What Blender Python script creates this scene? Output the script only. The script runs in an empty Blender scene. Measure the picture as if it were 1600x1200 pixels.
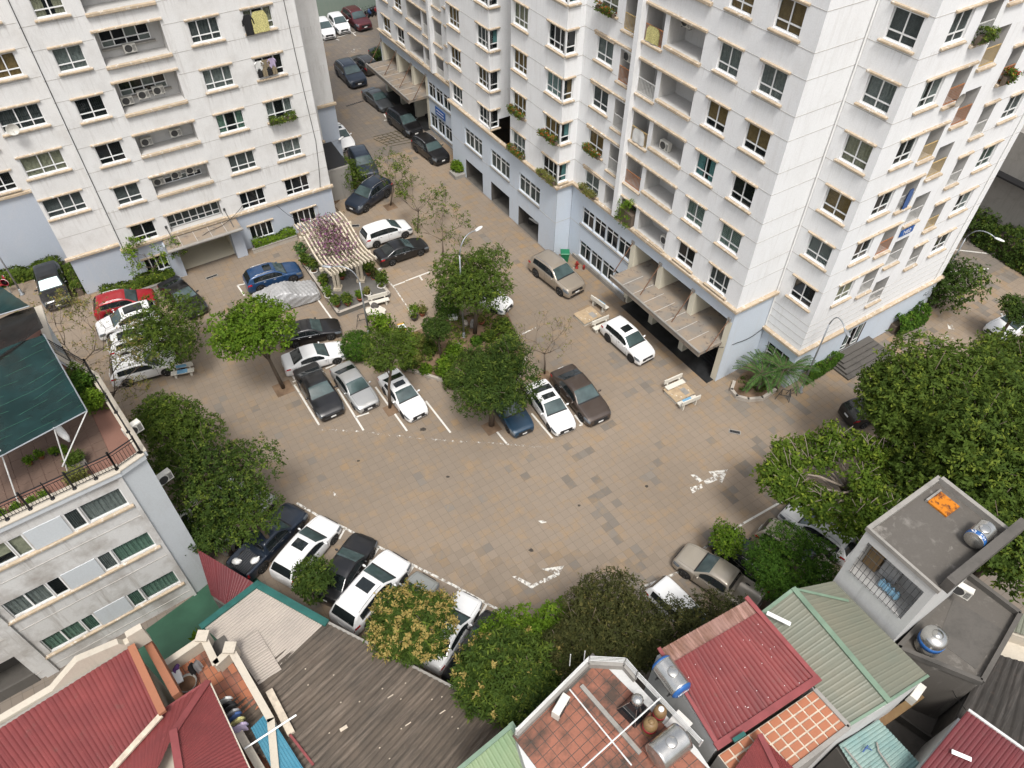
import bpy, math, random
import numpy as np
from mathutils import Matrix, Vector

# ---------------------------------------------------------------- camera, world, sun, exposure
HC, TH, RO, AL = 36.6, .8191, .0122, .578          # camera height, pitch below horizon, roll, street-grid angle
scn = bpy.context.scene
col = scn.collection
cam = bpy.data.cameras.new('camera'); cam.sensor_fit = 'HORIZONTAL'; cam.sensor_width = 36.0
FPX = 1153.14
cam.lens = FPX / 1600 * 36; cam.clip_start = .1; cam.clip_end = 2000
camo = bpy.data.objects.new('camera', cam); col.objects.link(camo)
camo.location = (0, 0, HC)
camo.rotation_euler = (Matrix.Rotation(math.pi / 2 - TH, 3, 'X') @ Matrix.Rotation(RO, 3, 'Z')).to_euler()
scn.camera = camo
SUN_EL, SUN_AZ = math.radians(63), math.radians(172)    # azimuth clockwise from +Y
world = bpy.data.worlds.new('World'); scn.world = world; world.use_nodes = True
wn = world.node_tree.nodes; wl = world.node_tree.links
sky = wn.new('ShaderNodeTexSky'); sky.sky_type = 'NISHITA'; sky.sun_disc = False
sky.sun_elevation = SUN_EL; sky.sun_rotation = SUN_AZ
sky.air_density = 1.2; sky.dust_density = 5.0; sky.ozone_density = 1.0
wn['Background'].inputs[1].default_value = 0.135
hs = wn.new('ShaderNodeHueSaturation'); hs.inputs['Saturation'].default_value = .42      # hazy, overcast-white sky
wl.new(sky.outputs[0], hs.inputs['Color']); wl.new(hs.outputs[0], wn['Background'].inputs[0])
sun = bpy.data.lights.new('sun', 'SUN'); sun.energy = 1.9; sun.angle = math.radians(12); sun.color = (1, .975, .94)
suno = bpy.data.objects.new('sun', sun); col.objects.link(suno)
sdir = Vector((math.sin(SUN_AZ) * math.cos(SUN_EL), math.cos(SUN_AZ) * math.cos(SUN_EL), math.sin(SUN_EL)))
suno.rotation_euler = sdir.to_track_quat('Z', 'Y').to_euler(); suno.location = (0, -20, 80)
scn.view_settings.view_transform = 'Standard'; scn.view_settings.look = 'None'
scn.view_settings.gamma = 1; scn.view_settings.use_curve_mapping = False
scn.view_settings.exposure = 0.5
try:
    scn.cycles.max_bounces = 6; scn.cycles.diffuse_bounces = 3; scn.cycles.glossy_bounces = 3
    scn.cycles.transmission_bounces = 4; scn.cycles.transparent_max_bounces = 12; scn.cycles.use_denoising = True
except Exception: pass

# ---------------------------------------------------------------- survey helpers (street grid u, v; ground points)
ST, CT = math.sin(TH), math.cos(TH)
UX, UY = -math.sin(AL), math.cos(AL); VX, VY = math.cos(AL), math.sin(AL)
def at(px, py, z=0.0):
    a = (px - 800) / FPX; b = (py - 600) / FPX
    a, b = a * math.cos(RO) + b * math.sin(RO), -a * math.sin(RO) + b * math.cos(RO)
    d = (a, CT - b * ST, -ST - b * CT); t = (z - HC) / d[2]
    return Vector((d[0] * t, d[1] * t, z))
def gxy(u, v, z=0.0): return Vector((u * UX + v * VX, u * UY + v * VY, z))
R = math.radians
rng = random.Random(7)
nr = np.random.default_rng(11)

# ---------------------------------------------------------------- mesh builder
class MB:
    def __init__(s): s.v = []; s.f = []; s.m = []; s.mi = 0
    def add(s, vs, fs):
        o = len(s.v); s.v += [tuple(p) for p in vs]
        for f in fs: s.f.append(tuple(i + o for i in f)); s.m.append(s.mi)
        return s
    def quad(s, a, b, c, d): return s.add((a, b, c, d), ((0, 1, 2, 3),))
    def box(s, x0, x1, y0, y1, z0, z1):
        vs = [(x, y, z) for z in (z0, z1) for y in (y0, y1) for x in (x0, x1)]
        return s.add(vs, ((0, 2, 3, 1), (4, 5, 7, 6), (0, 1, 5, 4), (2, 6, 7, 3), (0, 4, 6, 2), (1, 3, 7, 5)))
    def bbox(s, x0, x1, y0, y1, z0, z1, b=.02):
        """box with chamfered top edges"""
        vs = [(x0, y0, z0), (x1, y0, z0), (x1, y1, z0), (x0, y1, z0), (x0, y0, z1 - b), (x1, y0, z1 - b), (x1, y1, z1 - b), (x0, y1, z1 - b),
              (x0 + b, y0 + b, z1), (x1 - b, y0 + b, z1), (x1 - b, y1 - b, z1), (x0 + b, y1 - b, z1)]
        fs = [(3, 2, 1, 0), (8, 9, 10, 11)]
        for i in range(4):
            j = (i + 1) % 4; fs += [(i, j, 4 + j, 4 + i), (4 + i, 4 + j, 8 + j, 8 + i)]
        return s.add(vs, fs)
    def prism(s, poly, z0, z1, top=True):
        n = len(poly); vs = [(p[0], p[1], z0) for p in poly] + [(p[0], p[1], z1) for p in poly]
        fs = [(i, (i + 1) % n, n + (i + 1) % n, n + i) for i in range(n)] + [tuple(range(n))[::-1]]
        if top: fs.append(tuple(range(n, 2 * n)))
        return s.add(vs, fs)
    def obox(s, p, q, w, h, dz=0.0, ext=0.0):
        """bar of width w and height h with its bottom on the line p-q (+dz)"""
        p = Vector(p); q = Vector(q); d = q - p; d2 = Vector((d.x, d.y, 0)).normalized(); p = p - d2 * ext; q = q + d2 * ext
        n = Vector((-d2.y, d2.x, 0)) * (w / 2); up = Vector((0, 0, h)); o = Vector((0, 0, dz))
        vs = [p - n + o, p + n + o, q + n + o, q - n + o]; vs += [a + up for a in vs]
        return s.add(vs, ((0, 1, 2, 3), (4, 7, 6, 5), (0, 4, 5, 1), (1, 5, 6, 2), (2, 6, 7, 3), (3, 7, 4, 0)))
    def tube(s, pts, r, n=8, cap=True):
        pts = [Vector(p) for p in pts]; rs = r if isinstance(r, (list, tuple)) else [r] * len(pts)
        rings = []
        for i, p in enumerate(pts):
            d = (pts[min(i + 1, len(pts) - 1)] - pts[max(i - 1, 0)])
            if d.length < 1e-9: d = Vector((0, 0, 1))
            d.normalize(); a = Vector((0, 0, 1)) if abs(d.z) < .9 else Vector((1, 0, 0))
            x = d.cross(a).normalized(); y = d.cross(x)
            rings.append([p + (x * math.cos(2 * math.pi * k / n) + y * math.sin(2 * math.pi * k / n)) * rs[i] for k in range(n)])
        vs = [p for r_ in rings for p in r_]; fs = []
        for i in range(len(pts) - 1):
            for k in range(n): fs.append((i * n + k, i * n + (k + 1) % n, (i + 1) * n + (k + 1) % n, (i + 1) * n + k))
        if cap: fs += [tuple(range(n))[::-1], tuple(range((len(pts) - 1) * n, len(pts) * n))]
        return s.add(vs, fs)
    def lathe(s, prof, n=16, axis='z', o=(0, 0, 0)):
        """prof: (radius, height) list turned about an axis"""
        vs = []; fs = []
        for r_, h in prof:
            for k in range(n):
                a = 2 * math.pi * k / n; c, d = r_ * math.cos(a), r_ * math.sin(a)
                p = (c, d, h) if axis == 'z' else ((h, c, d) if axis == 'x' else (d, h, c))
                vs.append((p[0] + o[0], p[1] + o[1], p[2] + o[2]))
        for i in range(len(prof) - 1):
            for k in range(n): fs.append((i * n + k, i * n + (k + 1) % n, (i + 1) * n + (k + 1) % n, (i + 1) * n + k))
        fs += [tuple(range(n))[::-1], tuple(range((len(prof) - 1) * n, len(prof) * n))]
        return s.add(vs, fs)
    def grid(s, P, nu, nv):
        """P(i,j) -> point"""
        vs = [P(i, j) for i in range(nu + 1) for j in range(nv + 1)]
        fs = [(i * (nv + 1) + j, (i + 1) * (nv + 1) + j, (i + 1) * (nv + 1) + j + 1, i * (nv + 1) + j + 1) for i in range(nu) for j in range(nv)]
        return s.add(vs, fs)
    def blob(s, c, r, n=8, m=6, jit=0.0, sq=1.0):
        c = Vector(c); r = Vector(r) if not isinstance(r, (int, float)) else Vector((r, r, r)); vs = []; fs = []
        for i in range(m + 1):
            th = math.pi * i / m
            for k in range(n):
                a = 2 * math.pi * k / n; j = 1 + jit * (rng.random() - .5)
                vs.append((c.x + r.x * math.sin(th) * math.cos(a) * j, c.y + r.y * math.sin(th) * math.sin(a) * j, c.z + r.z * math.cos(th) * j))
        for i in range(m):
            for k in range(n): fs.append((i * n + k, (i + 1) * n + k, (i + 1) * n + (k + 1) % n, i * n + (k + 1) % n))
        return s.add(vs, fs)
    def mesh(s, name, mats, smooth=False):
        me = bpy.data.meshes.new(name); me.from_pydata(s.v, [], s.f)
        for m in (mats if isinstance(mats, (list, tuple)) else [mats]): me.materials.append(m)
        if any(s.m): me.polygons.foreach_set('material_index', s.m)
        if smooth: me.polygons.foreach_set('use_smooth', [True] * len(me.polygons))
        me.update(); return me
    def build(s, name, mats, parent=None, smooth=False, **kw):
        return link(name, s.mesh(name, mats, smooth), parent, **kw)
def link(name, me, parent=None, loc=None, rz=None, rot=None, mat=None, scale=None):
    o = bpy.data.objects.new(name, me); col.objects.link(o)
    if parent: o.parent = parent
    if loc is not None: o.location = loc
    if rz is not None: o.rotation_euler = (0, 0, rz)
    if rot is not None: o.rotation_euler = rot
    if scale is not None: o.scale = scale
    if mat is not None:
        o.material_slots[0].link = 'OBJECT'; o.material_slots[0].material = mat
    return o
def tag(o, label=None, cat=None, group=None, kind=None):
    if label: o['label'] = label
    if cat: o['category'] = cat
    if group: o['group'] = group
    if kind: o['kind'] = kind
    return o
def thing(name, label, cat, loc=(0, 0, 0), rz=0.0, group=None):
    o = bpy.data.objects.new(name, None); col.objects.link(o); o.empty_display_size = .3
    o.location = loc; o.rotation_euler = (0, 0, rz)
    return tag(o, label, cat, group)
def np_mesh(name, V, F, mats, attr=None, smooth=False, mi=None):
    """V (n,3) float, F (m,k) int"""
    V = np.ascontiguousarray(V, np.float32); F = np.ascontiguousarray(F, np.int32); k = F.shape[1]
    me = bpy.data.meshes.new(name); me.vertices.add(len(V)); me.vertices.foreach_set('co', V.ravel())
    me.loops.add(F.size); me.loops.foreach_set('vertex_index', F.ravel())
    me.polygons.add(len(F)); me.polygons.foreach_set('loop_start', np.arange(0, F.size, k, dtype=np.int32))
    try: me.polygons.foreach_set('loop_total', np.full(len(F), k, np.int32))
    except Exception: pass
    if mi is not None: me.polygons.foreach_set('material_index', np.ascontiguousarray(mi, np.int32))
    me.polygons.foreach_set('use_smooth', np.full(len(F), smooth, bool))
    me.update(calc_edges=True)
    if attr is not None:
        a = me.color_attributes.new('tint', 'FLOAT_COLOR', 'POINT'); a.data.foreach_set('color', np.ascontiguousarray(attr, np.float32).ravel())
    for m in (mats if isinstance(mats, (list, tuple)) else [mats]): me.materials.append(m)
    return me

# ---------------------------------------------------------------- procedural materials
class NT:
    def __init__(s, name):
        s.mat = bpy.data.materials.new(name); s.mat.use_nodes = True
        s.n = s.mat.node_tree.nodes; s.l = s.mat.node_tree.links; s.b = s.n['Principled BSDF']; s.out = s.n['Material Output']
    def new(s, t, **kw):
        x = s.n.new(t)
        for k, v in kw.items(): setattr(x, k, v)
        return x
    def lk(s, a, b): s.l.new(a, b)
    def pos(s, mode='world', scale=(1, 1, 1), rotz=0.0):
        if mode == 'world': src = s.new('ShaderNodeNewGeometry').outputs['Position']
        else: src = s.new('ShaderNodeTexCoord').outputs['Object']
        m = s.new('ShaderNodeMapping'); s.lk(src, m.inputs[0]); m.inputs['Scale'].default_value = scale; m.inputs['Rotation'].default_value = (0, 0, rotz)
        return m.outputs[0]
    def noise(s, vec, scale, detail=4, rough=.55):
        x = s.new('ShaderNodeTexNoise'); x.inputs['Scale'].default_value = scale; x.inputs['Detail'].default_value = detail
        x.inputs['Roughness'].default_value = rough; s.lk(vec, x.inputs['Vector']); return x.outputs[0]
    def ramp(s, fac, lo, hi, a=0.0, b=1.0):
        x = s.new('ShaderNodeMapRange'); s.lk(fac, x.inputs[0]); x.inputs[1].default_value = lo; x.inputs[2].default_value = hi
        x.inputs[3].default_value = a; x.inputs[4].default_value = b; return x.outputs[0]
    def mix(s, fac, a, b, bt='MIX'):
        x = s.new('ShaderNodeMix', data_type='RGBA', blend_type=bt)
        for i, v in ((0, fac), (6, a), (7, b)):
            if hasattr(v, 'is_output'): s.lk(v, x.inputs[i])
            else: x.inputs[i].default_value = v if i == 0 else (*v[:3], 1)
        return x.outputs[2]
    def math(s, op, a, b=None):
        x = s.new('ShaderNodeMath', operation=op)
        for i, v in ((0, a), (1, b)):
            if v is None: continue
            if hasattr(v, 'is_output'): s.lk(v, x.inputs[i])
            else: x.inputs[i].default_value = v
        return x.outputs[0]
    def bump(s, h, strength=.3, dist=.02):
        x = s.new('ShaderNodeBump'); x.inputs['Strength'].default_value = strength; x.inputs['Distance'].default_value = dist
        s.lk(h, x.inputs['Height']); s.lk(x.outputs[0], s.b.inputs['Normal'])
    def set(s, colr=None, rough=None, metal=None, spec=None, coat=None):
        if colr is not None:
            if hasattr(colr, 'is_output'): s.lk(colr, s.b.inputs['Base Color'])
            else: s.b.inputs['Base Color'].default_value = (*colr[:3], 1)
        if rough is not None:
            if hasattr(rough, 'is_output'): s.lk(rough, s.b.inputs['Roughness'])
            else: s.b.inputs['Roughness'].default_value = rough
        if metal is not None: s.b.inputs['Metallic'].default_value = metal
        if spec is not None: s.b.inputs['Specular IOR Level'].default_value = spec
        if coat is not None: s.b.inputs['Coat Weight'].default_value = coat; s.b.inputs['Coat Roughness'].default_value = .04
        return s.mat
def M_plain(name, c, rough=.7, metal=0, spec=.5, var=.12, scale=3.0, mode='world'):
    t = NT(name); n = t.noise(t.pos(mode), scale)
    c1 = tuple(x * (1 - var) for x in c); c2 = tuple(min(1, x * (1 + var)) for x in c)
    return t.set(t.mix(t.ramp(n, .3, .7), c1, c2), rough, metal, spec)
def M_paint(name, c, dirt=(.35, .32, .28), amt=.35, streak=.5, rough=.85, lo=.52, hi=.78, cloud=.45, drip=None):
    """weathered wall paint: cloudy grime, vertical run-off streaks"""
    t = NT(name); p = t.pos()
    n1 = t.ramp(t.noise(p, .55, 6, .65), lo, hi); n2 = t.noise(t.pos(scale=(2.6, 2.6, .16)), 1.0, 5, .7)
    s_ = t.ramp(n2, .55, .8, 0, streak); n3 = t.ramp(t.noise(t.pos(scale=(1.1, 1.1, .22)), 1.3, 6, .7), .56, .8, 0, .75); d = t.math('MULTIPLY', t.math('MAXIMUM', t.math('MULTIPLY', n1, cloud), t.math('MAXIMUM', s_, n3)), amt)
    if drip:
        sp = t.new('ShaderNodeSeparateXYZ'); t.lk(t.new('ShaderNodeNewGeometry').outputs['Position'], sp.inputs[0]); f = t.math('FRACT', t.math('MULTIPLY', t.math('SUBTRACT', drip[0], sp.outputs[2]), 1 / drip[1]))
        k = t.math('MULTIPLY', t.ramp(f, .03, .42, 1, 0), t.ramp(t.noise(t.pos(scale=(5.5, 5.5, .22)), 1.0, 5, .75), .5, .74)); d = t.math('MAXIMUM', d, t.math('MULTIPLY', k, drip[2]))
    fine = t.ramp(t.noise(p, 14, 3), .3, .75, .94, 1.03)
    base = t.mix(d, c, dirt); x = t.new('ShaderNodeVectorMath', operation='SCALE'); t.lk(base, x.inputs[0]); t.lk(fine, x.inputs['Scale'])
    t.bump(t.noise(p, 30, 3), .12, .01)
    return t.set(x.outputs[0], rough, 0, .3)
def M_ledge(name, c=(.46, .37, .265), chip=(.62, .58, .52)):
    t = NT(name); p = t.pos()
    a = t.mix(t.ramp(t.noise(p, 1.6, 6, .7), .42, .62), c, tuple(x * .82 for x in c))
    a = t.mix(t.ramp(t.noise(p, 4.5, 5, .7), .55, .66), a, chip)
    a = t.mix(t.ramp(t.noise(p, 2.3, 4), .62, .78, 0, .7), a, (.22, .17, .12))
    return t.set(a, .85, 0, .25)
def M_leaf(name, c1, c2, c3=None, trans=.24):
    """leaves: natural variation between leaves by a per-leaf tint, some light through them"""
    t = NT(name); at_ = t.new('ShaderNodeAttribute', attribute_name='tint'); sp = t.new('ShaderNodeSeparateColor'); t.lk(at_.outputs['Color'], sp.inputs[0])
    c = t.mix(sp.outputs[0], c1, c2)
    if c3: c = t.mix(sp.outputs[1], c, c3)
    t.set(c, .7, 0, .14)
    tr = t.new('ShaderNodeBsdfTranslucent'); t.lk(t.mix(.5, c, tuple(min(1, x * 1.6) for x in c2)), tr.inputs[0])
    ms = t.new('ShaderNodeMixShader'); ms.inputs[0].default_value = trans; t.lk(t.b.outputs[0], ms.inputs[1]); t.lk(tr.outputs[0], ms.inputs[2]); t.lk(ms.outputs[0], t.out.inputs[0])
    return t.mat
def M_glass(name, tint=(.88, .92, .91), clear=.8, rough=.04):
    """thin window glass: mirror-like sheen over what stands behind it"""
    t = NT(name); t.set((.02, .025, .028), rough, 0, .6)
    tr = t.new('ShaderNodeBsdfTransparent'); tr.inputs[0].default_value = (*tint, 1)
    ms = t.new('ShaderNodeMixShader'); ms.inputs[0].default_value = clear; t.lk(t.b.outputs[0], ms.inputs[1]); t.lk(tr.outputs[0], ms.inputs[2]); t.lk(ms.outputs[0], t.out.inputs[0])
    return t.mat
mt = {}
mt['white'] = M_paint('wall_white', (.785, .79, .79), (.44, .41, .365), .5, .6, drip=(6.6, 3.147, .5))
mt['whiteL'] = M_paint('wall_white_weathered', (.68, .675, .66), (.34, .31, .275), .72, .8, drip=(3.4, 3.18, .75), lo=.47, hi=.74)
mt['blue'] = M_paint('wall_pale_blue', (.55, .61, .68), (.5, .48, .46), .6, .6)
mt['blueL'] = M_paint('wall_blue_grey', (.42, .46, .52), (.55, .54, .52), .7, .5)
mt['cream'] = M_paint('wall_cream', (.66, .62, .5), (.4, .36, .3), .4, .5)
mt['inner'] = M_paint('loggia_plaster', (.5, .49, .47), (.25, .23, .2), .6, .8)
mt['ledge'] = M_ledge('ledge_tan')
mt['groove'] = M_plain('groove_dark', (.42, .4, .37), .95)
mt['frame'] = M_plain('window_aluminium', (.74, .74, .73), .4, 0, .5, .05)
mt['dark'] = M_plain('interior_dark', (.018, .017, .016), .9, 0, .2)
mt['glass'] = M_glass('window_glass')
mt['gdark'] = M_plain('window_glass_dark', (.014, .016, .018), .05, 0, .6, .1)
mt['bars'] = M_plain('iron_bars', (.06, .06, .06), .5, .3)
mt['steel'] = M_plain('galvanised_pole', (.36, .38, .4), .45, .6)
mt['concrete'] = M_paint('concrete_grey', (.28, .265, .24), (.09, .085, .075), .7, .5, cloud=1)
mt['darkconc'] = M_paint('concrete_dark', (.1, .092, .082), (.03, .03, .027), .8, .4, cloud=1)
mt['roofconc'] = M_paint('concrete_roof_stained', (.105, .095, .083), (.3, .28, .25), .8, .2, lo=.6, hi=.67, cloud=1)
mt['granite'] = M_plain('black_granite', (.022, .023, .024), .3, 0, .5, .4, 2.0)
mt['rust'] = M_plain('rusty_rod', (.16, .085, .05), .8, .2)
mt['acbody'] = M_plain('ac_casing', (.62, .6, .54), .5, 0, .4, .1)
mt['black'] = M_plain('black_plastic', (.012, .012, .013), .5)
mt['whitep'] = M_plain('white_plastic', (.8, .8, .78), .4, 0, .5, .04)
CUR = {'grey': (.42, .42, .41), 'beige': (.62, .55, .4), 'brown': (.48, .29, .12), 'teal': (.28, .55, .56), 'green': (.3, .44, .35), 'white': (.75, .75, .72), 'dgrey': (.2, .2, .2)}
for k, c in CUR.items(): mt['cur_' + k] = M_plain('curtain_' + k, c, .9, 0, .1, .2, 6)
# ---------------------------------------------------------------- ground, paving stones, paint
def vnoise(x, y, s, seed):
    """smooth value noise, numpy arrays in, 0..1 out"""
    r = np.random.default_rng(seed); T = r.random((64, 64)); x = x / s; y = y / s
    i = np.floor(x).astype(int); j = np.floor(y).astype(int); a = x - i; b = y - j; a = a * a * (3 - 2 * a); b = b * b * (3 - 2 * b)
    q = lambda m, n: T[m % 64, n % 64]
    return (q(i, j) * (1 - a) + q(i + 1, j) * a) * (1 - b) + (q(i, j + 1) * (1 - a) + q(i + 1, j + 1) * a) * b
def inpoly(X, Y, poly):
    c = np.zeros(len(X), bool); n = len(poly)
    for i in range(n):
        x0, y0 = poly[i][:2]; x1, y1 = poly[(i + 1) % n][:2]
        k = ((y0 > Y) != (y1 > Y)) & (X < (x1 - x0) * (Y - y0) / (y1 - y0 + 1e-12) + x0); c ^= k
    return c
def M_ground():
    t = NT('ground_bare'); p = t.pos(rotz=-AL)
    a = t.mix(t.ramp(t.noise(p, .12, 6), .35, .65), (.19, .15, .115), (.15, .135, .115))
    br = t.new('ShaderNodeTexBrick'); br.inputs['Scale'].default_value = 1.0; t.lk(p, br.inputs['Vector']); br.offset = 0
    br.inputs['Brick Width'].default_value = .5; br.inputs['Row Height'].default_value = .5; br.inputs['Mortar Size'].default_value = .012
    br.inputs['Color1'].default_value = (.2, .165, .13, 1); br.inputs['Color2'].default_value = (.15, .135, .12, 1); br.inputs['Mortar'].default_value = (.09, .075, .06, 1)
    a = t.mix(.6, a, br.outputs[0]); a = t.mix(t.ramp(t.noise(p, .5, 5), .55, .75, 0, .55), a, (.3, .2, .1))
    return t.set(a, .9, 0, .25)
def M_paving():
    t = NT('paving_stone'); at_ = t.new('ShaderNodeAttribute', attribute_name='tint'); p = t.pos()
    c = at_.outputs['Color']
    c = t.mix(t.ramp(t.noise(p, .9, 6, .68), .5, .74, 0, .6), c, (.31, .2, .095))          # ochre silt stains
    c = t.mix(t.ramp(t.noise(p, .33, 5, .6), .58, .8, 0, .35), c, (.12, .105, .09))          # tyre grime
    c = t.mix(t.ramp(t.noise(p, 1.7, 6, .7), .66, .76, 0, .35), c, (.4, .345, .29))           # pale scuffs
    f = t.ramp(t.noise(p, 26, 4, .6), .25, .8, .86, 1.1); x = t.new('ShaderNodeVectorMath', operation='SCALE'); t.lk(c, x.inputs[0]); t.lk(f, x.inputs['Scale'])
    t.bump(t.noise(p, 40, 3), .25, .006)
    return t.set(x.outputs[0], .82, 0, .3)
mt['ground'] = M_ground(); mt['paving'] = M_paving()
g = MB(); g.box(-400, 400, -200, 600, -.5, -.005)
ground = tag(g.build('ground', mt['ground']), kind='structure')
# free areas for the paving, in street-grid coordinates
TS = .5
uu, vv = np.meshgrid(np.arange(4, 60, TS), np.arange(-14, 60, TS), indexing='ij'); uu = uu.ravel(); vv = vv.ravel()
ccx, ccy = (uu + TS / 2), (vv + TS / 2)
X = ccx * UX + ccy * VX; Y = ccx * UY + ccy * VY
zc = Y * CT + HC * ST; PX = 800 + FPX * X / zc; PY = 600 + FPX * (HC * CT - Y * ST) / zc
ok = (PX > -60) & (PX < 1660) & (PY > -40) & (PY < 1010)
ok &= ~((ccy > 30.45) & (ccx > 21.4)) & ~((ccy > 34) & (ccx > 18.45)) & ~((ccy > 29.0) & (ccx > 38.7) & (ccx < 55.2))
ok &= ~((ccx > 52.7) & (ccy < 16.4) & (ccy > -.1)) & ~((ccx > 53.6) & (ccy <= -.1) & (ccy > -3.7)) & ~((ccx > 58.6) & (ccy < -3))
SOIL = [at(*p) for p in ((638, 524), (690, 502), (790, 482), (822, 560), (795, 640), (715, 603), (632, 577))]
SOIL2 = [at(*p) for p in ((528, 262), (560, 290), (520, 322), (530, 330), (500, 300))]
ok &= ~inpoly(X, Y, SOIL)
LOWER = [at(*p) for p in ((310, 905), (500, 970), (710, 1075), (760, 1010), (900, 1000), (1000, 960), (1060, 940), (1200, 960), (1320, 900), (1400, 1000), (1400, 1300), (-400, 1300), (-300, 700), (0, 560), (130, 640))]
ok &= ~inpoly(X, Y, LOWER)
u0, v0, cx, cy, X, Y, PX, PY = uu[ok], vv[ok], ccx[ok], ccy[ok], X[ok], Y[ok], PX[ok], PY[ok]
n = len(u0)
n1 = vnoise(cx, cy, 7, 1); n2 = vnoise(cx, cy, 2.2, 2); n3 = vnoise(cx, cy, 1.0, 3); rr = nr.random(n)
tan = np.array([.215, .174, .133]); grey = np.array([.178, .155, .129]); och = np.array([.27, .18, .095]); pale = np.array([.25, .198, .147])
rightness = np.clip((PX - 700) / 500, 0, 1)
n4 = vnoise(cx * .6, cy, .75, 21); pg = np.clip((n2 * .5 + n4 * .6 - .68) * 9, 0, 1) * (.12 + .8 * rightness)
C = np.tile(tan, (n, 1)) * (1 + .05 * (rr[:, None] - .5))
C = C * (1 - .0 * n1[:, None]) + (pale - tan) * np.clip(n1 * 1.6 - .5, 0, 1)[:, None]
C *= (.9 + .22 * vnoise(cx, cy, 5.5, 31))[:, None]; isg = nr.random(n) < pg; C[isg] = grey * (1 + .24 * (nr.random((isg.sum(), 1)) - .5))
near_wall = np.clip(1 - np.abs(cy - 30.0) / 3.5, 0, 1) * (cx > 20) + np.clip(1 - np.abs(cx - 17.6) / 1.6, 0, 1) * (cy > 33)
po = np.clip((n2 * .5 + n3 * .5 - .62) * 1.6, 0, .16) + near_wall * .5
iso = (nr.random(n) < po) & ~isg; k = .15 + .4 * nr.random((iso.sum(), 1)); C[iso] = C[iso] * (1 - k) + och * k
pa_ = inpoly(X, Y, [at(*p) for p in ((592, 418), (680, 425), (735, 480), (640, 525), (560, 498), (610, 465))]); C[pa_] = C[pa_] * .5 + pale * .62
gap = .005
dz = nr.random((n, 4)) * .003 + nr.random((n, 1)) * .003 - .003
ul = np.stack([u0 + gap, u0 + TS - gap, u0 + TS - gap, u0 + gap], 1); vl = np.stack([v0 + gap, v0 + gap, v0 + TS - gap, v0 + TS - gap], 1)
TX = ul * UX + vl * VX; TY = ul * UY + vl * VY
pick = np.argsort(-PY - 1e4 * ((PX > 540) & (PX < 1120) & (PY > 690) & (PY < 960)))[:300]
sel = np.zeros(n, bool); sel[pick] = True
rest = ~sel; m = rest.sum()
top = np.stack([TX[rest], TY[rest], dz[rest]], 2); bot = top.copy(); bot[:, :, 2] = -.05
V = np.concatenate([top, bot], 1).reshape(-1, 3); b8 = np.arange(m)[:, None] * 8
F = np.concatenate([b8 + np.array([[0, 1, 2, 3]])] + [b8 + np.array([[i, 4 + i, 4 + (i + 1) % 4, (i + 1) % 4]]) for i in range(4)], 0)
CC = np.concatenate([np.repeat(C[rest], 8, 0), np.ones((m * 8, 1))], 1)
pv = link('paving_stones', np_mesh('paving_stones', V, F, mt['paving'], CC), ground); tag(pv, kind='stuff')
tilemesh = {}
for i in pick:
    kind_ = 3 if isg[i] else (2 if iso[i] else int(rr[i] * 2)); var = int(nr.integers(0, 3)); key = (kind_, var)
    if key not in tilemesh:
        h = TS / 2 - gap; c = {0: tan * .98, 1: tan * 1.05, 2: tan * .68 + och * .32, 3: grey}[kind_] * (.94 + .06 * var)
        z = nr.random(4) * .003; P = np.array([(-h, -h, z[0]), (h, -h, z[1]), (h, h, z[2]), (-h, h, z[3]), (-h, -h, -.05), (h, -h, -.05), (h, h, -.05), (-h, h, -.05)])
        Fq = np.array([(0, 1, 2, 3)] + [(a, 4 + a, 4 + (a + 1) % 4, (a + 1) % 4) for a in range(4)])
        tilemesh[key] = np_mesh('paving_stone', P, Fq, mt['paving'], np.tile(np.append(c, 1), (8, 1)))
    link('paving_stone', tilemesh[key], ground, (X[i], Y[i], float(dz[i, 0])), AL)
# worn road paint
def M_roadpaint(name, thr):
    t = NT(name); p = t.pos(); t.set((.62, .6, .55), .7, 0, .3)
    w = t.ramp(t.noise(p, 3.6, 6, .72), thr, thr + .12); tr = t.new('ShaderNodeBsdfTransparent')
    ms = t.new('ShaderNodeMixShader'); t.lk(w, ms.inputs[0]); t.lk(tr.outputs[0], ms.inputs[1]); t.lk(t.b.outputs[0], ms.inputs[2]); t.lk(ms.outputs[0], t.out.inputs[0])
    return t.mat
mt['rp1'] = M_roadpaint('road_paint', .3); mt['rp2'] = M_roadpaint('road_paint_worn', .42); mt['rp3'] = M_roadpaint('road_paint_ghost', .52)
def line(pts, w=.125, m='rp1', nm='painted_line'):
    b = MB()
    for a, c in zip(pts[:-1], pts[1:]):
        p, q = at(*a), at(*c); d = (q - p); d.z = 0; d.normalize(); nn = Vector((-d.y, d.x, 0)) * (w / 2)
        b.add([p - nn + Vector((0, 0, .009)), p + nn + Vector((0, 0, .009)), q + nn + Vector((0, 0, .009)), q - nn + Vector((0, 0, .009))], [(0, 1, 2, 3)])
    o = b.build(nm, mt[m], ground); return o
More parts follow.
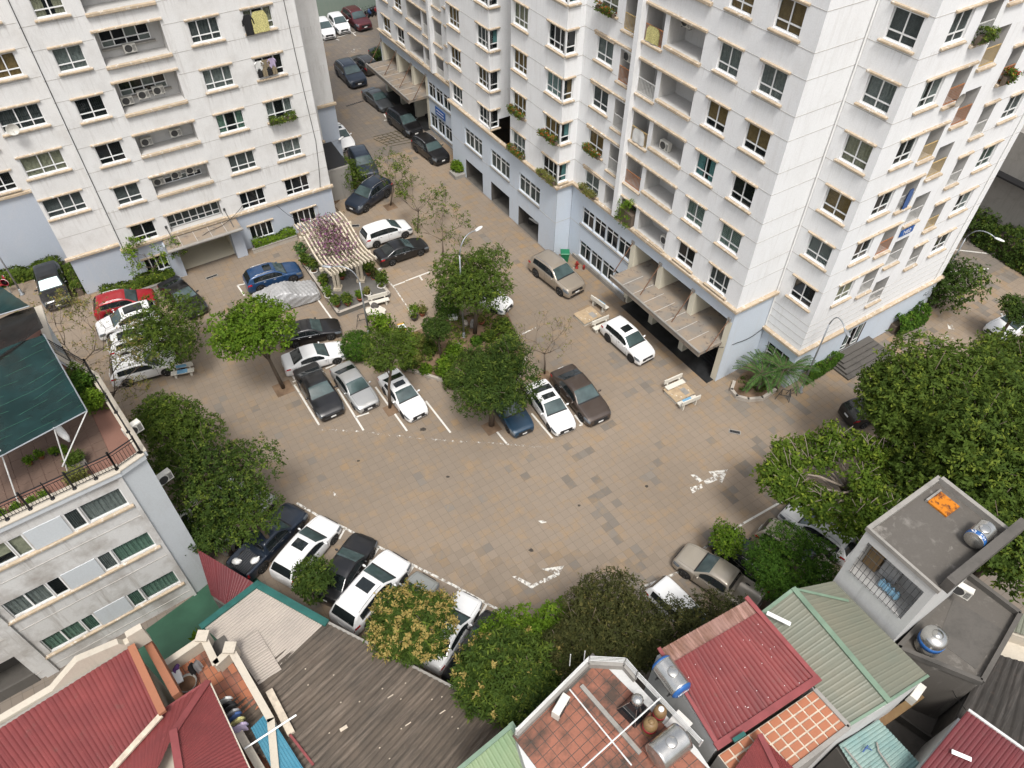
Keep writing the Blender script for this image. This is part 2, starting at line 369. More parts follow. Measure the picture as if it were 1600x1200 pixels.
for pts in (((460, 601), (498.7, 664)), ((528, 608), (568, 672.5)), ((586.7, 604.7), (636, 673.4)), ((665.5, 626.7), (704, 676)), ((555.5, 652), (576.6, 645)),
            ((772, 669.5), (792, 693.5)), ((830.5, 646), (863.5, 685)), ((898, 648.5), (910, 663.5)), ((910, 663.5), (905, 665)), ((491, 460), (534, 520)), ((446, 484), (496, 467)),
            ((508.8, 576), (535, 565)), ((447, 573.5), (461, 592.8)), ((457.4, 597), (471, 591)), ((371, 446), (382, 462)), ((371, 446), (386, 443)), ((614, 447), (633, 440)), ((634, 439), (671, 425)), ((656, 432), (660, 438)),
            ((592, 855), (567, 894)), ((646.5, 884), (632, 906)), ((760.6, 943.7), (732, 994)), ((538.7, 826), (530, 842)), ((1225, 781.5), (1162, 817.5)), ((1101, 856), (1112, 849)), ((1400, 432), (1545, 420)), ((1490, 390), (1560, 398)),
            ((556, 50), (500, 66)), ((522, 60), (530, 63)), ((546, 47), (556, 56)), ((600, 178), (608, 190)), ((600, 188), (612, 187)), ((650, 397), (661, 394)), ((590, 421), (598, 418))): line(pts)
line(((463.7, 786), (495, 804.7), (538.7, 825), (592, 854.7), (645, 882.8), (707.5, 914), (763.7, 945), (807.5, 965.6)), .14, 'rp2')
line(((1162, 817.5), (1101, 856), (1061, 894), (1000, 919)), .14, 'rp2')
line(((500, 671), (560, 674), (620, 681), (700, 689), (780, 693), (860, 700)), .13, 'rp3')
line(((590, 420), (618, 452), (650, 500)), .1, 'rp2'); line(((810, 525), (837, 512)), .1, 'rp2'); line(((1222, 783), (1262, 758)), .12, 'rp3')
def paintpoly(polys, m='rp2', nm='painted_arrow'):
    b = MB()
    for pl in polys: b.add([at(*p) + Vector((0, 0, .009)) for p in pl], [tuple(range(len(pl)))])
    return b.build(nm, mt[m], ground)
paintpoly([((1078, 762), (1096, 756), (1098, 762), (1082, 771)), ((1099, 751), (1116, 744), (1121, 750), (1104, 757)), ((1107, 737), (1137, 733.5), (1128, 755), (1119, 748), (1111, 741)), ((1079, 742), (1086, 741), (1098, 751), (1092, 754))])
paintpoly([((800, 901), (806, 900), (832, 913), (847, 906), (849, 909), (831, 920)), ((849, 904), (866, 897), (870, 901), (850, 911)), ((846, 889), (881, 884), (873, 900), (864, 897), (857, 893))])
paintpoly([((504, 760), (507, 760), (532, 772), (538, 778), (524, 776)),], 'rp3'); paintpoly([((841, 814), (848, 813), (855, 816), (846, 818))], 'rp2')
paintpoly([((541, 82), (552, 79), (553, 75), (564, 76), (556, 82))], 'rp3'); paintpoly([((1480, 506), (1488, 508), (1491, 515), (1482, 514))], 'rp2'); paintpoly([((1470, 528), (1486, 522), (1492, 533), (1480, 537))], 'rp3')
# drain grates: a frame with bars
def grate(px, py, L, W, rz, lab):
    o = thing('drain_grate', lab, 'grate', at(px, py) + Vector((0, 0, .004)), rz)
    b = MB(); b.box(-L / 2, L / 2, -W / 2, W / 2, -.02, .006); b.build('pit', mt['black'], o)
    b = MB(); b.box(-L / 2, L / 2, -W / 2, -W / 2 + .05, .006, .02); b.box(-L / 2, L / 2, W / 2 - .05, W / 2, .006, .02); b.box(-L / 2, -L / 2 + .05, -W / 2 + .05, W / 2 - .05, .006, .02); b.box(L / 2 - .05, L / 2, -W / 2 + .05, W / 2 - .05, .006, .02); b.build('rim', mt['concrete'], o)
    b = MB()
    for i in range(int(L / .12)): b.box(-L / 2 + .08 + i * .12, -L / 2 + .12 + i * .12, -W / 2 + .05, W / 2 - .05, .007, .016)
    b.build('grille', mt['bars'], o)
grate(1148, 675, .75, .32, R(-14), 'black drain grate in the open paving below the striped bench'); grate(331, 432.5, .95, .3, AL + .03, 'black drain grate in front of the left entrance canopy')
grate(1505, 467, .9, .35, AL - 1.1, 'black drain grate beside the dark shrub on the side road'); grate(555.5, 353, .7, .4, .1, 'small drain grate between pergola and white people carrier')
# mossy joints: a lattice of weeds on the far road, and a dark patched strip
b = MB()
for i in range(9): b.obox(at(584 + i * 6.5, 217 - i * 2.6) , at(606 + i * 6.3, 228 - i * 2.6), .09, .006, .004)
for j in range(6): b.obox(at(583 + j * 5, 214 + j * 3), at(628 + j * 4.6, 203.5 + j * 3.4), .09, .006, .0045)
mt['moss'] = M_plain('mossy_joint', (.07, .06, .035), .95, 0, .1, .4, 4)
tag(b.build('mossy_joints', mt['moss'], ground), kind='stuff')
b = MB()
for i in range(9): b.obox(at(541 + i * 3.1, 166 - i * .95), at(543.2 + i * 3.1, 165.4 - i * .95), .22, .012 , .004)
b.build('speed_bump', mt['black'], ground)
mt['oil'] = M_plain('oil_stain', (.05, .042, .034), .6, 0, .3, .3, 6)
for i, (px, py, r_) in enumerate(((661, 671, .22), (700, 745, .12), (905, 790, .1), (830, 860, .14), (1010, 760, .12), (560, 720, .1))):
    b = MB(); k = 14; b.add([at(px, py) + Vector((math.cos(6.283 * j / k) * r_ * (.7 + .6 * rng.random()), math.sin(6.283 * j / k) * r_ * (.5 + .5 * rng.random()), .007)) for j in range(k)], [tuple(range(k))]); b.build('oil_stain', mt['oil'], ground)
# ---------------------------------------------------------------- apartment blocks (local axes: x = v, y = u of the street grid)
class Bld:
    def __init__(s, name, label, ov, ou):
        s.ov, s.ou = ov, ou; s.root = thing(name, label, 'building', gxy(ou, ov), AL)
    def part(s, mb, name, mat, smooth=False, parent=None):
        mb.v = [(x - s.ov, y - s.ou, z) for x, y, z in mb.v]; return mb.build(name, mat, parent or s.root, smooth)
    def pos(s, face, c, a, z): return (c - s.ov, a - s.ou, z) if face == 'x' else (a - s.ov, c - s.ou, z)
    def rz(s, face): return -math.pi / 2 if face == 'x' else 0.0
def wallface(mb, face, c, s0, s1, z0, z1, holes=(), inner=None, flip=1):
    """sheet of wall with rectangular openings; holes: (a, b, z0, z1, depth, closed). Reveals go into `inner` when closed."""
    ss = sorted({s0, s1} | {h[0] for h in holes} | {h[1] for h in holes}); zz = sorted({z0, z1} | {h[2] for h in holes} | {h[3] for h in holes})
    ss = [x for x in ss if s0 - 1e-6 <= x <= s1 + 1e-6]; zz = [x for x in zz if z0 - 1e-6 <= x <= z1 + 1e-6]
    P = (lambda s, d, z: (c + d * flip, s, z)) if face == 'x' else (lambda s, d, z: (s, c + d * flip, z))
    for j in range(len(zz) - 1):
        run = None
        for i in range(len(ss)):
            solid = i < len(ss) - 1 and not any(h[0] - 1e-6 <= ss[i] and ss[i + 1] <= h[1] + 1e-6 and h[2] - 1e-6 <= zz[j] and zz[j + 1] <= h[3] + 1e-6 for h in holes)
            if solid and run is None: run = ss[i]
            if not solid and run is not None:
                mb.quad(P(run, 0, zz[j]), P(ss[i], 0, zz[j]), P(ss[i], 0, zz[j + 1]), P(run, 0, zz[j + 1])); run = None
    for a, b_, zl, zh, d, closed in holes:
        if closed and isinstance(inner, list): t = MB(); inner.append(t)
        else: t = mb
        t.quad(P(a, 0, zl), P(a, d, zl), P(a, d, zh), P(a, 0, zh)); t.quad(P(b_, 0, zl), P(b_, d, zl), P(b_, d, zh), P(b_, 0, zh))
        t.quad(P(a, 0, zl), P(b_, 0, zl), P(b_, d, zl), P(a, d, zl)); t.quad(P(a, 0, zh), P(b_, 0, zh), P(b_, d, zh), P(a, d, zh))
        if closed: t.quad(P(a, d, zl), P(b_, d, zl), P(b_, d, zh), P(a, d, zh))
def parts(B, lst, nm, mat):
    for t in lst: B.part(t, nm, mt[mat])
wcache = {}
def winmesh(w, h, cols, lower):
    key = (round(w, 2), round(h, 2), tuple(cols) if not isinstance(cols, int) else cols, lower)
    if key in wcache: return wcache[key]
    fr = .055; b = MB(); zt = h * lower
    xs = [0.0]; fracs = [1 / cols] * cols if isinstance(cols, int) else cols
    for q in fracs: xs.append(xs[-1] + q * w)
    b.box(0, fr, 0, .06, 0, h); b.box(w - fr, w, 0, .06, 0, h); b.box(fr, w - fr, .001, .059, 0, fr); b.box(fr, w - fr, .001, .059, h - fr, h)
    if lower: b.box(fr, w - fr, .002, .058, zt - .035, zt + .035)
    for x in xs[1:-1]: b.box(x - .035, x + .035, .004, .056, fr, h - fr)
    me = b.mesh('window', mt['frame']); panes = []
    rows = [(fr, zt - .035), (zt + .035, h - fr)] if lower else [(fr, h - fr)]
    for (za, zb_) in rows:
        for i in range(len(xs) - 1):
            x0 = xs[i] + (fr if i == 0 else .035); x1 = xs[i + 1] - (fr if i == len(xs) - 2 else .035)
            p = MB(); p.box(0, x1 - x0, .024, .032, 0, zb_ - za); panes.append((p.mesh('pane', mt['glass']), x0, za))
    wcache[key] = (me, panes, xs, zt); return wcache[key]
ccache = {}
def behind(kind, w, h):
    key = (kind, round(w, 2), round(h, 2))
    if key in ccache: return ccache[key]
    b = MB(); v = rng.random() * 6
    if kind == 'curtain':
        n_ = 44
        def P(i, j): return (w * i / n_, .1 + .03 * math.sin(i * 1.15 + v) + .012 * math.sin(i * 2.7), h * j)
        b.grid(P, n_, 1)
    elif kind == 'half':
        for (a, c_) in ((0, .36), (.66, 1)):
            b.grid(lambda i, j, a=a, c_=c_: (w * (a + (c_ - a) * i / 16), .1 + .03 * math.sin(i * 1.3 + v), h * j), 16, 1)
    elif kind in ('blind', 'shutter'):
        k = 14 if kind == 'blind' else 22; z_lo = 0 if kind == 'shutter' or v < 3 else h * .3
        for i in range(k):
            z0 = z_lo + (h - z_lo) * i / k; z1 = z_lo + (h - z_lo) * (i + .82) / k
            b.quad((0.03, .09, z0), (w - .03, .09, z0), (w - .03, .12, z1), (.03, .12, z1))
    elif kind == 'mesh':
        for i in range(int(w / .11)): b.box(.04 + i * .11, .065 + i * .11, .075, .09, .02, h - .02)
        for i in range(int(h / .11)): b.box(.03, w - .03, .0755, .0895, .04 + i * .11, .065 + i * .11)
    elif kind == 'bars':
        for i in range(int(w / .12)): b.box(.05 + i * .12, .07 + i * .12, .066, .083, .02, h - .02)
        for z_ in (.12, h * .5, h - .14): b.box(.03, w - .03, .067, .082, z_, z_ + .025)
    ccache[key] = b; return b
hcache = {}
def ledge_bar(B, face, c, a, b_, z, h=.09, d=.13, name='window_sill', parent=None, slope=.03, mat='ledge', flip=1):
    """moulded tan ledge bar with a sloping top on a facade, projecting d"""
    key = (round(b_ - a, 2), h, d, slope, mat)
    if key not in hcache:
        w = b_ - a; m = MB()
        m.add([(0, 0, 0), (w, 0, 0), (w, -d, .0), (0, -d, 0), (0, 0, h + slope), (w, 0, h + slope), (w, -d, h), (0, -d, h), (0, -d + .02, -.03), (w, -d + .02, -.03)], [(4, 5, 6, 7), (7, 6, 2, 3), (3, 2, 9, 8), (0, 8, 9, 1), (0, 4, 7, 3), (0, 3, 8), (1, 2, 6, 5), (1, 9, 2)])
        hcache[key] = m.mesh(name, mt[mat])
    return link(name, hcache[key], B.root if parent is None else parent, B.pos(face, c, b_ if face == 'x' else a, z), B.rz(face))
def window(B, face, c, a, b_, zl, zh, cols=2, style=None, colr=None, lower=.3, hood=True, sill=True, over=.17, depth=.1):
    w, h = b_ - a, zh - zl; me, panes, xs, zt = winmesh(w, h, cols, lower)
    org = B.pos(face, c + depth if face == 'x' else c + depth, b_ if face == 'x' else a, zl)
    o = link('window', me, B.root, org, B.rz(face))
    style = style or rng.choices(['dark', 'curtain', 'half', 'blind', 'shutter', 'bars', 'mesh'], [3, 5, 2, 2.2, 1.2, 1.2, .6])[0]
    colr = colr or rng.choices(['grey', 'beige', 'brown', 'teal', 'green', 'white', 'dgrey'], [4, 2, 2.5, .8, 1, 1.2, 3])[0]
    for i, (pm, x, z) in enumerate(panes): link('pane', pm, o, (x, 0, z), mat=mt['gdark'] if style == 'dark' and i % 3 else None)
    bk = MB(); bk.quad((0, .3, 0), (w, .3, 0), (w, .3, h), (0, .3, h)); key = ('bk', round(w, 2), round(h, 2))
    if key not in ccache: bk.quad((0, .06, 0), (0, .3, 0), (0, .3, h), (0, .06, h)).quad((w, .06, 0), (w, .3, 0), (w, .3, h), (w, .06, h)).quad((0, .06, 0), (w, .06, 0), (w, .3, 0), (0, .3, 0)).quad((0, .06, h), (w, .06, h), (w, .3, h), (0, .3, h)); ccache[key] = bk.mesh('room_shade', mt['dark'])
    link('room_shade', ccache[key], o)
    if style != 'dark':
        m = mt['bars'] if style in ('bars',) else (mt['frame'] if style == 'mesh' else mt['cur_' + colr])
        if style in ('bars', 'mesh') and rng.random() < .5: behind('curtain', w, h).build('curtain', mt['cur_' + colr], o)
        nm = {'curtain': 'curtain', 'half': 'curtain', 'blind': 'blind', 'shutter': 'shutter', 'bars': 'window_bars', 'mesh': 'window_bars'}[style]
        x = behind(style, w, h); key = ('me', style, colr, round(w, 2), round(h, 2), int(rng.random() * 2))
        if key not in ccache: ccache[key] = x.mesh(nm, m)
        link(nm, ccache[key], o)
    if hood: ledge_bar(B, face, c, a - over, b_ + over, zh + .1, .07, .13, 'window_hood', slope=.02)
    if sill: ledge_bar(B, face, c, a - over, b_ + over, zl - .14, .07, .16, 'window_sill', slope=.02)
    return o
def railing(B, face, c, a, b_, z0, z1, mat, solid=False):
    m = MB(); w = b_ - a
    m.box(0, w, -.02, .02, z1 - z0 - .05, z1 - z0); m.box(0, w, -.018, .018, .03, .07)
    if solid: m.box(0, w, -.01, .01, .07, z1 - z0 - .05)
    else:
        k = max(4, int(w / .12))
        for i in range(k + 1): m.box(w * i / k - .012, w * i / k + .012, -.012, .012, .07, z1 - z0 - .05)
    return m.build('railing', mat, B.root, loc=B.pos(face, c + .05, b_ if face == 'x' else a, z0), rz=B.rz(face))
def ac_unit(loc, rz, label, group='outdoor air conditioner units', s=1.0):
    if 'ac' not in hcache:
        b = MB(); b.bbox(-.4, .4, 0, .3, 0, .56, .025); e = MB(); e.lathe([(.22, -.012), (.24, -.02), (.235, -.004), (.05, -.006), (.05, -.014)], 20, 'y', (-.1, 0, .28)); f_ = MB()
        f_.lathe([(.205, -.006), (.2, -.003)], 20, 'y', (-.1, 0, .28))
        g_ = MB(); g_.box(-.33, -.29, .02, .28, -.07, 0); g_.box(.29, .33, .02, .28, -.07, 0); h_ = MB()
        for i in range(9): h_.box(.17, .36, -.008, -.002, .08 + i * .045, .1 + i * .045)
        hcache['ac'] = (b.mesh('casing', mt['acbody']), f_.mesh('fan_well', mt['black']), e.mesh('fan_guard', mt['bars']), g_.mesh('bracket', mt['bars']), h_.mesh('vent', mt['bars']))
    t = thing('air_conditioner', label, 'air conditioner', loc, rz, group); t.scale = (s, s, s)
    for me, nm in zip(hcache['ac'], ('casing', 'fan_well', 'fan_guard', 'bracket', 'vent')): link(nm, me, t)
    return t
AC = []
def strings(B, segs, zs, nm='groove'):
    """thin shadow joints running round the facade"""
    for z in zs:
        for face, c, a, b_ in segs:
            m = MB()
            if face == 'x': m.box(c - .012, c + .02, a, b_, z, z + .024)
            else: m.box(a, b_, c - .012, c + .02, z, z + .024)
            B.part(m, nm, mt['groove'])

# ============ right block
RB = Bld('apartment_block', 'long white apartment block with stepped front and blue-grey podium behind the plaza', 38.0, 40.0)
P_, H0, S0 = 3.147, 8.15, 6.72
TOP = 40.0; NF = 8
heads = [H0 + P_ * k for k in range(NF)]; sills = [S0 + P_ * k for k in range(NF)]
A0, AB, A1, BU = 30.57, 29.15, 34.1, 18.5
LED = 6.35
# openings -----------------------------------------------------------------------------------------
def mirror(a, b_): return (93.8 - b_, 93.8 - a)
Wa = [(22.62, 24.25), (25.72, 27.25)]; LOG = (28.42, 31.22); BR = (31.6, 33.15); BL = (33.7, 35.05); W3 = (35.78, 37.42)
hA0, hA2 = [], []
for k in range(NF):
    for q in Wa + [W3]:
        hA0.append((*q, sills[k], heads[k], .36, False))
        hA2.append((*mirror(*q), sills[k], heads[k], .36, False))
logs0 = [(*LOG, sills[k] - .12, heads[k] + .02, 1.35, True) for k in range(NF)]; bal0 = [(*q, sills[k] - .5 + (.35 if k == 0 else 0), heads[k] + .02, 1.3, True) for k in range(NF) for q in (BR, BL)]
logs2 = [(*mirror(h[0], h[1]), *h[2:]) for h in logs0 + bal0]
wall = MB(); inn = []
wallface(wall, 'x', A0, 21.5, 38.8, LED, TOP, hA0 + logs0 + bal0, inn); wallface(wall, 'x', A0, 55.1, 72.4, LED, TOP, hA2 + logs2, inn)
bayw = [(38.95, 40.85, sills[k], heads[k], .36, False) for k in range(NF)] + [(43.28, 45.05, sills[k], heads[k], .36, False) for k in range(NF)]
xw = [(48.52, 50.22, sills[k], heads[k], .36, False) for k in range(NF)] + [(52.95, 54.65, sills[k], heads[k], .36, False) for k in range(NF)]
wallface(wall, 'x', AB, 38.8, 45.4, LED, TOP, bayw); wallface(wall, 'x', AB, 48.4, 55.1, LED, TOP, xw)
wallface(wall, 'y', 38.8, AB, A0, LED, TOP, [(29.22, 29.98, sills[k], heads[k], .36, False) for k in range(NF)]); wallface(wall, 'y', 55.1, AB, A0, LED, TOP)
wallface(wall, 'y', 48.4, AB, 36, LED + 1.0, TOP, [(29.22, 29.98, sills[k], heads[k], .36, False) for k in range(NF)]); wallface(wall, 'y', 45.4, AB, 36, LED, TOP); wallface(wall, 'x', 36, 45.4, 48.4, LED, TOP)
wallface(wall, 'y', 21.5, A0, A1, LED, TOP)
wallface(wall, 'x', A1, BU, 21.5, 3.35, TOP, [(18.98, 20.6, sills[k], heads[k], .36, False) for k in range(NF)])
En1, En2, En3 = (38.1, 39.4), (39.87, 41.22), (42.65, 43.8)
hB = [(35.7, 37.2, sills[k], heads[k], .36, False) for k in range(NF)] + [(45.2, 46.75, sills[k], heads[k], .36, False) for k in range(NF)]
balB = [(*En1, sills[k] - .42, heads[k] + .02, 1.2, True) for k in range(NF)] + [(*En2, sills[k] - 2.0, heads[k] - 1.5, 1.4, True) for k in range(NF)] + [(*En3, sills[k] - (.3 if k else .1), heads[k] + .1, 1.2, True) for k in range(NF)]
wallface(wall, 'y', BU, A1, 48.7, 3.35, TOP, hB + balB, inn)
wall.box(48.7, 48.71, BU, 40, 0, TOP); wall.box(A0, 48.7, 72.39, 72.4, 0, TOP); wall.box(40.0, 40.01, 40, 72.4, 0, TOP); wall.box(21.5 + 9, 48.7, BU + .1, 72.3, TOP - .2, TOP)
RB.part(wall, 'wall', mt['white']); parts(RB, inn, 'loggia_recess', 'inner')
# podium -------------------------------------------------------------------------------------------
pod = MB(); pin = []; lob = []
rowA = [(31.6 + i * 1.45, 31.6 + i * 1.45 + 1.41) for i in range(4)]
ph = [(*q, 3.58, 5.05, .3, False) for q in rowA] + [(*q, .5, 2.0, .3, False) for q in rowA]
lobby0 = (21.9, 31.2, 0.0, 5.32, 2.6, True)
wallface(pod, 'x', A0 + .02, 21.48, 38.8, 0, LED, ph + [lobby0], lob)
mrow = [mirror(*q) for q in rowA]
wallface(pod, 'x', A0 + .02, 55.1, 72.4, 0, LED, [(*q, 3.58, 5.05, .3, False) for q in mrow] + [(*q, .5, 2.0, .3, False) for q in mrow] + [(62.6, 71.9, 0, 5.32, 2.6, True)], lob)
GW = [(41.0, 43.98), (45.42, 48.35), (49.78, 52.7)]
wallface(pod, 'x', AB - .02, 38.78, 55.12, 0, LED, [(*q, 3.45, 5.02, .3, False) for q in GW] + [(*q, 0, 1.9, 4.5, True) for q in GW], pin)
wallface(pod, 'y', 38.78, AB, A0, 0, LED); wallface(pod, 'y', 55.12, AB, A0, 0, LED); wallface(pod, 'y', 21.48, A0, A1, 0, LED)
wallface(pod, 'x', A1 + .02, BU, 21.5, 0, 3.35, [(18.95, 20.85, .3, 2.5, .3, False)]); wallface(pod, 'y', BU + .02, A1, 48.7, 0, 3.35, [(39.15, 41.1, .75, 2.7, .35, True)], pin)
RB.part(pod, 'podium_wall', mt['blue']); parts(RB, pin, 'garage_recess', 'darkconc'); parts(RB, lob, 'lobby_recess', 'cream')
for (face, c, a, b_, z) in (('x', A0, 21.3, 38.8, LED), ('x', AB, 38.6, 55.3, LED), ('x', A0, 55.1, 72.4, LED), ('y', 21.5, A0 - .2, A1, LED), ('y', 38.8, AB - .2, A0, LED), ('x', A1, BU - .2, 21.5, 3.35), ('y', BU, A1 - .2, 48.85, 3.35)):
    ledge_bar(RB, face, c, a, b_, z - .04, .16, .24, 'podium_ledge', slope=.05)
strings(RB, [('x', AB - .02, 38.8, 55.1), ('y', 38.78, AB, A0), ('x', A0 + .02, 31.4, 38.8), ('x', A0 + .02, 55.1, 62.4)], [3.2])
sgs = [('x', A0, 21.5, 28.3), ('x', A0, 35.2, 38.8), ('x', AB, 38.8, 45.4), ('x', AB, 48.4, 55.1), ('x', A0, 65.6, 72.4), ('y', 21.5, A0, A1), ('x', A1, BU, 21.5), ('y', BU, A1, 37.8), ('y', BU, 44.0, 48.7), ('y', 38.8, AB, A0)]
strings(RB, sgs, [z - .3 for z in sills[1:]] + [z + .12 for z in heads])
strings(RB, [('x', A1, BU, 21.5), ('y', BU, A1, 48.7)], [3.95, 4.5, 5.05, 5.6])
# downpipes and the projecting pier
for (v_, u_) in ((A0 - .06, 33.42), (A0 - .06, 60.38)):
    m = MB(); m.box(v_ - .34, A0, u_ - .2, u_ + .2, LED + .2, TOP); RB.part(m, 'pier', mt['white'])
for (v_, u_, zb_) in ((A1 - .06, 21.42, 3.6), (47.9, BU - .06, 3.5)):
    m = MB(); m.tube([(v_, u_, zb_), (v_, u_, TOP)], .05, 8); RB.part(m, 'downpipe', mt['whitep'])
# windows: visible storeys only
def vis(face, c, a, z):
    p = gxy(a, c) if face == 'x' else gxy(c, a); zc_ = p.y * CT - (z - HC) * ST; py = 600 - FPX * (p.y * ST + (z - HC) * CT) / zc_; px = 800 + FPX * p.x / zc_
    return py > -70 and -80 < px < 1690
spec = {(24.25, 0): ('shutter', 'dgrey', [.27, .46, .27]), (27.25, 0): ('dark', None, 2), (24.25, 1): ('mesh', 'green', 2), (27.25, 1): ('mesh', 'green', 2), (27.25, 2): ('half', 'teal', 2), (27.25, 3): ('blind', 'brown', 2), (24.25, 3): ('blind', 'brown', 2), (27.25, 4): ('curtain', 'grey', 2), (24.25, 2): ('dark', None, 2), (24.25, 4): ('curtain', 'grey', 2), (24.25, 5): ('shutter', 'brown', 2)}
for k in range(NF):
    z0, z1 = sills[k], heads[k]
    for q in Wa:
        if vis('x', A0, q[0], z0): s_ = spec.get((q[1], k), (None, None, 2)); window(RB, 'x', A0, *q, z0, z1, s_[2], s_[0], s_[1])
    if vis('x', A0, W3[0], z0): window(RB, 'x', A0, *W3, z0, z1, 2 if k else [.5, .5])
    for q in [mirror(*q) for q in Wa + [W3]]:
        if vis('x', A0, q[0], z0): window(RB, 'x', A0, *q, z0, z1, 2)
    for (q, cols) in (((38.95, 40.85), 3), ((43.28, 45.05), 3), ((48.52, 50.22), 3), ((52.95, 54.65), 3)):
        if vis('x', AB, q[0], z0): window(RB, 'x', AB, *q, z0, z1, cols, colr=None if q[0] > 41 and q[0] < 48 else 'brown' if k % 2 else None, sill=not (k == 0), over=.1 if q[0] in (38.95, 48.52) else .17)
    for c_ in (38.8, 48.4):
        if vis('y', c_, 29.6, z0): window(RB, 'y', c_, 29.22, 29.98, z0, z1, 1, rng.choice(['dark', 'curtain', 'blind']), rng.choice(['teal', 'brown', 'grey']), over=.1)
    if vis('x', A1, 19, z0): window(RB, 'x', A1, 18.98, 20.6, z0, z1, 2, ['dark', 'mesh', 'blind', 'curtain', 'curtain', 'shutter', 'half', 'dark'][k], ['dgrey', 'green', 'brown', 'beige', 'grey', 'dgrey', 'grey', 'grey'][k])
    for q in ((35.7, 37.2), (45.2, 46.75)):
        if vis('y', BU, q[0], z0): window(RB, 'y', BU, *q, z0, z1, 2)
    # ledges over and under the open balconies
    if vis('x', A0, 30, z0):
        ledge_bar(RB, 'x', A0, BL[0] - .1, W3[1] + .25, heads[k] + .22, .08, .13, 'balcony_hood'); ledge_bar(RB, 'x', A0, LOG[0] - .15, BR[1] + .15, heads[k] + .1, .1, .14, 'balcony_hood')
        ledge_bar(RB, 'x', A0, LOG[0] - .1, LOG[1] + .05, sills[k] - .28, .13, .2, 'parapet_coping')
        for q in (BR, BL): ledge_bar(RB, 'x', A0, q[0] - .12, q[1] + .12, bal0[2 * k][2] - .15, .09, .16, 'balcony_edge')
    if vis('x', A0, 62, z0):
        ledge_bar(RB, 'x', A0, 60.6, 65.5, heads[k] + .1, .1, .14, 'balcony_hood'); ledge_bar(RB, 'x', A0, 62.55, 65.5, sills[k] - .28, .13, .2, 'parapet_coping')
        ledge_bar(RB, 'x', A0, 58.6, 60.25, heads[k] + .1, .1, .14, 'balcony_hood')
        for q in (mirror(*BR), mirror(*BL)): ledge_bar(RB, 'x', A0, q[0] - .12, q[1] + .12, bal0[2 * k][2] - .15, .09, .16, 'balcony_edge')
    if vis('y', BU, 38, z0):
        ledge_bar(RB, 'y', BU, 37.3, En1[1] + .15, heads[k] + .1, .09, .13, 'balcony_hood'); ledge_bar(RB, 'y', BU, En3[0] - .15, En3[1] + .1, heads[k] + .2, .09, .13, 'balcony_hood')
        for (q, i) in ((En1, k), (En2, NF + k), (En3, 2 * NF + k)): ledge_bar(RB, 'y', BU, q[0] - .08, q[1] + .08, balB[i][2] - .14, .1, .17, 'balcony_edge')
mt['rail_o'] = M_plain('railing_rust_orange', (.4, .17, .07), .6, .2); mt['rail_w'] = M_plain('railing_white', (.6, .6, .58), .5, .2); mt['rail_y'] = M_plain('railing_tan', (.5, .36, .16), .6, .1)
rails = ['rail_w', 'rail_w', 'rail_w', 'rail_o', 'rail_y', 'rail_w', 'rail_o', 'rail_w']
for k in range(NF):
    if k and vis('x', A0, 33, sills[k]):
        railing(RB, 'x', A0, *BR, bal0[2 * k][2], sills[k] + .45, mt[rails[(k + 2) % 8]]); railing(RB, 'x', A0, *BL, bal0[2 * k][2], sills[k] + .45, mt[rails[k]])
    if vis('x', A0, 61, sills[k]):
        for q in (mirror(*BR), mirror(*BL)): railing(RB, 'x', A0, *q, bal0[2 * k][2], sills[k] + .4, mt['rail_w'], solid=True)
    if vis('y', BU, 38, sills[k]):
        railing(RB, 'y', BU, *En1, balB[k][2], sills[k] + .5, mt[['rail_w', 'rail_o', 'rail_w', 'rail_y', 'rail_o', 'rail_w', 'rail_y', 'rail_w'][k]])
        railing(RB, 'y', BU, *En2, balB[NF + k][2], sills[k] - 1.05, mt[['rail_w', 'rail_w', 'rail_w', 'rail_y', 'rail_o', 'rail_y', 'rail_o', 'rail_y'][k]])
        railing(RB, 'y', BU, *En3, balB[2 * NF + k][2], sills[k] + .5, mt[['rail_w', 'rail_y', 'rail_w', 'rail_w', 'rail_o', 'rail_w', 'rail_w', 'rail_w'][k]])
# small windows on the loggia back walls
for k in range(NF):
    if vis('x', A0, 29, sills[k]): window(RB, 'x', A0 + 1.22, 28.55, 29.5, heads[k] - .75, heads[k] - .15, 2, 'dark', lower=.4, hood=False, sill=False, depth=.05)
    if vis('y', BU, 40.2, sills[k]):
        m = MB(); m.box(40.02, 40.5, BU + 1.2, BU + 1.38, sills[k] - 1.5, heads[k] - 1.75); RB.part(m, 'balcony_door', mt['bars'])
# podium glazing
for q in rowA + mrow:
    for z0, z1 in ((3.58, 5.05), (.5, 2.0)): window(RB, 'x', A0 + .02, *q, z0, z1, 2, 'dark' if z0 > 1 else 'half', 'dgrey', .74, False, False)
for q in GW:
    w2 = (q[0] + q[1]) / 2
    window(RB, 'x', AB - .02, q[0], w2 - .03, 3.45, 5.02, 2, 'curtain', 'dgrey', .74, False, False); window(RB, 'x', AB - .02, w2 + .03, q[1], 3.45, 5.02, 2, 'curtain', 'dgrey', .74, False, False)
    ledge_bar(RB, 'x', AB - .02, q[0] - .05, q[1] + .05, 3.36, .07, .1, 'window_sill', mat='concrete')
for c0 in (31.5, mrow[-1][0] - .1):
    for z_ in (3.44, .36): ledge_bar(RB, 'x', A0 + .02, c0, c0 + 6.0, z_, .08, .1, 'window_sill', mat='concrete')
m = MB(); m.box(A0 - .12, A0 + .02, 31.3, 38.0, 0, .34); RB.part(m, 'plinth', mt['concrete'])
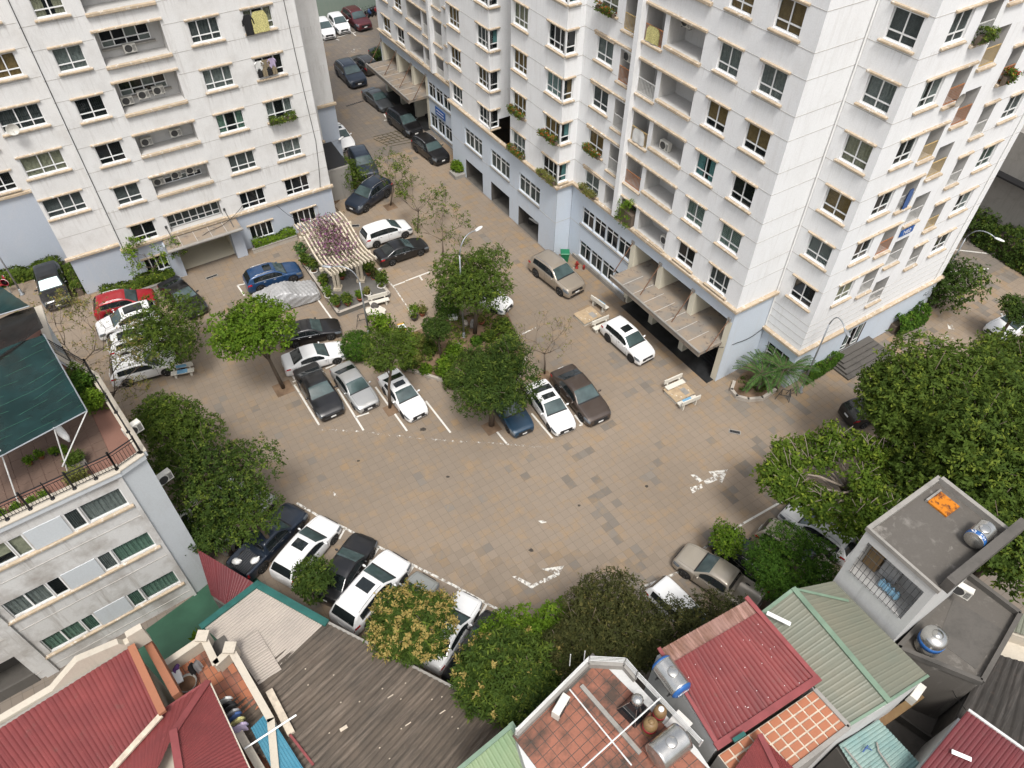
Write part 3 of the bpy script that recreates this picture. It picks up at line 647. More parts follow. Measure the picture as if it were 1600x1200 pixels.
# lobby fins, canopy, rods, steps, doors (both entrances)
def entrance(us, ulo, uhi, nm):
    for u_ in us:
        m = MB(); m.box(A0 + .0, A0 + 2.58, u_ - .22, u_ + .22, 0, 5.3); RB.part(m, 'column', mt['cream'])
    for (z_, nm2, mm) in ((3.3, 'canopy', 'concrete'),):
        m = MB(); m.box(A0 - 1.95, A0 + 2.5, ulo - .1, uhi + .1, 3.18, 3.42); m.box(A0 - 2.02, A0 - 1.9, ulo - .12, uhi + .12, 3.1, 3.5); c_ = RB.part(m, nm2, mt['canopyroof'])
        m = MB(); m.tube([(A0 - 2.0, ulo - .13, 3.5), (A0 - 2.0, uhi + .13, 3.5)], .07, 10); RB.part(m, 'canopy_edge', mt['concrete'])
        for i in range(1, 8):
            u_ = ulo + (uhi - ulo) * i / 8; m = MB(); m.box(A0 - 1.9, A0 - .02, u_ - .02, u_ + .02, 3.42, 3.435); RB.part(m, 'canopy_joint', mt['groove'])
    for u_ in us:
        m = MB(); m.tube([(A0, u_ + .05, 5.42), (A0 - 1.55, u_ - .05, 3.46)], .035, 8); RB.part(m, 'tie_rod', mt['rust'])
        m = MB(); m.box(A0 - .07, A0, u_ - .1, u_ + .18, 5.32, 5.55); RB.part(m, 'rod_plate', mt['concrete'])
    for i in range(3):
        m = MB(); m.box(A0 - .62 + (0, 1.5, 1.9)[i], A0 + 2.55, ulo - .3 * (i == 0), uhi + .05, (0, .02, .17)[i], (.02, .17, .32)[i] - .002); RB.part(m, 'step', mt['granite'])
    for a, b_ in zip(us[:-1], us[1:]):
        a, b_ = min(a, b_) + .25, max(a, b_) - .25
        window(RB, 'x', A0 + 2.5, a + .3, b_ - .1, 3.6, 5.2, 2, 'dark', lower=.7, hood=False, sill=False, depth=.02); window(RB, 'x', A0 + 2.5, a + .2, b_ - .2, .48, 2.7, 2, 'dark', lower=.75, hood=False, sill=False, depth=.02)
def M_canopy():
    t = NT('canopy_concrete'); p = t.pos(); a = t.mix(t.ramp(t.noise(p, .9, 5), .4, .6), (.27, .215, .16), (.21, .19, .165))
    a = t.mix(t.ramp(t.noise(p, 2.2, 6, .7), .57, .63, 0, .7), a, (.11, .095, .085)); return t.set(a, .85, 0, .3)
mt['canopyroof'] = M_canopy()
entrance([31.35, 28.4, 25.1, 21.75], 21.95, 31.0, 'a'); entrance([62.45, 65.4, 68.7, 72.05], 62.6, 71.8, 'b')
# side entrance on the short face: steps and glazed doors
for i in range(5):
    m = MB(); m.box(38.35 + i * .16, 43.0 - i * .16, BU - 1.85 + i * .34, BU, i * .15, (i + 1) * .15 - .004); RB.part(m, 'step', mt['darkconc'])
for (a, b_) in ((39.2, 39.85), (40.4, 41.05)):
    window(RB, 'y', BU + .02, a, b_, .8, 2.68, 1, 'half', 'white', .2, False, False, depth=.06)
window(RB, 'x', A1 + .02, 18.98, 20.82, .3, 2.5, 3, 'dark', lower=.6, hood=False, sill=False)
# N02 house number sign
def M_sign(nm, c): return M_plain(nm, c, .4, 0, .5, .04)
mt['signblue'] = M_sign('sign_blue', (.02, .1, .34)); mt['signwhite'] = M_sign('sign_white', (.8, .8, .8))
def text_on(parent, s, size, loc, rot, mat, name='lettering', ext=.004):
    c = bpy.data.curves.new(name, 'FONT'); c.body = s; c.size = size; c.align_x = 'CENTER'; c.align_y = 'CENTER'; c.extrude = ext
    tmp = bpy.data.objects.new('tmp_text', c); col.objects.link(tmp); dg = bpy.context.evaluated_depsgraph_get(); me = bpy.data.meshes.new_from_object(tmp.evaluated_get(dg))
    bpy.data.objects.remove(tmp); bpy.data.curves.remove(c); me.materials.clear(); me.materials.append(mat)
    return link(name, me, parent, loc, rot=rot)
sg = thing('house_number_sign', 'small blue sign reading N02 on the white side facade', 'sign', gxy(BU - .06, 40.5, 10.2), AL)
m = MB(); m.box(-.62, .62, -.02, .03, -.02, .44); m.build('board', mt['signblue'], sg); text_on(sg, 'N02', .4, (0, -.028, .21), (math.pi / 2, 0, 0), mt['signwhite'])
sg = thing('office_sign', 'blue office sign above the far ground floor windows', 'sign', gxy(59.9, A0 - .05, 2.35), AL - math.pi / 2)
m = MB(); m.box(-.95, .95, -.02, .03, 0, .75); m.build('board', mt['signblue'], sg)
for j in range(2):
    m = MB(); m.box(-.7, .7, -.03, -.021, .18 + j * .3, .25 + j * .3); m.build('lettering_line', mt['signwhite'], sg)
# air conditioners in the loggias and on the side
for k, dx, nm in ((4, .5, 'the loggia with a small window, third storey from the plaza top edge'),):
    pass
def ac_at(face, c, a, z, lab, s=1.0): ac_unit((gxy(a, c, z) if face == 'x' else gxy(c, a, z)), AL + (-math.pi / 2 if face == 'x' else 0), lab, s=s)
ac_at('x', A0 + .9, 30.9, sills[4] + .75, 'air conditioner high on the wall inside a long loggia of the block')
ac_at('x', A0 + .35, 30.4, sills[2] - .1, 'air conditioner standing on a long loggia floor with water stains below')
ac_at('x', A0 + .4, 28.9, sills[0] - .1, 'white air conditioner at the end of the lowest long loggia')
ac_at('x', A0 + .3, 34.75, sills[3] + .7, 'air conditioner hung in the narrow balcony with a green bag')
for k in (2, 3, 4): ac_at('y', BU + .95, 40.2, sills[k] - .75, 'dark air conditioner in a narrow side balcony, %s storey above the plate N02' % ['first', 'second', 'third'][k - 2])
# ============ left block
LB = Bld('apartment_block', 'weathered white apartment block with loggias full of air conditioners, entrance canopy below', 6.0, 56.0)
PL, HL, SL = 3.18, 4.93, 3.55; NL = 7
hl = [HL + PL * k for k in range(NL)]; sl = [SL + PL * k for k in range(NL)]
L0, LV0, LV1 = 52.74, -.1, 16.4; L1 = 53.65
w3, w4, w5, lg = (1.0, 2.66), (9.12, 11.05), (12.75, 14.68), (3.6, 7.55)
wall = MB(); inn = []; TOPL = 36.0; LDL = 3.3
hs = [(*q, sl[k], hl[k], .36, False) for k in range(NL) for q in (w3, w4, w5)]
lz = [(sl[k] - .02, hl[k] + .02) if k < 3 else (sl[k] - .2, hl[k] + .45) for k in range(NL)]
hs += [(*lg, *lz[k], 1.25, True) for k in range(NL)]
wallface(wall, 'y', L0, LV0, LV1, LDL, TOPL, hs, inn)
bw = (-3.45, -.95)
wallface(wall, 'y', L1, -3.65, LV0, LDL, TOPL, [(*bw, sl[k], hl[k], .36, False) for k in range(1, NL)])
wall.quad((LV0, L0, LDL), (LV0, L1, LDL), (LV0, L1, TOPL), (LV0, L0, TOPL))
wall.quad((-3.65, L1, LDL), (-3.65, 59, LDL), (-3.65, 59, TOPL), (-3.65, L1, TOPL))
wallface(wall, 'y', 59, -16, -3.65, 6.3, TOPL, [(-7.6, -4.7, sl[k], hl[k], .5, False) for k in range(1, NL)])
# rear wings that show past the right-hand corner
wall.box(LV1 - .3, 18.6, 59.4, 59.9, 3.6, TOPL); wall.box(16.0, 20.35, 60.0, 75, 6.4, TOPL); wall.box(-16, 16.3, 70, 70.1, 0, TOPL); wall.box(LV1 - .02, LV1, L0, 62, 0, TOPL); wall.box(-15.9, 16.2, L0 + .2, 69.9, TOPL - .2, TOPL - .01)
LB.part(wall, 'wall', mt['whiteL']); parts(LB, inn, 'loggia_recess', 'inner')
pod = MB(); pin = []
wallface(pod, 'y', L0 + .02, LV0, LV1, 0, LDL, [(9.15, 11.0, .65, 1.92, .3, False), (12.75, 14.7, .65, 1.92, .3, False), (.95, 2.6, .65, 1.92, .3, False), (3.5, 7.5, 0, 2.8, 2.8, True)], pin)
wallface(pod, 'y', L1 + .02, -3.62, LV0, 0, LDL); pod.quad((LV0 + .02, L0, 0), (LV0 + .02, L1, 0), (LV0 + .02, L1, LDL), (LV0 + .02, L0, LDL)); pod.quad((-3.62, L1, 0), (-3.62, 59, 0), (-3.62, 59, LDL), (-3.62, L1, LDL))
wallface(pod, 'y', 59.02, -16, -3.6, 0, 6.3); pod.box(LV1 - .3, 18.6, 59.45, 60.0, 0, 3.6); pod.box(16.1, 20.4, 60.05, 75, 0, 6.4)
LB.part(pod, 'podium_wall', mt['blueL']); parts(LB, pin, 'entrance_recess', 'cream')
for (face, c, a, b_, z) in (('y', L0, LV0 - .1, LV1 + .15, LDL), ('y', L1, -3.85, LV0, LDL), ('y', 59, -16, -3.65, 6.3), ('y', 60.0, 18.6, 20.5, 6.3), ('y', 59.4, 16.6, 18.7, 3.5)):
    ledge_bar(LB, face, c, a, b_, z - .04, .16, .2, 'podium_ledge', slope=.05)
strings(LB, [('y', L0, LV0, 3.5), ('y', L0, 7.65, LV1), ('y', L1, -3.65, LV0)], [z - .3 for z in sl[1:]] + [z + .12 for z in hl])
specL = {(0, 2): 'dark', (5, 2): 'bars', (4, 2): 'bars'}
for k in range(NL):
    z0, z1 = sl[k], hl[k]
    if not vis('y', L0, 6, z0): continue
    window(LB, 'y', L0, *w3, z0, z1, 2, ['dark', 'shutter', 'dark', 'bars', 'curtain', 'half', 'dark'][k], ['dgrey', 'dgrey', 'white', 'dgrey', 'grey', 'beige', 'grey'][k], sill=k > 0)
    window(LB, 'y', L0, *w4, z0, z1, [.3, .4, .3], ['dark', 'shutter', 'half', 'curtain', 'curtain', 'dark', 'dark'][k], ['dgrey', 'dgrey', 'green', 'grey', 'dgrey', 'grey', 'grey'][k], sill=k > 0)
    window(LB, 'y', L0, *w5, z0, z1, [.3, .4, .3], ['dark', 'curtain', 'half', 'dark', 'half', 'dark', 'dark'][k], ['dgrey', 'grey', 'grey', 'dgrey', 'beige', 'grey', 'grey'][k], sill=k > 0)
    if k > 0: window(LB, 'y', L1, *bw, z0, z1, [.42, .3, .28], ['dark', 'shutter', 'curtain', 'bars', 'curtain', 'curtain', 'dark'][k], ['grey', 'dgrey', 'beige', 'dgrey', 'brown', 'beige', 'grey'][k])
    if k > 0: window(LB, 'y', 59, -7.6, -4.7, z0, z1, 4, 'bars', 'dgrey')
    ledge_bar(LB, 'y', L0, lg[0] - .15, lg[1] + .15, lz[k][1] + .05, .09, .13, 'loggia_hood'); 
    ledge_bar(LB, 'y', L0, lg[0] - .05, lg[1] + .1, lz[k][0] - .16, .14, .2, 'parapet_coping')
    if k >= 3:
        window(LB, 'y', L0 + 1.15, 3.9, 6.9, z0 + .45, z1 + .1, 4, 'dark', lower=.38, hood=False, sill=False, depth=.03)
        ledge_bar(LB, 'y', L0 + 1.2, 3.8, 7.1, z0 + .3, .08, .16, 'window_sill', mat='concrete')
    elif k == 1: window(LB, 'y', L0 + 1.15, 4.0, 7.2, z0 + .05, z0 + .5, 6, 'dark', lower=0, hood=False, sill=False, depth=.03)
    elif k == 0: window(LB, 'y', L0 + .5, 3.65, 7.5, z0 + .05, z1 - .02, 7, 'shutter', 'dgrey', .3, False, False, depth=.0)
for q in ((9.15, 11.0), (12.75, 14.7), (.95, 2.6)):
    window(LB, 'y', L0 + .02, *q, .65, 1.92, 4, 'dark', lower=0, hood=True, sill=False)
nth = ['lowest', 'second lowest', 'third', 'fourth', 'fifth', 'sixth', 'top']
for k, spots in ((1, ((4.1, .1, .15), (5.4, .25, .2), (6.5, .3, .2))), (2, ((4.3, .0, .1), (6.35, .1, .25))), (3, ((4.1, -.15, .6), (5.2, .0, .6), (6.2, .05, .6))), (4, ((5.4, -.15, .55),)), (5, ((3.9, .3, .6), (6.1, .35, .6)))):
    for i, (v_, dz_, dd) in enumerate(spots):
        ac_unit(gxy(L0 + 1.25 - .36, v_, sl[k] + .12 + dz_), AL, 'air conditioner %s in the %s loggia of the weathered block' % (['leftmost of three', 'in the middle of three', 'rightmost of three'][i] if len(spots) == 3 else ['left of the pair', 'right of the pair'][i] if len(spots) == 2 else 'alone', nth[k]), s=.95)
# entrance canopy on the left block
m = MB(); m.box(2.75, 8.35, L0 - 1.65, L0 + .01, 2.98, 3.16); LB.part(m, 'canopy', mt['canopyroof'])
m = MB(); m.tube([(2.7, L0 - 1.68, 3.09), (8.4, L0 - 1.68, 3.09)], .12, 12); LB.part(m, 'canopy_edge', mt['concrete'])
for i in range(1, 5):
    m = MB(); m.box(2.75 + 1.12 * i - .02, 2.75 + 1.12 * i + .02, L0 - 1.6, L0, 3.161, 3.175); LB.part(m, 'canopy_joint', mt['groove'])
for v_ in (3.35, 7.75):
    m = MB(); m.tube([(v_, L0, 4.1), (v_ + .1, L0 - 1.25, 3.16)], .03, 8); LB.part(m, 'tie_rod', mt['bars']); m = MB(); m.box(v_ - .08, v_ + .08, L0 - .06, L0, 3.98, 4.2); LB.part(m, 'rod_plate', mt['bars'])
for v_ in (3.05, 7.95):
    m = MB(); m.box(v_ - .42, v_ + .42, L0 - .75, L0 + 1.5, 0, 2.98); LB.part(m, 'column', mt['blueL'])
# satellite dish and ramp shelter
sd = thing('satellite_dish', 'small beige satellite dish on the left block below a barred window', 'dish', gxy(L1 - .1, -2.9, sl[3] + .1), AL)
m = MB(); m.lathe([(.02, .12), (.2, .08), (.36, 0.0), (.38, .0), (.21, .1), (.02, .145)], 20, 'y', (0, -.5, .3)); m.build('reflector', mt['acbody'], sd); m = MB(); m.tube([(0, -.38, .3), (0, 0, .1)], .025); m.build('mount', mt['bars'], sd); m = MB(); m.tube([(0, -.45, .05), (0, -.8, .3)], .012); m.build('arm', mt['bars'], sd)
rs = thing('ramp_wall', 'low grey concrete parapet of the basement ramp beside the white car', 'wall', gxy(55.5, 18.2), AL)
m = MB(); m.box(-1.3, 1.0, -.1, .1, 0, 3.0); m.build('side_wall', mt['concrete'], rs); m = MB(); m.box(.8, 1.0, .1, 3.6, 0, 3.0); m.build('long_wall', mt['concrete'], rs); m = MB(); m.add([(-1.3, .12, 3.02), (.98, .12, 3.02), (.98, 3.6, 3.5), (-1.3, 3.6, 3.5)], [(0, 1, 2, 3)]); m.build('roof_sheet', mt['black'], rs)
# boundary wall at the head of the street, and the neighbour beyond the right-hand corner
bwall = thing('boundary_wall', 'mottled green boundary wall at the far end of the street', 'wall', at(520, 26), 0)
m = MB(); p, q = at(430, 34), at(640, 14); o_ = at(520, 26); m.obox(p - o_, q - o_, .25, 4.2); mt['greenwall'] = M_paint('wall_green', (.2, .25, .21), (.3, .3, .27), .7, .8); m.build('wall', mt['greenwall'], bwall)
m = MB(); m.obox(p - o_, q - o_, .34, .1, 4.2); m.build('coping', mt['concrete'], bwall)
nb = thing('neighbour_house', 'dark grey house with louvred shutter beyond the white block', 'house', gxy(20, 62), AL)
m = MB(); m.box(-1, 16, -6, 12, 0, 9.0); m.build('wall', mt['concrete'], nb); m = MB(); m.box(-1.8, 16.5, -7.0, 12.5, 5.6, 5.75); m.build('awning', mt['black'], nb); m = MB(); m.box(-1.5, 16, -6.4, -6, 2.2, 3.0); m.build('parapet', mt['concrete'], nb)
for i in range(2):
    for j in range(12):
        m = MB(); m.box(.3 + i * .85, 1.05 + i * .85, -6.12, -6.06, 6.6 + j * .13, 6.69 + j * .13); m.build('slat', mt['frame'], nb)
m = MB(); m.box(.2, 2.1, -6.06, -6.0, 6.5, 8.25); m.build('shutter_frame', mt['frame'], nb)
m = MB(); m.box(.0, 7.0, -6.06, -6.0, 3.3, 5.2); m.build('garage_opening', mt['dark'], nb)
# ---------------------------------------------------------------- cars
def M_carpaint(name, c, metal=.0, rough=.28):
    t = NT(name); p = t.pos('object'); d = t.ramp(t.noise(t.pos(), 1.3, 3), .45, .75, 0, .022)
    t.set(t.mix(d, c, (.3, .26, .21)), t.ramp(t.noise(t.pos(), 3, 3), .3, .7, rough, rough + .14), metal, .5, .6); return t.mat
PAINT = {'white': ((.74, .74, .73), 0), 'black': ((.006, .006, .007), 0), 'navy': ((.012, .02, .035), .1), 'silver': ((.42, .42, .41), .55), 'grey': ((.07, .075, .08), .4), 'red': ((.3, .012, .018), .1),
         'maroon': ((.09, .012, .016), .2), 'blue': ((.018, .06, .15), .3), 'dblue': ((.012, .04, .075), .2), 'brown': ((.07, .052, .042), .4), 'beige': ((.36, .31, .25), .45), 'champ': ((.4, .355, .29), .45), 'lgrey': ((.34, .35, .33), .4), 'bronze': ((.045, .04, .034), .3), 'green': ((.012, .022, .02), .2)}
for k, (c, m) in PAINT.items(): mt['car_' + k] = M_carpaint('car_paint_' + k, c, m)
mt['cglass'] = M_plain('car_glass', (.012, .016, .017), .04, 0, .7, .2); mt['cglass2'] = M_plain('car_windscreen', (.05, .075, .075), .05, 0, .7, .35, 1.2)
mt['tyre'] = M_plain('tyre_rubber', (.014, .014, .014), .85); mt['rim'] = M_plain('alloy_rim', (.45, .45, .46), .3, .7); mt['chrome'] = M_plain('chrome', (.6, .6, .6), .15, .9)
mt['lampw'] = M_plain('headlamp', (.15, .17, .19), .08, .2, .8); mt['lampr'] = M_plain('tail_lamp', (.4, .012, .02), .15, 0, .7); mt['plate'] = M_plain('number_plate', (.75, .75, .73), .5)
CT_ = {  # L, W, wheel radius, front axle, rear axle, top line, belt line, windscreen, rear screen, side glass, roof span
 'sedan': dict(L=4.65, W=1.8, rw=.32, ax=(.88, 3.58), top=[(0, .5), (.05, .62), (.25, .73), (.7, .84), (1.3, .94), (1.42, .97), (2.05, 1.36), (2.35, 1.43), (2.85, 1.44), (3.25, 1.38), (3.95, 1.06), (4.1, 1.04), (4.5, 1.03), (4.6, .92), (4.65, .62)], belt=[(0, .6), (1.3, .88), (3.6, .96), (4.65, .9)], ws=(1.4, 2.14), rs=(3.2, 3.93), sg=((1.72, 2.6), (2.68, 3.42)), roof=(2.3, 3.1)),
 'suv': dict(L=4.6, W=1.86, rw=.36, ax=(.88, 3.58), top=[(0, .55), (.05, .78), (.2, .92), (.6, 1.0), (1.2, 1.08), (1.32, 1.1), (1.95, 1.54), (2.25, 1.64), (2.8, 1.67), (3.6, 1.64), (4.05, 1.57), (4.2, 1.5), (4.45, 1.12), (4.55, 1.0), (4.6, .6)], belt=[(0, .75), (1.2, 1.03), (3.6, 1.1), (4.6, 1.05)], ws=(1.32, 2.02), rs=(4.13, 4.46), sg=((1.65, 2.5), (2.58, 3.35), (3.43, 3.95)), roof=(2.2, 3.9)),
 'mpv': dict(L=4.5, W=1.78, rw=.34, ax=(.82, 3.6), top=[(0, .52), (.05, .74), (.2, .88), (.55, .96), (1.0, 1.06), (1.1, 1.09), (1.85, 1.56), (2.15, 1.65), (2.8, 1.69), (3.7, 1.66), (4.1, 1.6), (4.22, 1.5), (4.4, 1.1), (4.47, .95), (4.5, .6)], belt=[(0, .7), (1.1, 1.0), (3.6, 1.08), (4.5, 1.04)], ws=(1.12, 1.92), rs=(4.16, 4.42), sg=((1.45, 2.35), (2.43, 3.3), (3.38, 4.0)), roof=(2.1, 4.0)),
 'hatch': dict(L=3.95, W=1.68, rw=.3, ax=(.74, 3.2), top=[(0, .5), (.05, .68), (.2, .82), (.6, .92), (.95, .99), (1.05, 1.01), (1.7, 1.41), (1.95, 1.48), (2.5, 1.5), (3.2, 1.46), (3.5, 1.4), (3.62, 1.32), (3.85, .98), (3.92, .85), (3.95, .6)], belt=[(0, .66), (1.0, .94), (3.2, 1.02), (3.95, .98)], ws=(1.05, 1.77), rs=(3.53, 3.84), sg=((1.35, 2.15), (2.23, 3.0)), roof=(1.9, 3.3)),
 'pickup': dict(L=5.25, W=1.86, rw=.38, ax=(.95, 4.1), top=[(0, .6), (.05, .85), (.2, .98), (.6, 1.07), (1.35, 1.13), (1.45, 1.16), (2.1, 1.66), (2.35, 1.75), (2.9, 1.77), (3.3, 1.74), (3.45, 1.66), (3.6, 1.14), (3.64, 1.12), (5.2, 1.12), (5.25, .62)], belt=[(0, .8), (1.3, 1.08), (5.25, 1.1)], ws=(1.45, 2.17), rs=(3.44, 3.58), sg=((1.75, 2.55), (2.63, 3.35)), roof=(2.3, 3.2), bed=(3.72, 5.15)),
}
class CarShape:
    def __init__(s, T):
        s.T = T; s.L = T['L']; xs = np.linspace(0, s.L, 600); z = np.interp(xs, *zip(*T['top'])); k = 27; ker = np.hanning(k); ker /= ker.sum()
        zs = np.convolve(np.pad(z, k // 2, mode='edge'), ker, 'valid'); w_end = np.clip(np.minimum(xs, s.L - xs) / .12, 0, 1); s.xs = xs; s.zt_ = z * (1 - w_end) + zs * w_end
        s.zb_ = np.minimum(np.interp(xs, *zip(*T['belt'])), s.zt_ - .05)
        f = np.clip(1 - xs / .85, 0, 1); b = np.clip(1 - (s.L - xs) / .8, 0, 1)
        s.w_ = T['W'] / 2 * (1 - .16 * f ** 2.6 - .1 * b ** 2.6 - .1 * np.clip(1 - xs / .12, 0, 1) ** 2 - .08 * np.clip(1 - (s.L - xs) / .1, 0, 1) ** 2)
    def g(s, a, x): return float(np.interp(x, s.xs, a))
    def zbot(s, x):
        zl = .24 if s.T['rw'] > .33 else .19; R_ = s.T['rw'] + .065
        for a in s.T['ax']:
            d = abs(x - a)
            if d < R_: zl = max(zl, s.T['rw'] + math.sqrt(R_ * R_ - d * d) - .02)
        return zl
    def sec(s, x):
        """cross-section polyline from the sill over the shoulder to the centre line"""
        w, zb, zt, z0 = s.g(s.w_, x), s.g(s.zb_, x), s.g(s.zt_, x), s.zbot(x); zb = max(zb, z0 + .05); zt = max(zt, zb + .03); h = zt - zb
        wr = w * .955 - .30 * h - .02; ze = zt - .045 * min(1, h / .3) - .012
        P = [(w * .93, z0), (w * .985, z0 + .12 * (zb - z0)), (w, z0 + .42 * (zb - z0)), (w * 1.0, z0 + .66 * (zb - z0)), (w * .985, z0 + .9 * (zb - z0)), (w * .965, zb)]
        for q in (.1, .35, .6, .85): P.append((w * .955 + (wr - w * .955) * q, zb + (ze - zb) * q + .0))
        P += [(wr - .012, ze - .004), (wr - .07, ze + (zt - ze) * .5), (wr * .6, zt - (zt - ze) * .22), (0, zt)]
        if 'bed' in s.T and s.T['bed'][0] < x < s.T['bed'][1]: P[-4:] = [(w * .9, zt), (w * .84, zt - .005), (w * .835, .72), (0, .72)]
        return P
    def top(s, x, q):
        P = s.sec(x); ys = [P[i][0] for i in (13, 12, 11, 10)]; zs = [P[i][1] for i in (13, 12, 11, 10)]; y = q * ys[3]
        return (s.L / 2 - x, y, float(np.interp(abs(y), ys, zs)))
    def side(s, x, q, sgn):
        P = s.sec(x); a, b = P[6], P[9]; qq = (q - .1) / .75
        return (s.L / 2 - x, sgn * (a[0] + (b[0] - a[0]) * qq), a[1] + (b[1] - a[1]) * qq)
    def skin(s, x, t, sgn):
        P = s.sec(x); i = min(int(t), len(P) - 2); f = t - i
        return (s.L / 2 - x, sgn * (P[i][0] * (1 - f) + P[i + 1][0] * f), P[i][1] * (1 - f) + P[i + 1][1] * f)
def offs(P, d, nu, nv, cx=(0, 0, .7)):
    """patch of the skin, lifted d along its normal, as a thin closed-edge sheet"""
    g = np.array([[P(i, j) for j in range(nv + 1)] for i in range(nu + 1)]); du = np.gradient(g, axis=0); dv = np.gradient(g, axis=1); n_ = np.cross(du, dv); n_ /= (np.linalg.norm(n_, axis=2, keepdims=True) + 1e-9)
    out = g - np.array(cx); sg_ = np.sign((n_ * out).sum(2).mean()); g = g + n_ * sg_ * d
    m = MB(); m.grid(lambda i, j: tuple(g[i, j]), nu, nv); return m
carcache = {}
def car_parts(kind):
    if kind in carcache: return carcache[kind]
    T = CT_[kind]; S = CarShape(T); L = T['L']; R_ = T['rw'] + .065; out = []
    xs = set(np.linspace(0, L, 56)) | {0.03, .08, L - .03, L - .08}
    for a in T['ax']: xs |= {a - R_ - .004, a - R_ + .004, a + R_ - .004, a + R_ + .004} | {a + R_ * math.cos(t) for t in np.linspace(.25, math.pi - .25, 9)}
    if 'bed' in T: xs |= {T['bed'][0] - .004, T['bed'][0] + .004, T['bed'][1] - .004, T['bed'][1] + .004}
    xs = sorted(xs); m = MB(); rows = []
    for x in xs:
        P = S.sec(x); rows.append([(L / 2 - x, y, z) for y, z in P] + [(L / 2 - x, -y, z) for y, z in P[-2::-1]])
    nrow = len(rows[0]); vs = [p for r_ in rows for p in r_]
    fs = [(i * nrow + j, (i + 1) * nrow + j, (i + 1) * nrow + j + 1, i * nrow + j + 1) for i in range(len(xs) - 1) for j in range(nrow - 1)] + [tuple(range(nrow)), tuple(range((len(xs) - 1) * nrow, len(xs) * nrow))[::-1]]
    m.add(vs, fs); out.append(('body', m.mesh('body', mt['car_white'], True), 'PAINT'))
    for sgn in (-1, 1):
        a, b = T['sg'][0][0] + .1, T['sg'][-1][1] - .03; out.append(('pillar_trim', offs(lambda i, j: S.side(a + (b - a) * i / 14, .1 + .74 * j / 3, sgn), .004, 14, 3).mesh('pillar_trim', mt['black'], True), None))
    m = MB(); m.box(-L / 2 + .12, L / 2 - .12, -T['W'] * .4, T['W'] * .4, .2, .55); out.append(('underbody', m.mesh('underbody', mt['black']), None))
    ws, rs = T['ws'], T['rs']
    out.append(('windscreen', offs(lambda i, j: S.top(ws[0] + (ws[1] - ws[0]) * i / 8, -.93 + 1.86 * j / 8), .008, 8, 8).mesh('windscreen', mt['cglass2'], True), None))
    out.append(('rear_window', offs(lambda i, j: S.top(rs[0] + (rs[1] - rs[0]) * i / 6, -.9 + 1.8 * j / 8), .008, 6, 8).mesh('rear_window', mt['cglass'], True), None))
    for sgn in (-1, 1):
        for a, b in T['sg']:
            out.append(('side_window', offs(lambda i, j: S.side(a + (b - a) * i / 8, .1 + .72 * j / 3, sgn), .008, 8, 3).mesh('side_window', mt['cglass'], True), None))
        m = offs(lambda i, j: S.skin(.05 + .5 * i / 5, 3.1 + (4.4 - 2.2 * i / 5) * j / 4, sgn), .01, 5, 4); out.append(('headlight', m.mesh('headlight', mt['lampw'], True), None))
        if 'bed' in T: m = offs(lambda i, j: S.skin(L - .22 + .2 * i / 2, 2.6 + 2.2 * j / 3, sgn), .008, 2, 3)
        else: m = offs(lambda i, j: S.skin(L - .42 + .38 * i / 4, 3.7 + 1.4 * j / 3, sgn), .008, 4, 3)
        out.append(('tail_light', m.mesh('tail_light', mt['lampr'], True), None))
        x = ws[0] + .3; p = S.side(x, .1, sgn); m = MB(); m.blob((p[0], p[1] + sgn * .13, p[2] + .05), (.07, .11, .075), 10, 6); m.tube([(p[0], p[1] - sgn * .02, p[2]), (p[0], p[1] + sgn * .08, p[2] + .02)], .025, 6); out.append(('wing_mirror', m.mesh('wing_mirror', mt['car_white'], True), 'PAINT'))
        # shut lines and sill trim
        m = MB()
        for x in (T['sg'][0][0] - .22, (T['sg'][0][1] + T['sg'][1][0]) / 2, T['sg'][1][1] + .04):
            q = offs(lambda i, j: S.skin(x - .008 + .016 * i, 1.0 + 4.0 * j / 6, sgn), .004, 1, 6); m.add(q.v, q.f)
        out.append(('door_seam', m.mesh('door_seam', mt['black']), None))
        m = MB()
        for a, b in T['sg'][:2]:
            q = S.skin(b - .2, 3.9, sgn); m.bbox(q[0] - .09, q[0] + .09, min(q[1], q[1] + sgn * .03), max(q[1], q[1] + sgn * .03), q[2] - .015, q[2] + .02, .008)
        out.append(('door_handle', m.mesh('door_handle', mt['chrome']), None))
        out.append(('sill_trim', offs(lambda i, j: S.skin(T['ax'][0] + R_ + .03 + (T['ax'][1] - T['ax'][0] - 2 * R_ - .06) * i / 8, .05 + 1.0 * j, sgn), .006, 8, 1).mesh('sill_trim', mt['black']), None))
        m = offs(lambda i, j: S.skin(T['sg'][0][0] + .02 + (T['sg'][-1][1] - T['sg'][0][0]) * i / 10, 5.5 + .35 * j, sgn), .01, 10, 1); out.append(('belt_moulding', m.mesh('belt_moulding', mt['chrome'], True), None))
    out.append(('cowl', offs(lambda i, j: S.top(ws[0] - .09 + .1 * i, -.95 + 1.9 * j / 8), .006, 1, 8).mesh('cowl', mt['black'], True), None))
    for q in (-.86, .86): out.append(('bonnet_seam', offs(lambda i, j: S.top(.32 + (ws[0] - .42) * i / 8, q - .006 + .012 * j), .003, 8, 1).mesh('bonnet_seam', mt['black']), None))
    wz = S.g(S.w_, .05)
    zf = S.g(S.zt_, .05); m = MB(); m.bbox(L / 2 - .06, L / 2 + .012, -wz * .62, wz * .62, zf - .24, zf - .04, .02); out.append(('grille', m.mesh('grille', mt['black']), None))
    m = MB(); m.bbox(L / 2 - .06, L / 2 + .016, -wz * .8, wz * .8, .25, .36, .02); out.append(('bumper_intake', m.mesh('bumper_intake', mt['black']), None))
    m = MB(); m.box(L / 2 + .012, L / 2 + .024, -.17, .17, zf - .3, zf - .19) ; out.append(('number_plate', m.mesh('number_plate', mt['plate']), None))
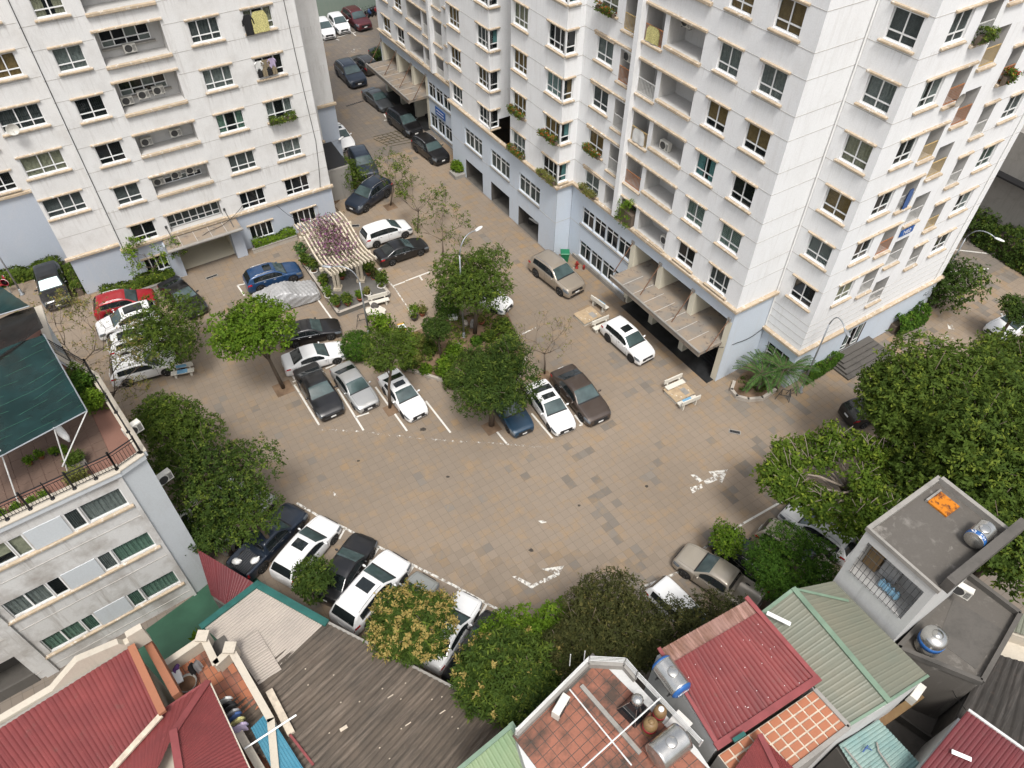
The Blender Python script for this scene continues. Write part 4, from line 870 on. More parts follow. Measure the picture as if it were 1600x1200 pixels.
    m = MB(); m.box(-L / 2 - .02, -L / 2 - .006, -.2, .2, .72, .86); out.append(('number_plate', m.mesh('number_plate', mt['plate']), None))
    ty = MB(); rw = T['rw']; ty.lathe([(rw * .62, -.1), (rw * .93, -.105), (rw, -.07), (rw, .07), (rw * .93, .105), (rw * .62, .1)], 24, 'y')
    ri = MB(); ri.lathe([(rw * .64, -.09), (rw * .66, -.107), (rw * .6, -.1), (rw * .52, -.06), (rw * .1, -.07), (rw * .06, -.075)], 24, 'y')
    sp = MB()
    for i in range(5):
        a = 2 * math.pi * i / 5; c, d = math.cos(a), math.sin(a); px, pz = -d * .035, c * .035
        sp.add([(c * .05 + px, -.085, d * .05 + pz), (c * .05 - px, -.085, d * .05 - pz), (c * rw * .6 - px * .7, -.104, d * rw * .6 - pz * .7), (c * rw * .6 + px * .7, -.104, d * rw * .6 + pz * .7)], [(0, 1, 2, 3)])
    wm = (ty.mesh('wheel', mt['tyre'], True), ri.mesh('rim', mt['black'], True), sp.mesh('spokes', mt['rim']))
    extra = {}
    r0, r1 = T['roof']
    for sgn in (-1, 1):
        m = MB(); pts = [Vector(S.top(r0 + (r1 - r0) * i / 8, sgn * .93)) + Vector((0, 0, .045 if 0 < i < 8 else .0)) for i in range(9)]; m.tube(pts, .02, 6); extra.setdefault('rails', []).append(m.mesh('roof_rail', mt['rim'], True))
    a, b = r0 + .1, r0 + .1 + min(.62, (r1 - r0) * .6); extra['sunroof'] = offs(lambda i, j: S.top(a + (b - a) * i / 4, -.6 + 1.2 * j / 6), .007, 4, 6).mesh('sunroof', mt['cglass'], True)
    a2, b2 = r0 + .08, r1 - .25; extra['panorama'] = offs(lambda i, j: S.top(a2 + (b2 - a2) * i / 6, -.66 + 1.32 * j / 6), .007, 6, 6).mesh('sunroof', mt['cglass'], True)
    extra['ribs'] = []
    for i in range(5):
        y = -.5 + i * .25; m = offs(lambda u_, w_: S.top(r0 + .1 + (r1 - r0 - .2) * u_ / 6, y - .03 + .06 * w_), .01, 6, 1); extra['ribs'].append(m.mesh('roof_rib', mt['car_white'], True))
    extra['shade'] = offs(lambda i, j: S.top(ws[0] + .06 + (ws[1] - ws[0] - .1) * i / 6, -.85 + 1.7 * j / 6), .014, 6, 6).mesh('sun_shade', mt['silverfoil'], True)
    carcache[kind] = (out, wm, T, extra, S); return carcache[kind]
mt['silverfoil'] = M_plain('silver_foil_shade', (.5, .62, .63), .35, .5, .5, .25, 4)
CARS = []
def car(kind, paint, nose, tail, label, opts=(), L=None, W=1.0, rimc=None, nm='car'):
    out, wm, T, ex, S = car_parts(kind); p, q = at(*nose, .45), at(*tail, .45); d = (p - q); d.z = 0; c = (p + q) / 2; c.z = 0
    sc = (L or min(max(d.length, T['L'] * .93), T['L'] * 1.07)) / T['L']
    if 'noseonly' in opts: c = p - d.normalized() * T['L'] * sc / 2; c.z = 0
    if 'tailonly' in opts: c = q + d.normalized() * T['L'] * sc / 2; c.z = 0
    t = thing(nm, label, 'pickup truck' if kind == 'pickup' else 'car', c + Vector((0, 0, .006)), math.atan2(d.y, d.x), 'parked cars'); t.scale = (sc, sc * W if W != 1 else sc, sc)
    pm = mt['car_' + paint]
    for n_, me, k in out: link(n_, me, t, mat=pm if k == 'PAINT' else None)
    for ax in T['ax']:
        for s_ in (-1, 1):
            w_ = link('wheel', wm[0], t, (T['L'] / 2 - ax, s_ * (T['W'] / 2 - .115), T['rw']), math.pi if s_ > 0 else 0); link('rim', wm[1], w_); link('spokes', wm[2], w_, mat=mt[rimc] if rimc else None)
    if 'rails' in opts:
        for me in ex['rails']: link('roof_rail', me, t)
    if 'sunroof' in opts: link('sunroof', ex['sunroof'], t)
    if 'panorama' in opts: link('sunroof', ex['panorama'], t)
    if 'ribs' in opts:
        for me in ex['ribs']: link('roof_rib', me, t, mat=pm)
    if 'shade' in opts: link('sun_shade', ex['shade'], t)
    if 'dlo' in opts: link('roof_panel', ex['panorama'], t, mat=mt['car_black'])
    CARS.append((label, round(d.length, 2), T['L'], round(math.degrees(math.atan2(d.y, d.x))))); return t
car('hatch', 'white', (516, 58), (499, 37), 'white car partly behind the weathered block at the street head')
car('hatch', 'white', (539, 49), (521, 30), 'small white hatchback between the white car and the maroon car by the green wall')
car('suv', 'maroon', (573, 44.5), (543, 22), 'maroon off-roader parked against the far green wall', ('rails',), W=1.03)
car('suv', 'bronze', (554, 92), (583, 112), 'dark bronze car with its tail beside the far canopy', ('rails',))
car('suv', 'navy', (564, 134), (533, 104), 'blue-black off-roader in the middle of the far street', ('rails',), W=1.04)
car('sedan', 'green', (613, 98), (584, 80), 'dark green car half hidden behind the far canopy and a potted shrub', ('tailonly',))
car('sedan', 'grey', (606, 168.5), (575, 144.5), 'dark grey saloon parked beside the far canopy')
car('mpv', 'black', (651, 209), (614, 180), 'black people carrier parked in front of the far entrance steps')
car('suv', 'black', (693, 251.5), (653, 221.5), 'black crossover next to the round green shrub on the street', ('rails',))
car('sedan', 'white', (545, 231), (519, 200), 'white saloon with a rear glass roof beside the ramp wall', ('sunroof',))
car('suv', 'navy', (579, 278), (557, 240), 'dark blue crossover behind the leafy bush')
car('suv', 'navy', (549, 327), (605, 289), 'dark navy crossover parked crosswise below the leafy bush', ('rails',), W=.98)
car('mpv', 'white', (638, 354), (569, 377), 'white people carrier parked right of the pergola')
car('sedan', 'black', (662, 381), (592, 405), 'black saloon parked beside the white people carrier')
car('suv', 'blue', (469, 421), (384, 447), 'blue estate car with sunroof left of the pergola', ('sunroof', 'rails'), W=.98)
car('sedan', 'black', (520.5, 512), (448, 528), 'black saloon left of the round clipped bush')
car('sedan', 'white', (527, 549), (456, 570), 'white saloon beside the round clipped bush')
car('sedan', 'black', (520, 647), (478, 580), 'black saloon with a sun glint on its windscreen', L=4.75)
car('sedan', 'silver', (577, 635), (532, 576), 'silver saloon between the black saloon and a tree')
car('sedan', 'white', (654, 649), (606, 588), 'white saloon with a sunroof right of the small tree', ('sunroof',))
car('sedan', 'dblue', (820, 675), (778, 616), 'blue saloon whose bonnet sticks out from under the mango tree', ('noseonly',))
car('sedan', 'white', (884, 671), (836, 604), 'white executive saloon with long black glass roof', ('panorama',), W=1.04)
car('sedan', 'brown', (936, 653.5), (878, 585), 'dark brown saloon at the end of the middle row', L=4.9, W=1.03)
car('suv', 'white', (1012, 562), (950, 508), 'white crossover with black sunroof before the entrance canopy', ('sunroof',), rimc='black')
car('suv', 'beige', (902, 457), (838, 408), 'beige off-roader with roof bars by the podium windows', ('rails',), W=1.04, L=4.85)
car('sedan', 'white', (795, 481), (739, 456), 'white car hidden behind the big tree near the bench', ('noseonly',))
car('suv', 'black', (92, 478), (76, 424), 'black off-roader with a foil shade behind its windscreen', ('shade',))
car('suv', 'red', (242, 465), (150, 488), 'red crossover along the hedge of the weathered block', ('rails',))
car('sedan', 'black', (311, 489), (263, 444), 'black saloon partly under the tree by the entrance canopy')
car('suv', 'white', (162, 517), (240, 491), 'white crossover next to the red crossover under the tree', ('panorama',))
car('suv', 'white', (262, 523), (180, 548), 'white crossover with roof rails, middle one under the tree', ('rails', 'panorama'))
car('suv', 'white', (268, 565), (184, 588), 'white off-roader with rails, lowest one under the tree', ('rails',))
PK = car('pickup', 'navy', (462, 803), (378, 892), 'blue-black pickup truck with an open bed below the left trees')
car('suv', 'white', (514, 820), (444, 903), 'white crossover with sunroof and red tail lamps beside the pickup', ('sunroof',))
car('sedan', 'black', (568, 847), (514, 932), 'black saloon with a small tree over its tail')
car('suv', 'white', (616, 884), (546, 968), 'white crossover with sunroof and roof rails beside the flowering tree', ('sunroof', 'rails'), L=4.75)
car('mpv', 'lgrey', (671, 903), (604, 992), 'light grey car mostly behind the yellow flowering tree', ('noseonly',))
car('sedan', 'white', (736, 931), (684, 1016), 'white saloon right of the yellow flowering tree', ('noseonly',))
car('sedan', 'black', (780, 962), (728, 1046), 'black car almost hidden by the bright green tree', ('noseonly',))
car('suv', 'silver', (421, 771), (338, 858), 'silver car with roof rails under the left trees', ('rails', 'noseonly'))
car('sedan', 'white', (372, 748), (292, 830), 'white car deep under the left trees', ('noseonly',))
car('mpv', 'white', (1086, 982), (1019, 916), 'white van with a red tail lamp left of the champagne pickup', ('ribs', 'tailonly'), W=.97)
car('pickup', 'champ', (1078, 877), (1166, 937), 'champagne pickup truck facing the plaza', W=1.02)
car('suv', 'black', (1118, 836), (1189, 898), 'black off-roader behind the small bright tree', ('rails', 'noseonly'))
car('mpv', 'champ', (1262, 880), (1186, 828), 'gold people carrier with a ribbed roof', ('ribs', 'tailonly'))
car('suv', 'white', (1226, 794), (1312, 857), 'white off-roader under the spreading tree', ('rails', 'noseonly'))
car('hatch', 'champ', (1290, 800), (1340, 840), 'cream car roof beside the small concrete house')
car('suv', 'black', (1392, 636), (1320, 653), 'black car with a red tail lamp under the big right-hand trees', ('tailonly',))
car('sedan', 'white', (1549, 521), (1622, 497), 'white car at the right edge behind the trees', ('noseonly',))
# car under a grey cover
def car_cover():
    p, q = at(487, 453, .45), at(408, 476, .45); d = p - q; d.z = 0; c = (p + q) / 2; c.z = 0
    t = thing('covered_car', 'car under a wrinkled silver-grey cover left of the pergola', 'car', c, math.atan2(d.y, d.x), 'parked cars'); S = CarShape(CT_['sedan']); L = S.L; m = MB(); nx, ny = 110, 64
    def P(i, j):
        x = L * i / nx; x = min(max(x, .03), L - .03); s_ = S.sec(x); side = [(y * 1.06 + .03, z) for y, z in s_]; side[0] = (side[2][0] + .02, .1); side[1] = (side[2][0] + .01, .3); pts = side + [(-y, z) for y, z in side[-2::-1]]
        acc = [0]
        for a, b in zip(pts[:-1], pts[1:]): acc.append(acc[-1] + math.dist(a, b))
        s_t = acc[-1] * j / ny; y = float(np.interp(s_t, acc, [a[0] for a in pts])); z = float(np.interp(s_t, acc, [a[1] for a in pts])) + .03
        k = abs(2 * j / ny - 1); wr_ = .022 * math.sin(i * .55 + 5 * k + math.sin(i * .21) * 3) * (k > .35) * k + .012 * math.sin(i * .9 + j * .35) + .01 * math.sin(j * .8 - i * .3)
        return (L / 2 - x + (.05 if i == 0 else -.05 if i == nx else 0), y + wr_ * (1 if y > 0 else -1) * 1.4, z + wr_)
    m.grid(P, nx, ny); m.add([P(0, j) for j in range(ny + 1)], [tuple(range(ny + 1))]); m.add([P(nx, j) for j in range(ny + 1)], [tuple(range(ny + 1))])
    cv = m.build('cover', M_plain('cover_fabric', (.36, .36, .36), .5, .2, .5, .12, 2), t, True)
    o = MB(); o.box(-.6, .6, -.88, -.8, .0, .1); 
    for ax in S.T['ax']:
        for s_ in (-1, 1): link('wheel', carcache['sedan'][1][0], t, (L / 2 - ax, s_ * (S.T['W'] / 2 - .16), S.T['rw']))
car_cover()
bl = MB()
for i in range(11): bl.box(-2.48, -1.15, -.72 + i * .135, -.65 + i * .135, .725, .745)
bl.build('bed_liner', M_plain('bed_liner', (.06, .06, .06), .7), PK)
for i, (x, y, lab) in enumerate(((-2.1, .45, 'white sack at the tailgate of the open pickup bed'), (-1.5, -.4, 'pale sack in the far corner of the open pickup bed'))):
    p = PK.matrix_basis @ Vector((x, y, .74)); t = thing('sack', lab, 'sack', p, i * .7); m = MB(); m.blob((0, 0, .13), (.26, .2, .14), 12, 8, .25); m.build('cloth', mt['whitep'], t, True); m = MB(); m.tube([(.2, 0, .18), (.3, .02, .22)], [.06, .03], 7); m.build('tied_neck', mt['whitep'], t, True)
# ---------------------------------------------------------------- low houses in the foreground
def M_metalroof(name, c, c2, dirt=.5, rough=.5, ax=None):
    t = NT(name); p = t.pos(); c = tuple(x * .74 for x in c); c2 = tuple(x * .78 for x in c2); a = t.mix(t.ramp(t.noise(p, .8, 5, .6), .35, .68), c, c2)
    a = t.mix(t.ramp(t.noise(p, 2.6, 6, .7), .58, .78, 0, dirt), a, (.09, .06, .045)); a = t.mix(t.ramp(t.noise(p, 9, 4), .66, .76, 0, .4), a, tuple(min(1, x * 1.8 + .05) for x in c))
    
    if ax is not None:
        q = t.new('ShaderNodeMapping'); t.lk(t.pos(rotz=-ax), q.inputs[0]); q.inputs['Scale'].default_value = (.35, 5.5, 1); a = t.mix(t.ramp(t.noise(q.outputs[0], 1.0, 5, .7), .5, .7, 0, .75), a, tuple(min(1, x * 1.7 + .02) for x in c)); a = t.mix(t.ramp(t.noise(q.outputs[0], 1.7, 4, .7), .55, .72, 0, .7), a, tuple(x * .55 for x in c))
    return t.set(a, rough, 0, .4)
def axis(p, q): d = q - p; return math.atan2(d.y, d.x)
mt['r_red'] = M_metalroof('roof_red', (.25, .05, .047), (.17, .034, .034), .55); mt['r_red2'] = M_metalroof('roof_red_rose', (.28, .062, .06), (.21, .05, .05), .45); mt['r_dred'] = M_metalroof('roof_dark_red', (.17, .03, .034), (.13, .026, .03), .3)
mt['r_rust'] = M_metalroof('roof_rust_streaks', (.4, .24, .2), (.22, .11, .07), .7, .5, axis(at(1052, 1035, 9.7), at(1121, 1166, 9.3))); mt['r_beige'] = M_metalroof('roof_beige', (.42, .37, .32), (.47, .41, .35), .35, .7); mt['r_brown'] = M_metalroof('roof_fibre_brown', (.15, .118, .09), (.09, .075, .06), .7, .9, axis(at(500, 969, 4.2), at(318, 1120, 4.6)))
mt['r_green'] = M_metalroof('roof_grey_green', (.2, .21, .16), (.215, .21, .155), .3); mt['r_lgreen'] = M_metalroof('roof_pale_green', (.22, .32, .17), (.26, .33, .18), .25); mt['r_teal'] = M_metalroof('roof_teal', (.2, .34, .33), (.3, .4, .36), .6); mt['r_blue'] = M_metalroof('roof_sky_blue', (.06, .25, .36), (.1, .3, .4), .35)
mt['r_dark'] = M_metalroof('roof_fibre_dark', (.055, .048, .042), (.035, .032, .028), .6, .9, axis(at(1548, 1020, 6.8), at(1490, 1130, 6.2))); mt['tealflash'] = M_plain('teal_flashing', (.02, .1, .085), .4, .2, .5, .25, 2); mt['greenflash'] = M_plain('green_flashing', (.16, .23, .165), .5, .1, .4, .15, 2); mt['redflash'] = M_plain('red_flashing', (.22, .055, .055), .5, .1, .4, .15, 2)
mt['terracotta'] = M_paint('terracotta_tile', (.28, .115, .075), (.06, .045, .035), .95, .2, .8, .45, .62, 1.0); mt['terracotta2'] = M_paint('terracotta_tile_bright', (.36, .14, .075), (.2, .11, .075), .5, .2, .8, .45, .7)
mt['mortar'] = M_plain('pale_mortar', (.5, .43, .34), .9, 0, .2, .2, 5); mt['creamwall'] = M_paint('cream_parapet', (.5, .45, .37), (.2, .17, .13), .6, .6); mt['orangewall'] = M_paint('orange_parapet', (.3, .125, .07), (.14, .08, .05), .7, .6); mt['greywall'] = M_paint('grey_render', (.52, .52, .505), (.17, .17, .16), .55, .8)
mt['llwall'] = M_paint('ll_wall_white', (.56, .555, .535), (.2, .165, .13), .9, 1.0, lo=.45, hi=.7, cloud=.8); mt['llside'] = M_paint('ll_wall_blue_grey', (.5, .53, .545), (.34, .33, .31), .6, .5); mt['greencourt'] = M_plain('green_court_floor', (.024, .075, .045), .45, 0, .5, .3, .5)
mt['stainless'] = M_plain('stainless_tank', (.55, .54, .51), .24, .9, .5, .12, 3); mt['tankblue'] = M_plain('tank_end_blue', (.02, .1, .3), .4)
def house(name, label, px, z=0): return thing(name, label, 'house', at(*px, z) * 1.0 if z == 0 else Vector((*at(*px, z)[:2], 0)), 0)
def loc(o, v): return Vector(v) - o.location
def sheets(o, A, B, C, D, pitch, amp, mat, width=1.0, rows=1, name='roof_sheet', lift=0.0, mats=None, rib=False):
    """corrugated sheets: ridges run from edge AB to edge DC; one object per sheet"""
    A, B, C, D = (loc(o, p) for p in (A, B, C, D)); W = (B - A).length; k = max(1, round(W / width)); up = Vector((0, 0, 1))
    for i in range(k):
        a0, a1 = i / k, (i + 1) / k + (.02 if i < k - 1 else 0); nn = max(2, round(W / k / pitch)) * 4
        for r_ in range(rows):
            b0, b1 = r_ / rows, (r_ + 1) / rows + (.02 if r_ < rows - 1 else 0); dz = lift + .006 * (i % 2) + .01 * (rows - 1 - r_) + rng.random() * .004; skew = (rng.random() - .5) * .012; m = MB()
            def P(s_, t_):
                a = a0 + (a1 - a0) * s_ / nn; b = b0 + (b1 - b0) * t_ / 2; p = (A * (1 - a) + B * a) * (1 - b) + (D * (1 - a) + C * a) * b
                return p + up * (dz + skew * t_ + amp * ((0, .8, 1, .2) if not rib else (0, 0, 0, 1))[s_ % 4])
            m.grid(P, nn, 2); m.build(name, mt[(mats[(i * 7 + r_ * 3) % len(mats)]) if mats else mat], o)
def strip(o, p, q, w, h, mat, name, dz=0.0, ext=0.0):
    m = MB(); m.obox(loc(o, p), loc(o, q), w, h, dz, ext); return m.build(name, mt[mat], o)
def walls(o, pts, z0, z1, mat, name='wall'):
    m = MB(); m.prism([loc(o, p) for p in pts], z0, z1); return m.build(name, mt[mat], o)
def tiles(o, A, B, C, D, n, m_, mat, gap=.012, th=.02, name='floor_tile', base='mortar', var=None, clip=None):
    A, B, C, D = (loc(o, p) for p in (A, B, C, D)); up = Vector((0, 0, 1)); Q = lambda a, b: (A * (1 - a) + B * a) * (1 - b) + (D * (1 - a) + C * a) * b
    m2 = MB(); m2.quad(A, B, C, D); m2.build('mortar_bed', mt[base], o)
    ga, gb = gap / (B - A).length, gap / (D - A).length
    for i in range(n):
        for j in range(m_):
            c = Q((i + .5) / n, (j + .5) / m_)
            if clip and not inpoly(np.array([c.x]), np.array([c.y]), [loc(o, p) for p in clip])[0]: continue
            t = MB(); q = [Q(i / n + ga, j / m_ + gb), Q((i + 1) / n - ga, j / m_ + gb), Q((i + 1) / n - ga, (j + 1) / m_ - gb), Q(i / n + ga, (j + 1) / m_ - gb)]; h = th + rng.random() * .006
            t.add([p for p in q] + [p + up * h for p in q], [(4, 5, 6, 7), (0, 1, 5, 4), (1, 2, 6, 5), (2, 3, 7, 6), (3, 0, 4, 7)]); t.build(name, mt[mat if not var or rng.random() > .3 else var], o)
# ---- building with the roof garden
P1, PL_, P2 = at(184, 735, 11), at(0, 820, 11), at(223, 708, 11); tv = (P1 - PL_).normalized(); ang = math.atan2(tv.y, tv.x); inw = Vector((-tv.y, tv.x, 0))
LLB = thing('garden_roof_building', 'grey stained building with a planted roof terrace at the lower left', 'building', (P1.x, P1.y, 0), ang)
class Loc(Bld):
    def __init__(s, root): s.root = root; s.ov = s.ou = 0.0
LL = Loc(LLB)
def ll(p): d = Vector(p) - Vector((P1.x, P1.y, 0)); return Vector((d.x * tv.x + d.y * tv.y, d.x * inw.x + d.y * inw.y, d.z))
mt['terrfloor'] = M_paint('terrace_tile', (.13, .085, .064), (.07, .05, .04), .6, .2, .7, .45, .7); mt['terrborder'] = M_paint('terrace_border_tile', (.2, .105, .078), (.1, .06, .05), .6, .2)
F2 = ll(P2); S1 = ll(at(140, 592, 11)); S2 = ll(at(84, 556, 11)); S3 = ll(at(60, 480, 11))
bands = [(8.72, 9.98), (5.2, 6.45), (1.55, 2.8)]
hol = []
for z0, z1 in bands:
    for a, b_ in ((-2.02, -.32), (-2.68, -2.06), (-4.86, -4.26), (-6.65, -4.9)): hol.append((a, b_, z0, z1, .3, False))
hol += [(-10.5, -7.8, .0, 2.7, 1.5, True), (-10.5, -7.8, 4.1, 6.4, 1.5, True)]
m = MB(); inn = []; wallface(m, 'y', 0, -14, 0, 0, 10.75, hol, inn); LL.part(m, 'wall', mt['llwall']); parts(LL, inn, 'balcony_recess', 'darkconc')
m = MB(); pts = [(0, 0), (F2.x, F2.y), (S1.x + .25, S1.y), (S2.x, S2.y + .3), (S3.x, S3.y), (-14, S3.y)]
for a, b_ in zip(pts[:-1], pts[1:]): m.quad((*a, 0), (*b_, 0), (*b_, 10.75), (*a, 10.75))
LL.part(m, 'side_wall', mt['llside'])
m = MB(); m.prism([(-14, .06), (0, .06)] + [(p[0] - .05, p[1]) for p in pts[1:]], 10.3, 10.5); LL.part(m, 'roof_slab', mt['terrborder'])
for a, b_ in ((-14, 0),):
    m = MB(); m.box(-14, .05, -.16, .3, 10.72, 11.0); LL.part(m, 'parapet', mt['llside']); m = MB(); m.box(-14, .07, -.2, .34, 11.0, 11.06); LL.part(m, 'coping', mt['creamwall'])
for a, b_ in zip([(0, 0)] + pts[1:4], pts[1:5]):
    m = MB(); m.obox((*a, 10.72), (*b_, 10.72), .3, .3); LL.part(m, 'parapet', mt['llside']); m = MB(); m.obox((*a, 11.02), (*b_, 11.02), .36, .06); LL.part(m, 'coping', mt['creamwall'])
for i, (z0, z1) in enumerate(bands):
    window(LL, 'y', 0, -2.02, -.32, z0, z1, 1, 'curtain', ['grey', 'green', 'green'][i], 0, False, False, depth=.08); window(LL, 'y', 0, -2.68, -2.06, z0, z1, 1, 'curtain', ['dgrey', 'grey', 'green'][i], 0, False, False, depth=.02)
    window(LL, 'y', 0, -4.86, -4.26, z0, z1, 1, ['blind', 'dark', 'curtain'][i], ['beige', 'grey', 'green'][i], 0, False, False, depth=.02); window(LL, 'y', 0, -6.65, -4.9, z0, z1, 2, ['blind', 'curtain', 'curtain'][i], ['beige', 'grey', 'green'][i], 0, False, False, depth=.08)
    ledge_bar(LL, 'y', 0, -7.0, -.2, z0 - .16, .1, .12, 'window_sill'); m = MB(); m.box(-4.2, -2.74, -.035, .0, z0 - .02, z1 + .02); LL.part(m, 'blank_panel', mt['llside'])
    m = MB(); m.box(-14, .02, -.02, .0, z0 - 1.02, z0 - .98); LL.part(m, 'groove', mt['groove'])
m = MB(); m.box(-.16, .0, -.1, 0, 0, 10.7); LL.part(m, 'corner_pilaster', mt['llwall']); m = MB(); m.box(-7.5, -6.95, -.12, 0, 0, 10.7); LL.part(m, 'pilaster', mt['llwall'])
for z in (0, 4.1):
    m = MB(); m.box(-10.5, -7.8, -.06, .06, z, z + .75); LL.part(m, 'balcony_parapet', mt['darkconc'])
def lw(x, y, z): return Vector((P1.x, P1.y, 0)) + Vector((tv.x, tv.y, 0)) * x + inw * y + Vector((0, 0, z))
for i in range(22):
    for j in range(13):
        x0, y0 = -11.5 + i * .52, .5 + j * .52
        if not inpoly(np.array([x0 + .4]), np.array([y0 + .3]), [(-14, .3), (-.2, .3)] + [(p[0] - .3, p[1]) for p in pts[1:4]] + [(-14, 9)])[0]: continue
        m = MB(); m.bbox(x0 + .006, x0 + .514, y0 + .006, y0 + .514, 10.5, 10.525 + rng.random() * .004, .004); LL.part(m, 'floor_tile', mt['terrborder' if j < 2 else 'terrfloor'])
# railing round the terrace
def fence(o, a, b_, z0, h, npost, mat, step=.13, nm='railing'):
    a, b_ = Vector((*a[:2], z0)), Vector((*b_[:2], z0)); d = b_ - a; m = MB(); up = Vector((0, 0, 1))
    m.tube([a + up * h, b_ + up * h], .03, 6); m.tube([a + up * .12, b_ + up * .12], .018, 6); m.tube([a + up * (h - .16), b_ + up * (h - .16)], .018, 6); k = int(d.length / step)
    for i in range(1, k): p = a + d * (i / k); m.tube([p + up * .12, p + up * (h - .16)], .011, 5)
    LL_ = m.build(nm, mt[mat], o)
    for i in range(npost + 1):
        p = a + d * (i / npost); m = MB(); big = i % 2 == 0; m.tube([p, p + up * (h + .1)], .045 if big else .025, 8); m.blob(p + up * (h + .12), .055 if big else .03); m.lathe([(.09, 0), (.09, .03), (.05, .05)], 10, 'z', p); m.build('post', mt[mat], LL_)
    return LL_
mt['railblack'] = M_plain('railing_black', (.015, .015, .016), .45, .4)
fence(LLB, (-12, .02), (0, .02), 11.06, 1.0, 14, 'railblack'); fence(LLB, (0, .02), (F2.x - .05, F2.y), 11.06, 1.0, 1, 'railblack'); fence(LLB, (F2.x - .05, F2.y), (S1.x + .2, S1.y), 11.06, 1.0, 4, 'railblack'); fence(LLB, (S1.x + .2, S1.y), (S2.x, S2.y + .3), 11.06, 1.0, 2, 'railblack')
# green shade net on poles over the terrace (translucent woven cloth)
def M_net(name, c, dens):
    t = NT(name); p = t.pos(); t.set(t.mix(t.ramp(t.noise(p, 1.2, 4), .35, .65), c, tuple(x * .6 for x in c)), .8, 0, .2)
    w = t.new('ShaderNodeTexWave'); w.inputs['Scale'].default_value = 2.6; w.inputs['Distortion'].default_value = .6; t.lk(t.pos(rotz=-ang + math.pi / 2), w.inputs['Vector'])
    tr = t.new('ShaderNodeBsdfTransparent'); ms = t.new('ShaderNodeMixShader'); f = t.ramp(t.noise(p, .7, 3), .3, .7, dens - .1, dens + .05); t.lk(f, ms.inputs[0]); t.lk(tr.outputs[0], ms.inputs[1]); t.lk(t.b.outputs[0], ms.inputs[2]); t.lk(ms.outputs[0], t.out.inputs[0]); return t.mat
mt['net'] = M_net('shade_net_green', (.009, .034, .034), .95); mt['netblack'] = M_net('shade_net_black', (.014, .014, .013), .95)
net = thing('shade_net', 'dark green shade net stretched over the roof terrace', 'awning', (P1.x, P1.y, 10.5), ang)
N = [ll(at(*p)) for p in ((136, 642, 13.0), (68, 522, 13.2), (54, 515, 13.4), (-80, 575, 13.4), (-60, 745, 13.0), (0, 703, 13.0))]
def netP(i, j, Q, n1=14, n2=12):
    a, b = i / n1, j / n2; p = (Q[0] * (1 - a) + Q[1] * a) * (1 - b) + (Q[3] * (1 - a) + Q[2] * a) * b
    return (p.x, p.y, p.z - 10.5 - .35 * math.sin(math.pi * a) * math.sin(math.pi * b) + .03 * math.sin(i * 2.1 + j))
m = MB(); m.grid(lambda i, j: netP(i, j, (N[0], N[1], N[3], N[4])), 14, 12); m.build('net', mt['net'], net, True)
for i in range(1, 12):
    m = MB(); m.tube([netP(i * 14 / 12, k, (N[0], N[1], N[3], N[4])) for k in range(13)], .006, 4); m.build('net_cord', M_plain('green_cord', (.02, .12, .07), .7) if i == 1 else bpy.data.materials['green_cord'], net)
NB = [ll(at(*p)) for p in ((68, 512, 13.3), (52, 478, 13.0), (-60, 520, 13.2), (-60, 600, 13.4))]
m = MB(); m.grid(lambda i, j: netP(i, j, NB), 14, 12); m.build('black_net', mt['netblack'], net, True)
NC = [ll(at(*p)) for p in ((46, 478, 13.4), (-10, 440, 13.4), (-90, 470, 13.4), (-60, 510, 13.4))]
m = MB(); m.grid(lambda i, j: netP(i, j, NC), 14, 12); m.build('upper_net', mt['net'], net, True)
for a, b_ in ((N[0], N[4]), (N[0], N[1]), (NC[0], NC[3])):
    m = MB(); m.tube([a - Vector((0, 0, 10.5)), b_ - Vector((0, 0, 10.5))], .03, 6); m.build('pole', mt['steel'], net)
for p, q in ((ll(at(107, 742, 10.5)), ll(at(84, 668, 13.0))), (ll(at(107, 742, 10.5)) + Vector((0, 0, .6)), N[0]), (ll(at(30, 790, 10.5)), ll(at(0, 703, 13.0)))):
    m = MB(); m.tube([Vector((p.x, p.y, p.z - 10.5)), Vector((q.x, q.y, q.z - 10.5))], .03, 6); m.build('pole', mt['rail_w'], net)
pa = thing('furled_parasol', 'furled white parasol hanging from the terrace awning pole', 'parasol', at(101, 684, 11.6)); m = MB(); m.tube([(0, 0, 1.15), (.05, -.05, .8), (.12, -.1, .45), (.22, -.14, .2), (.3, -.2, 0)], [.04, .14, .17, .13, .05], 9); m.build('cloth', mt['whitep'], pa, True); m = MB(); m.tube([(.0, 0, 1.3), (.32, -.22, -.1)], .02, 6); m.build('stick', mt['bars'], pa)
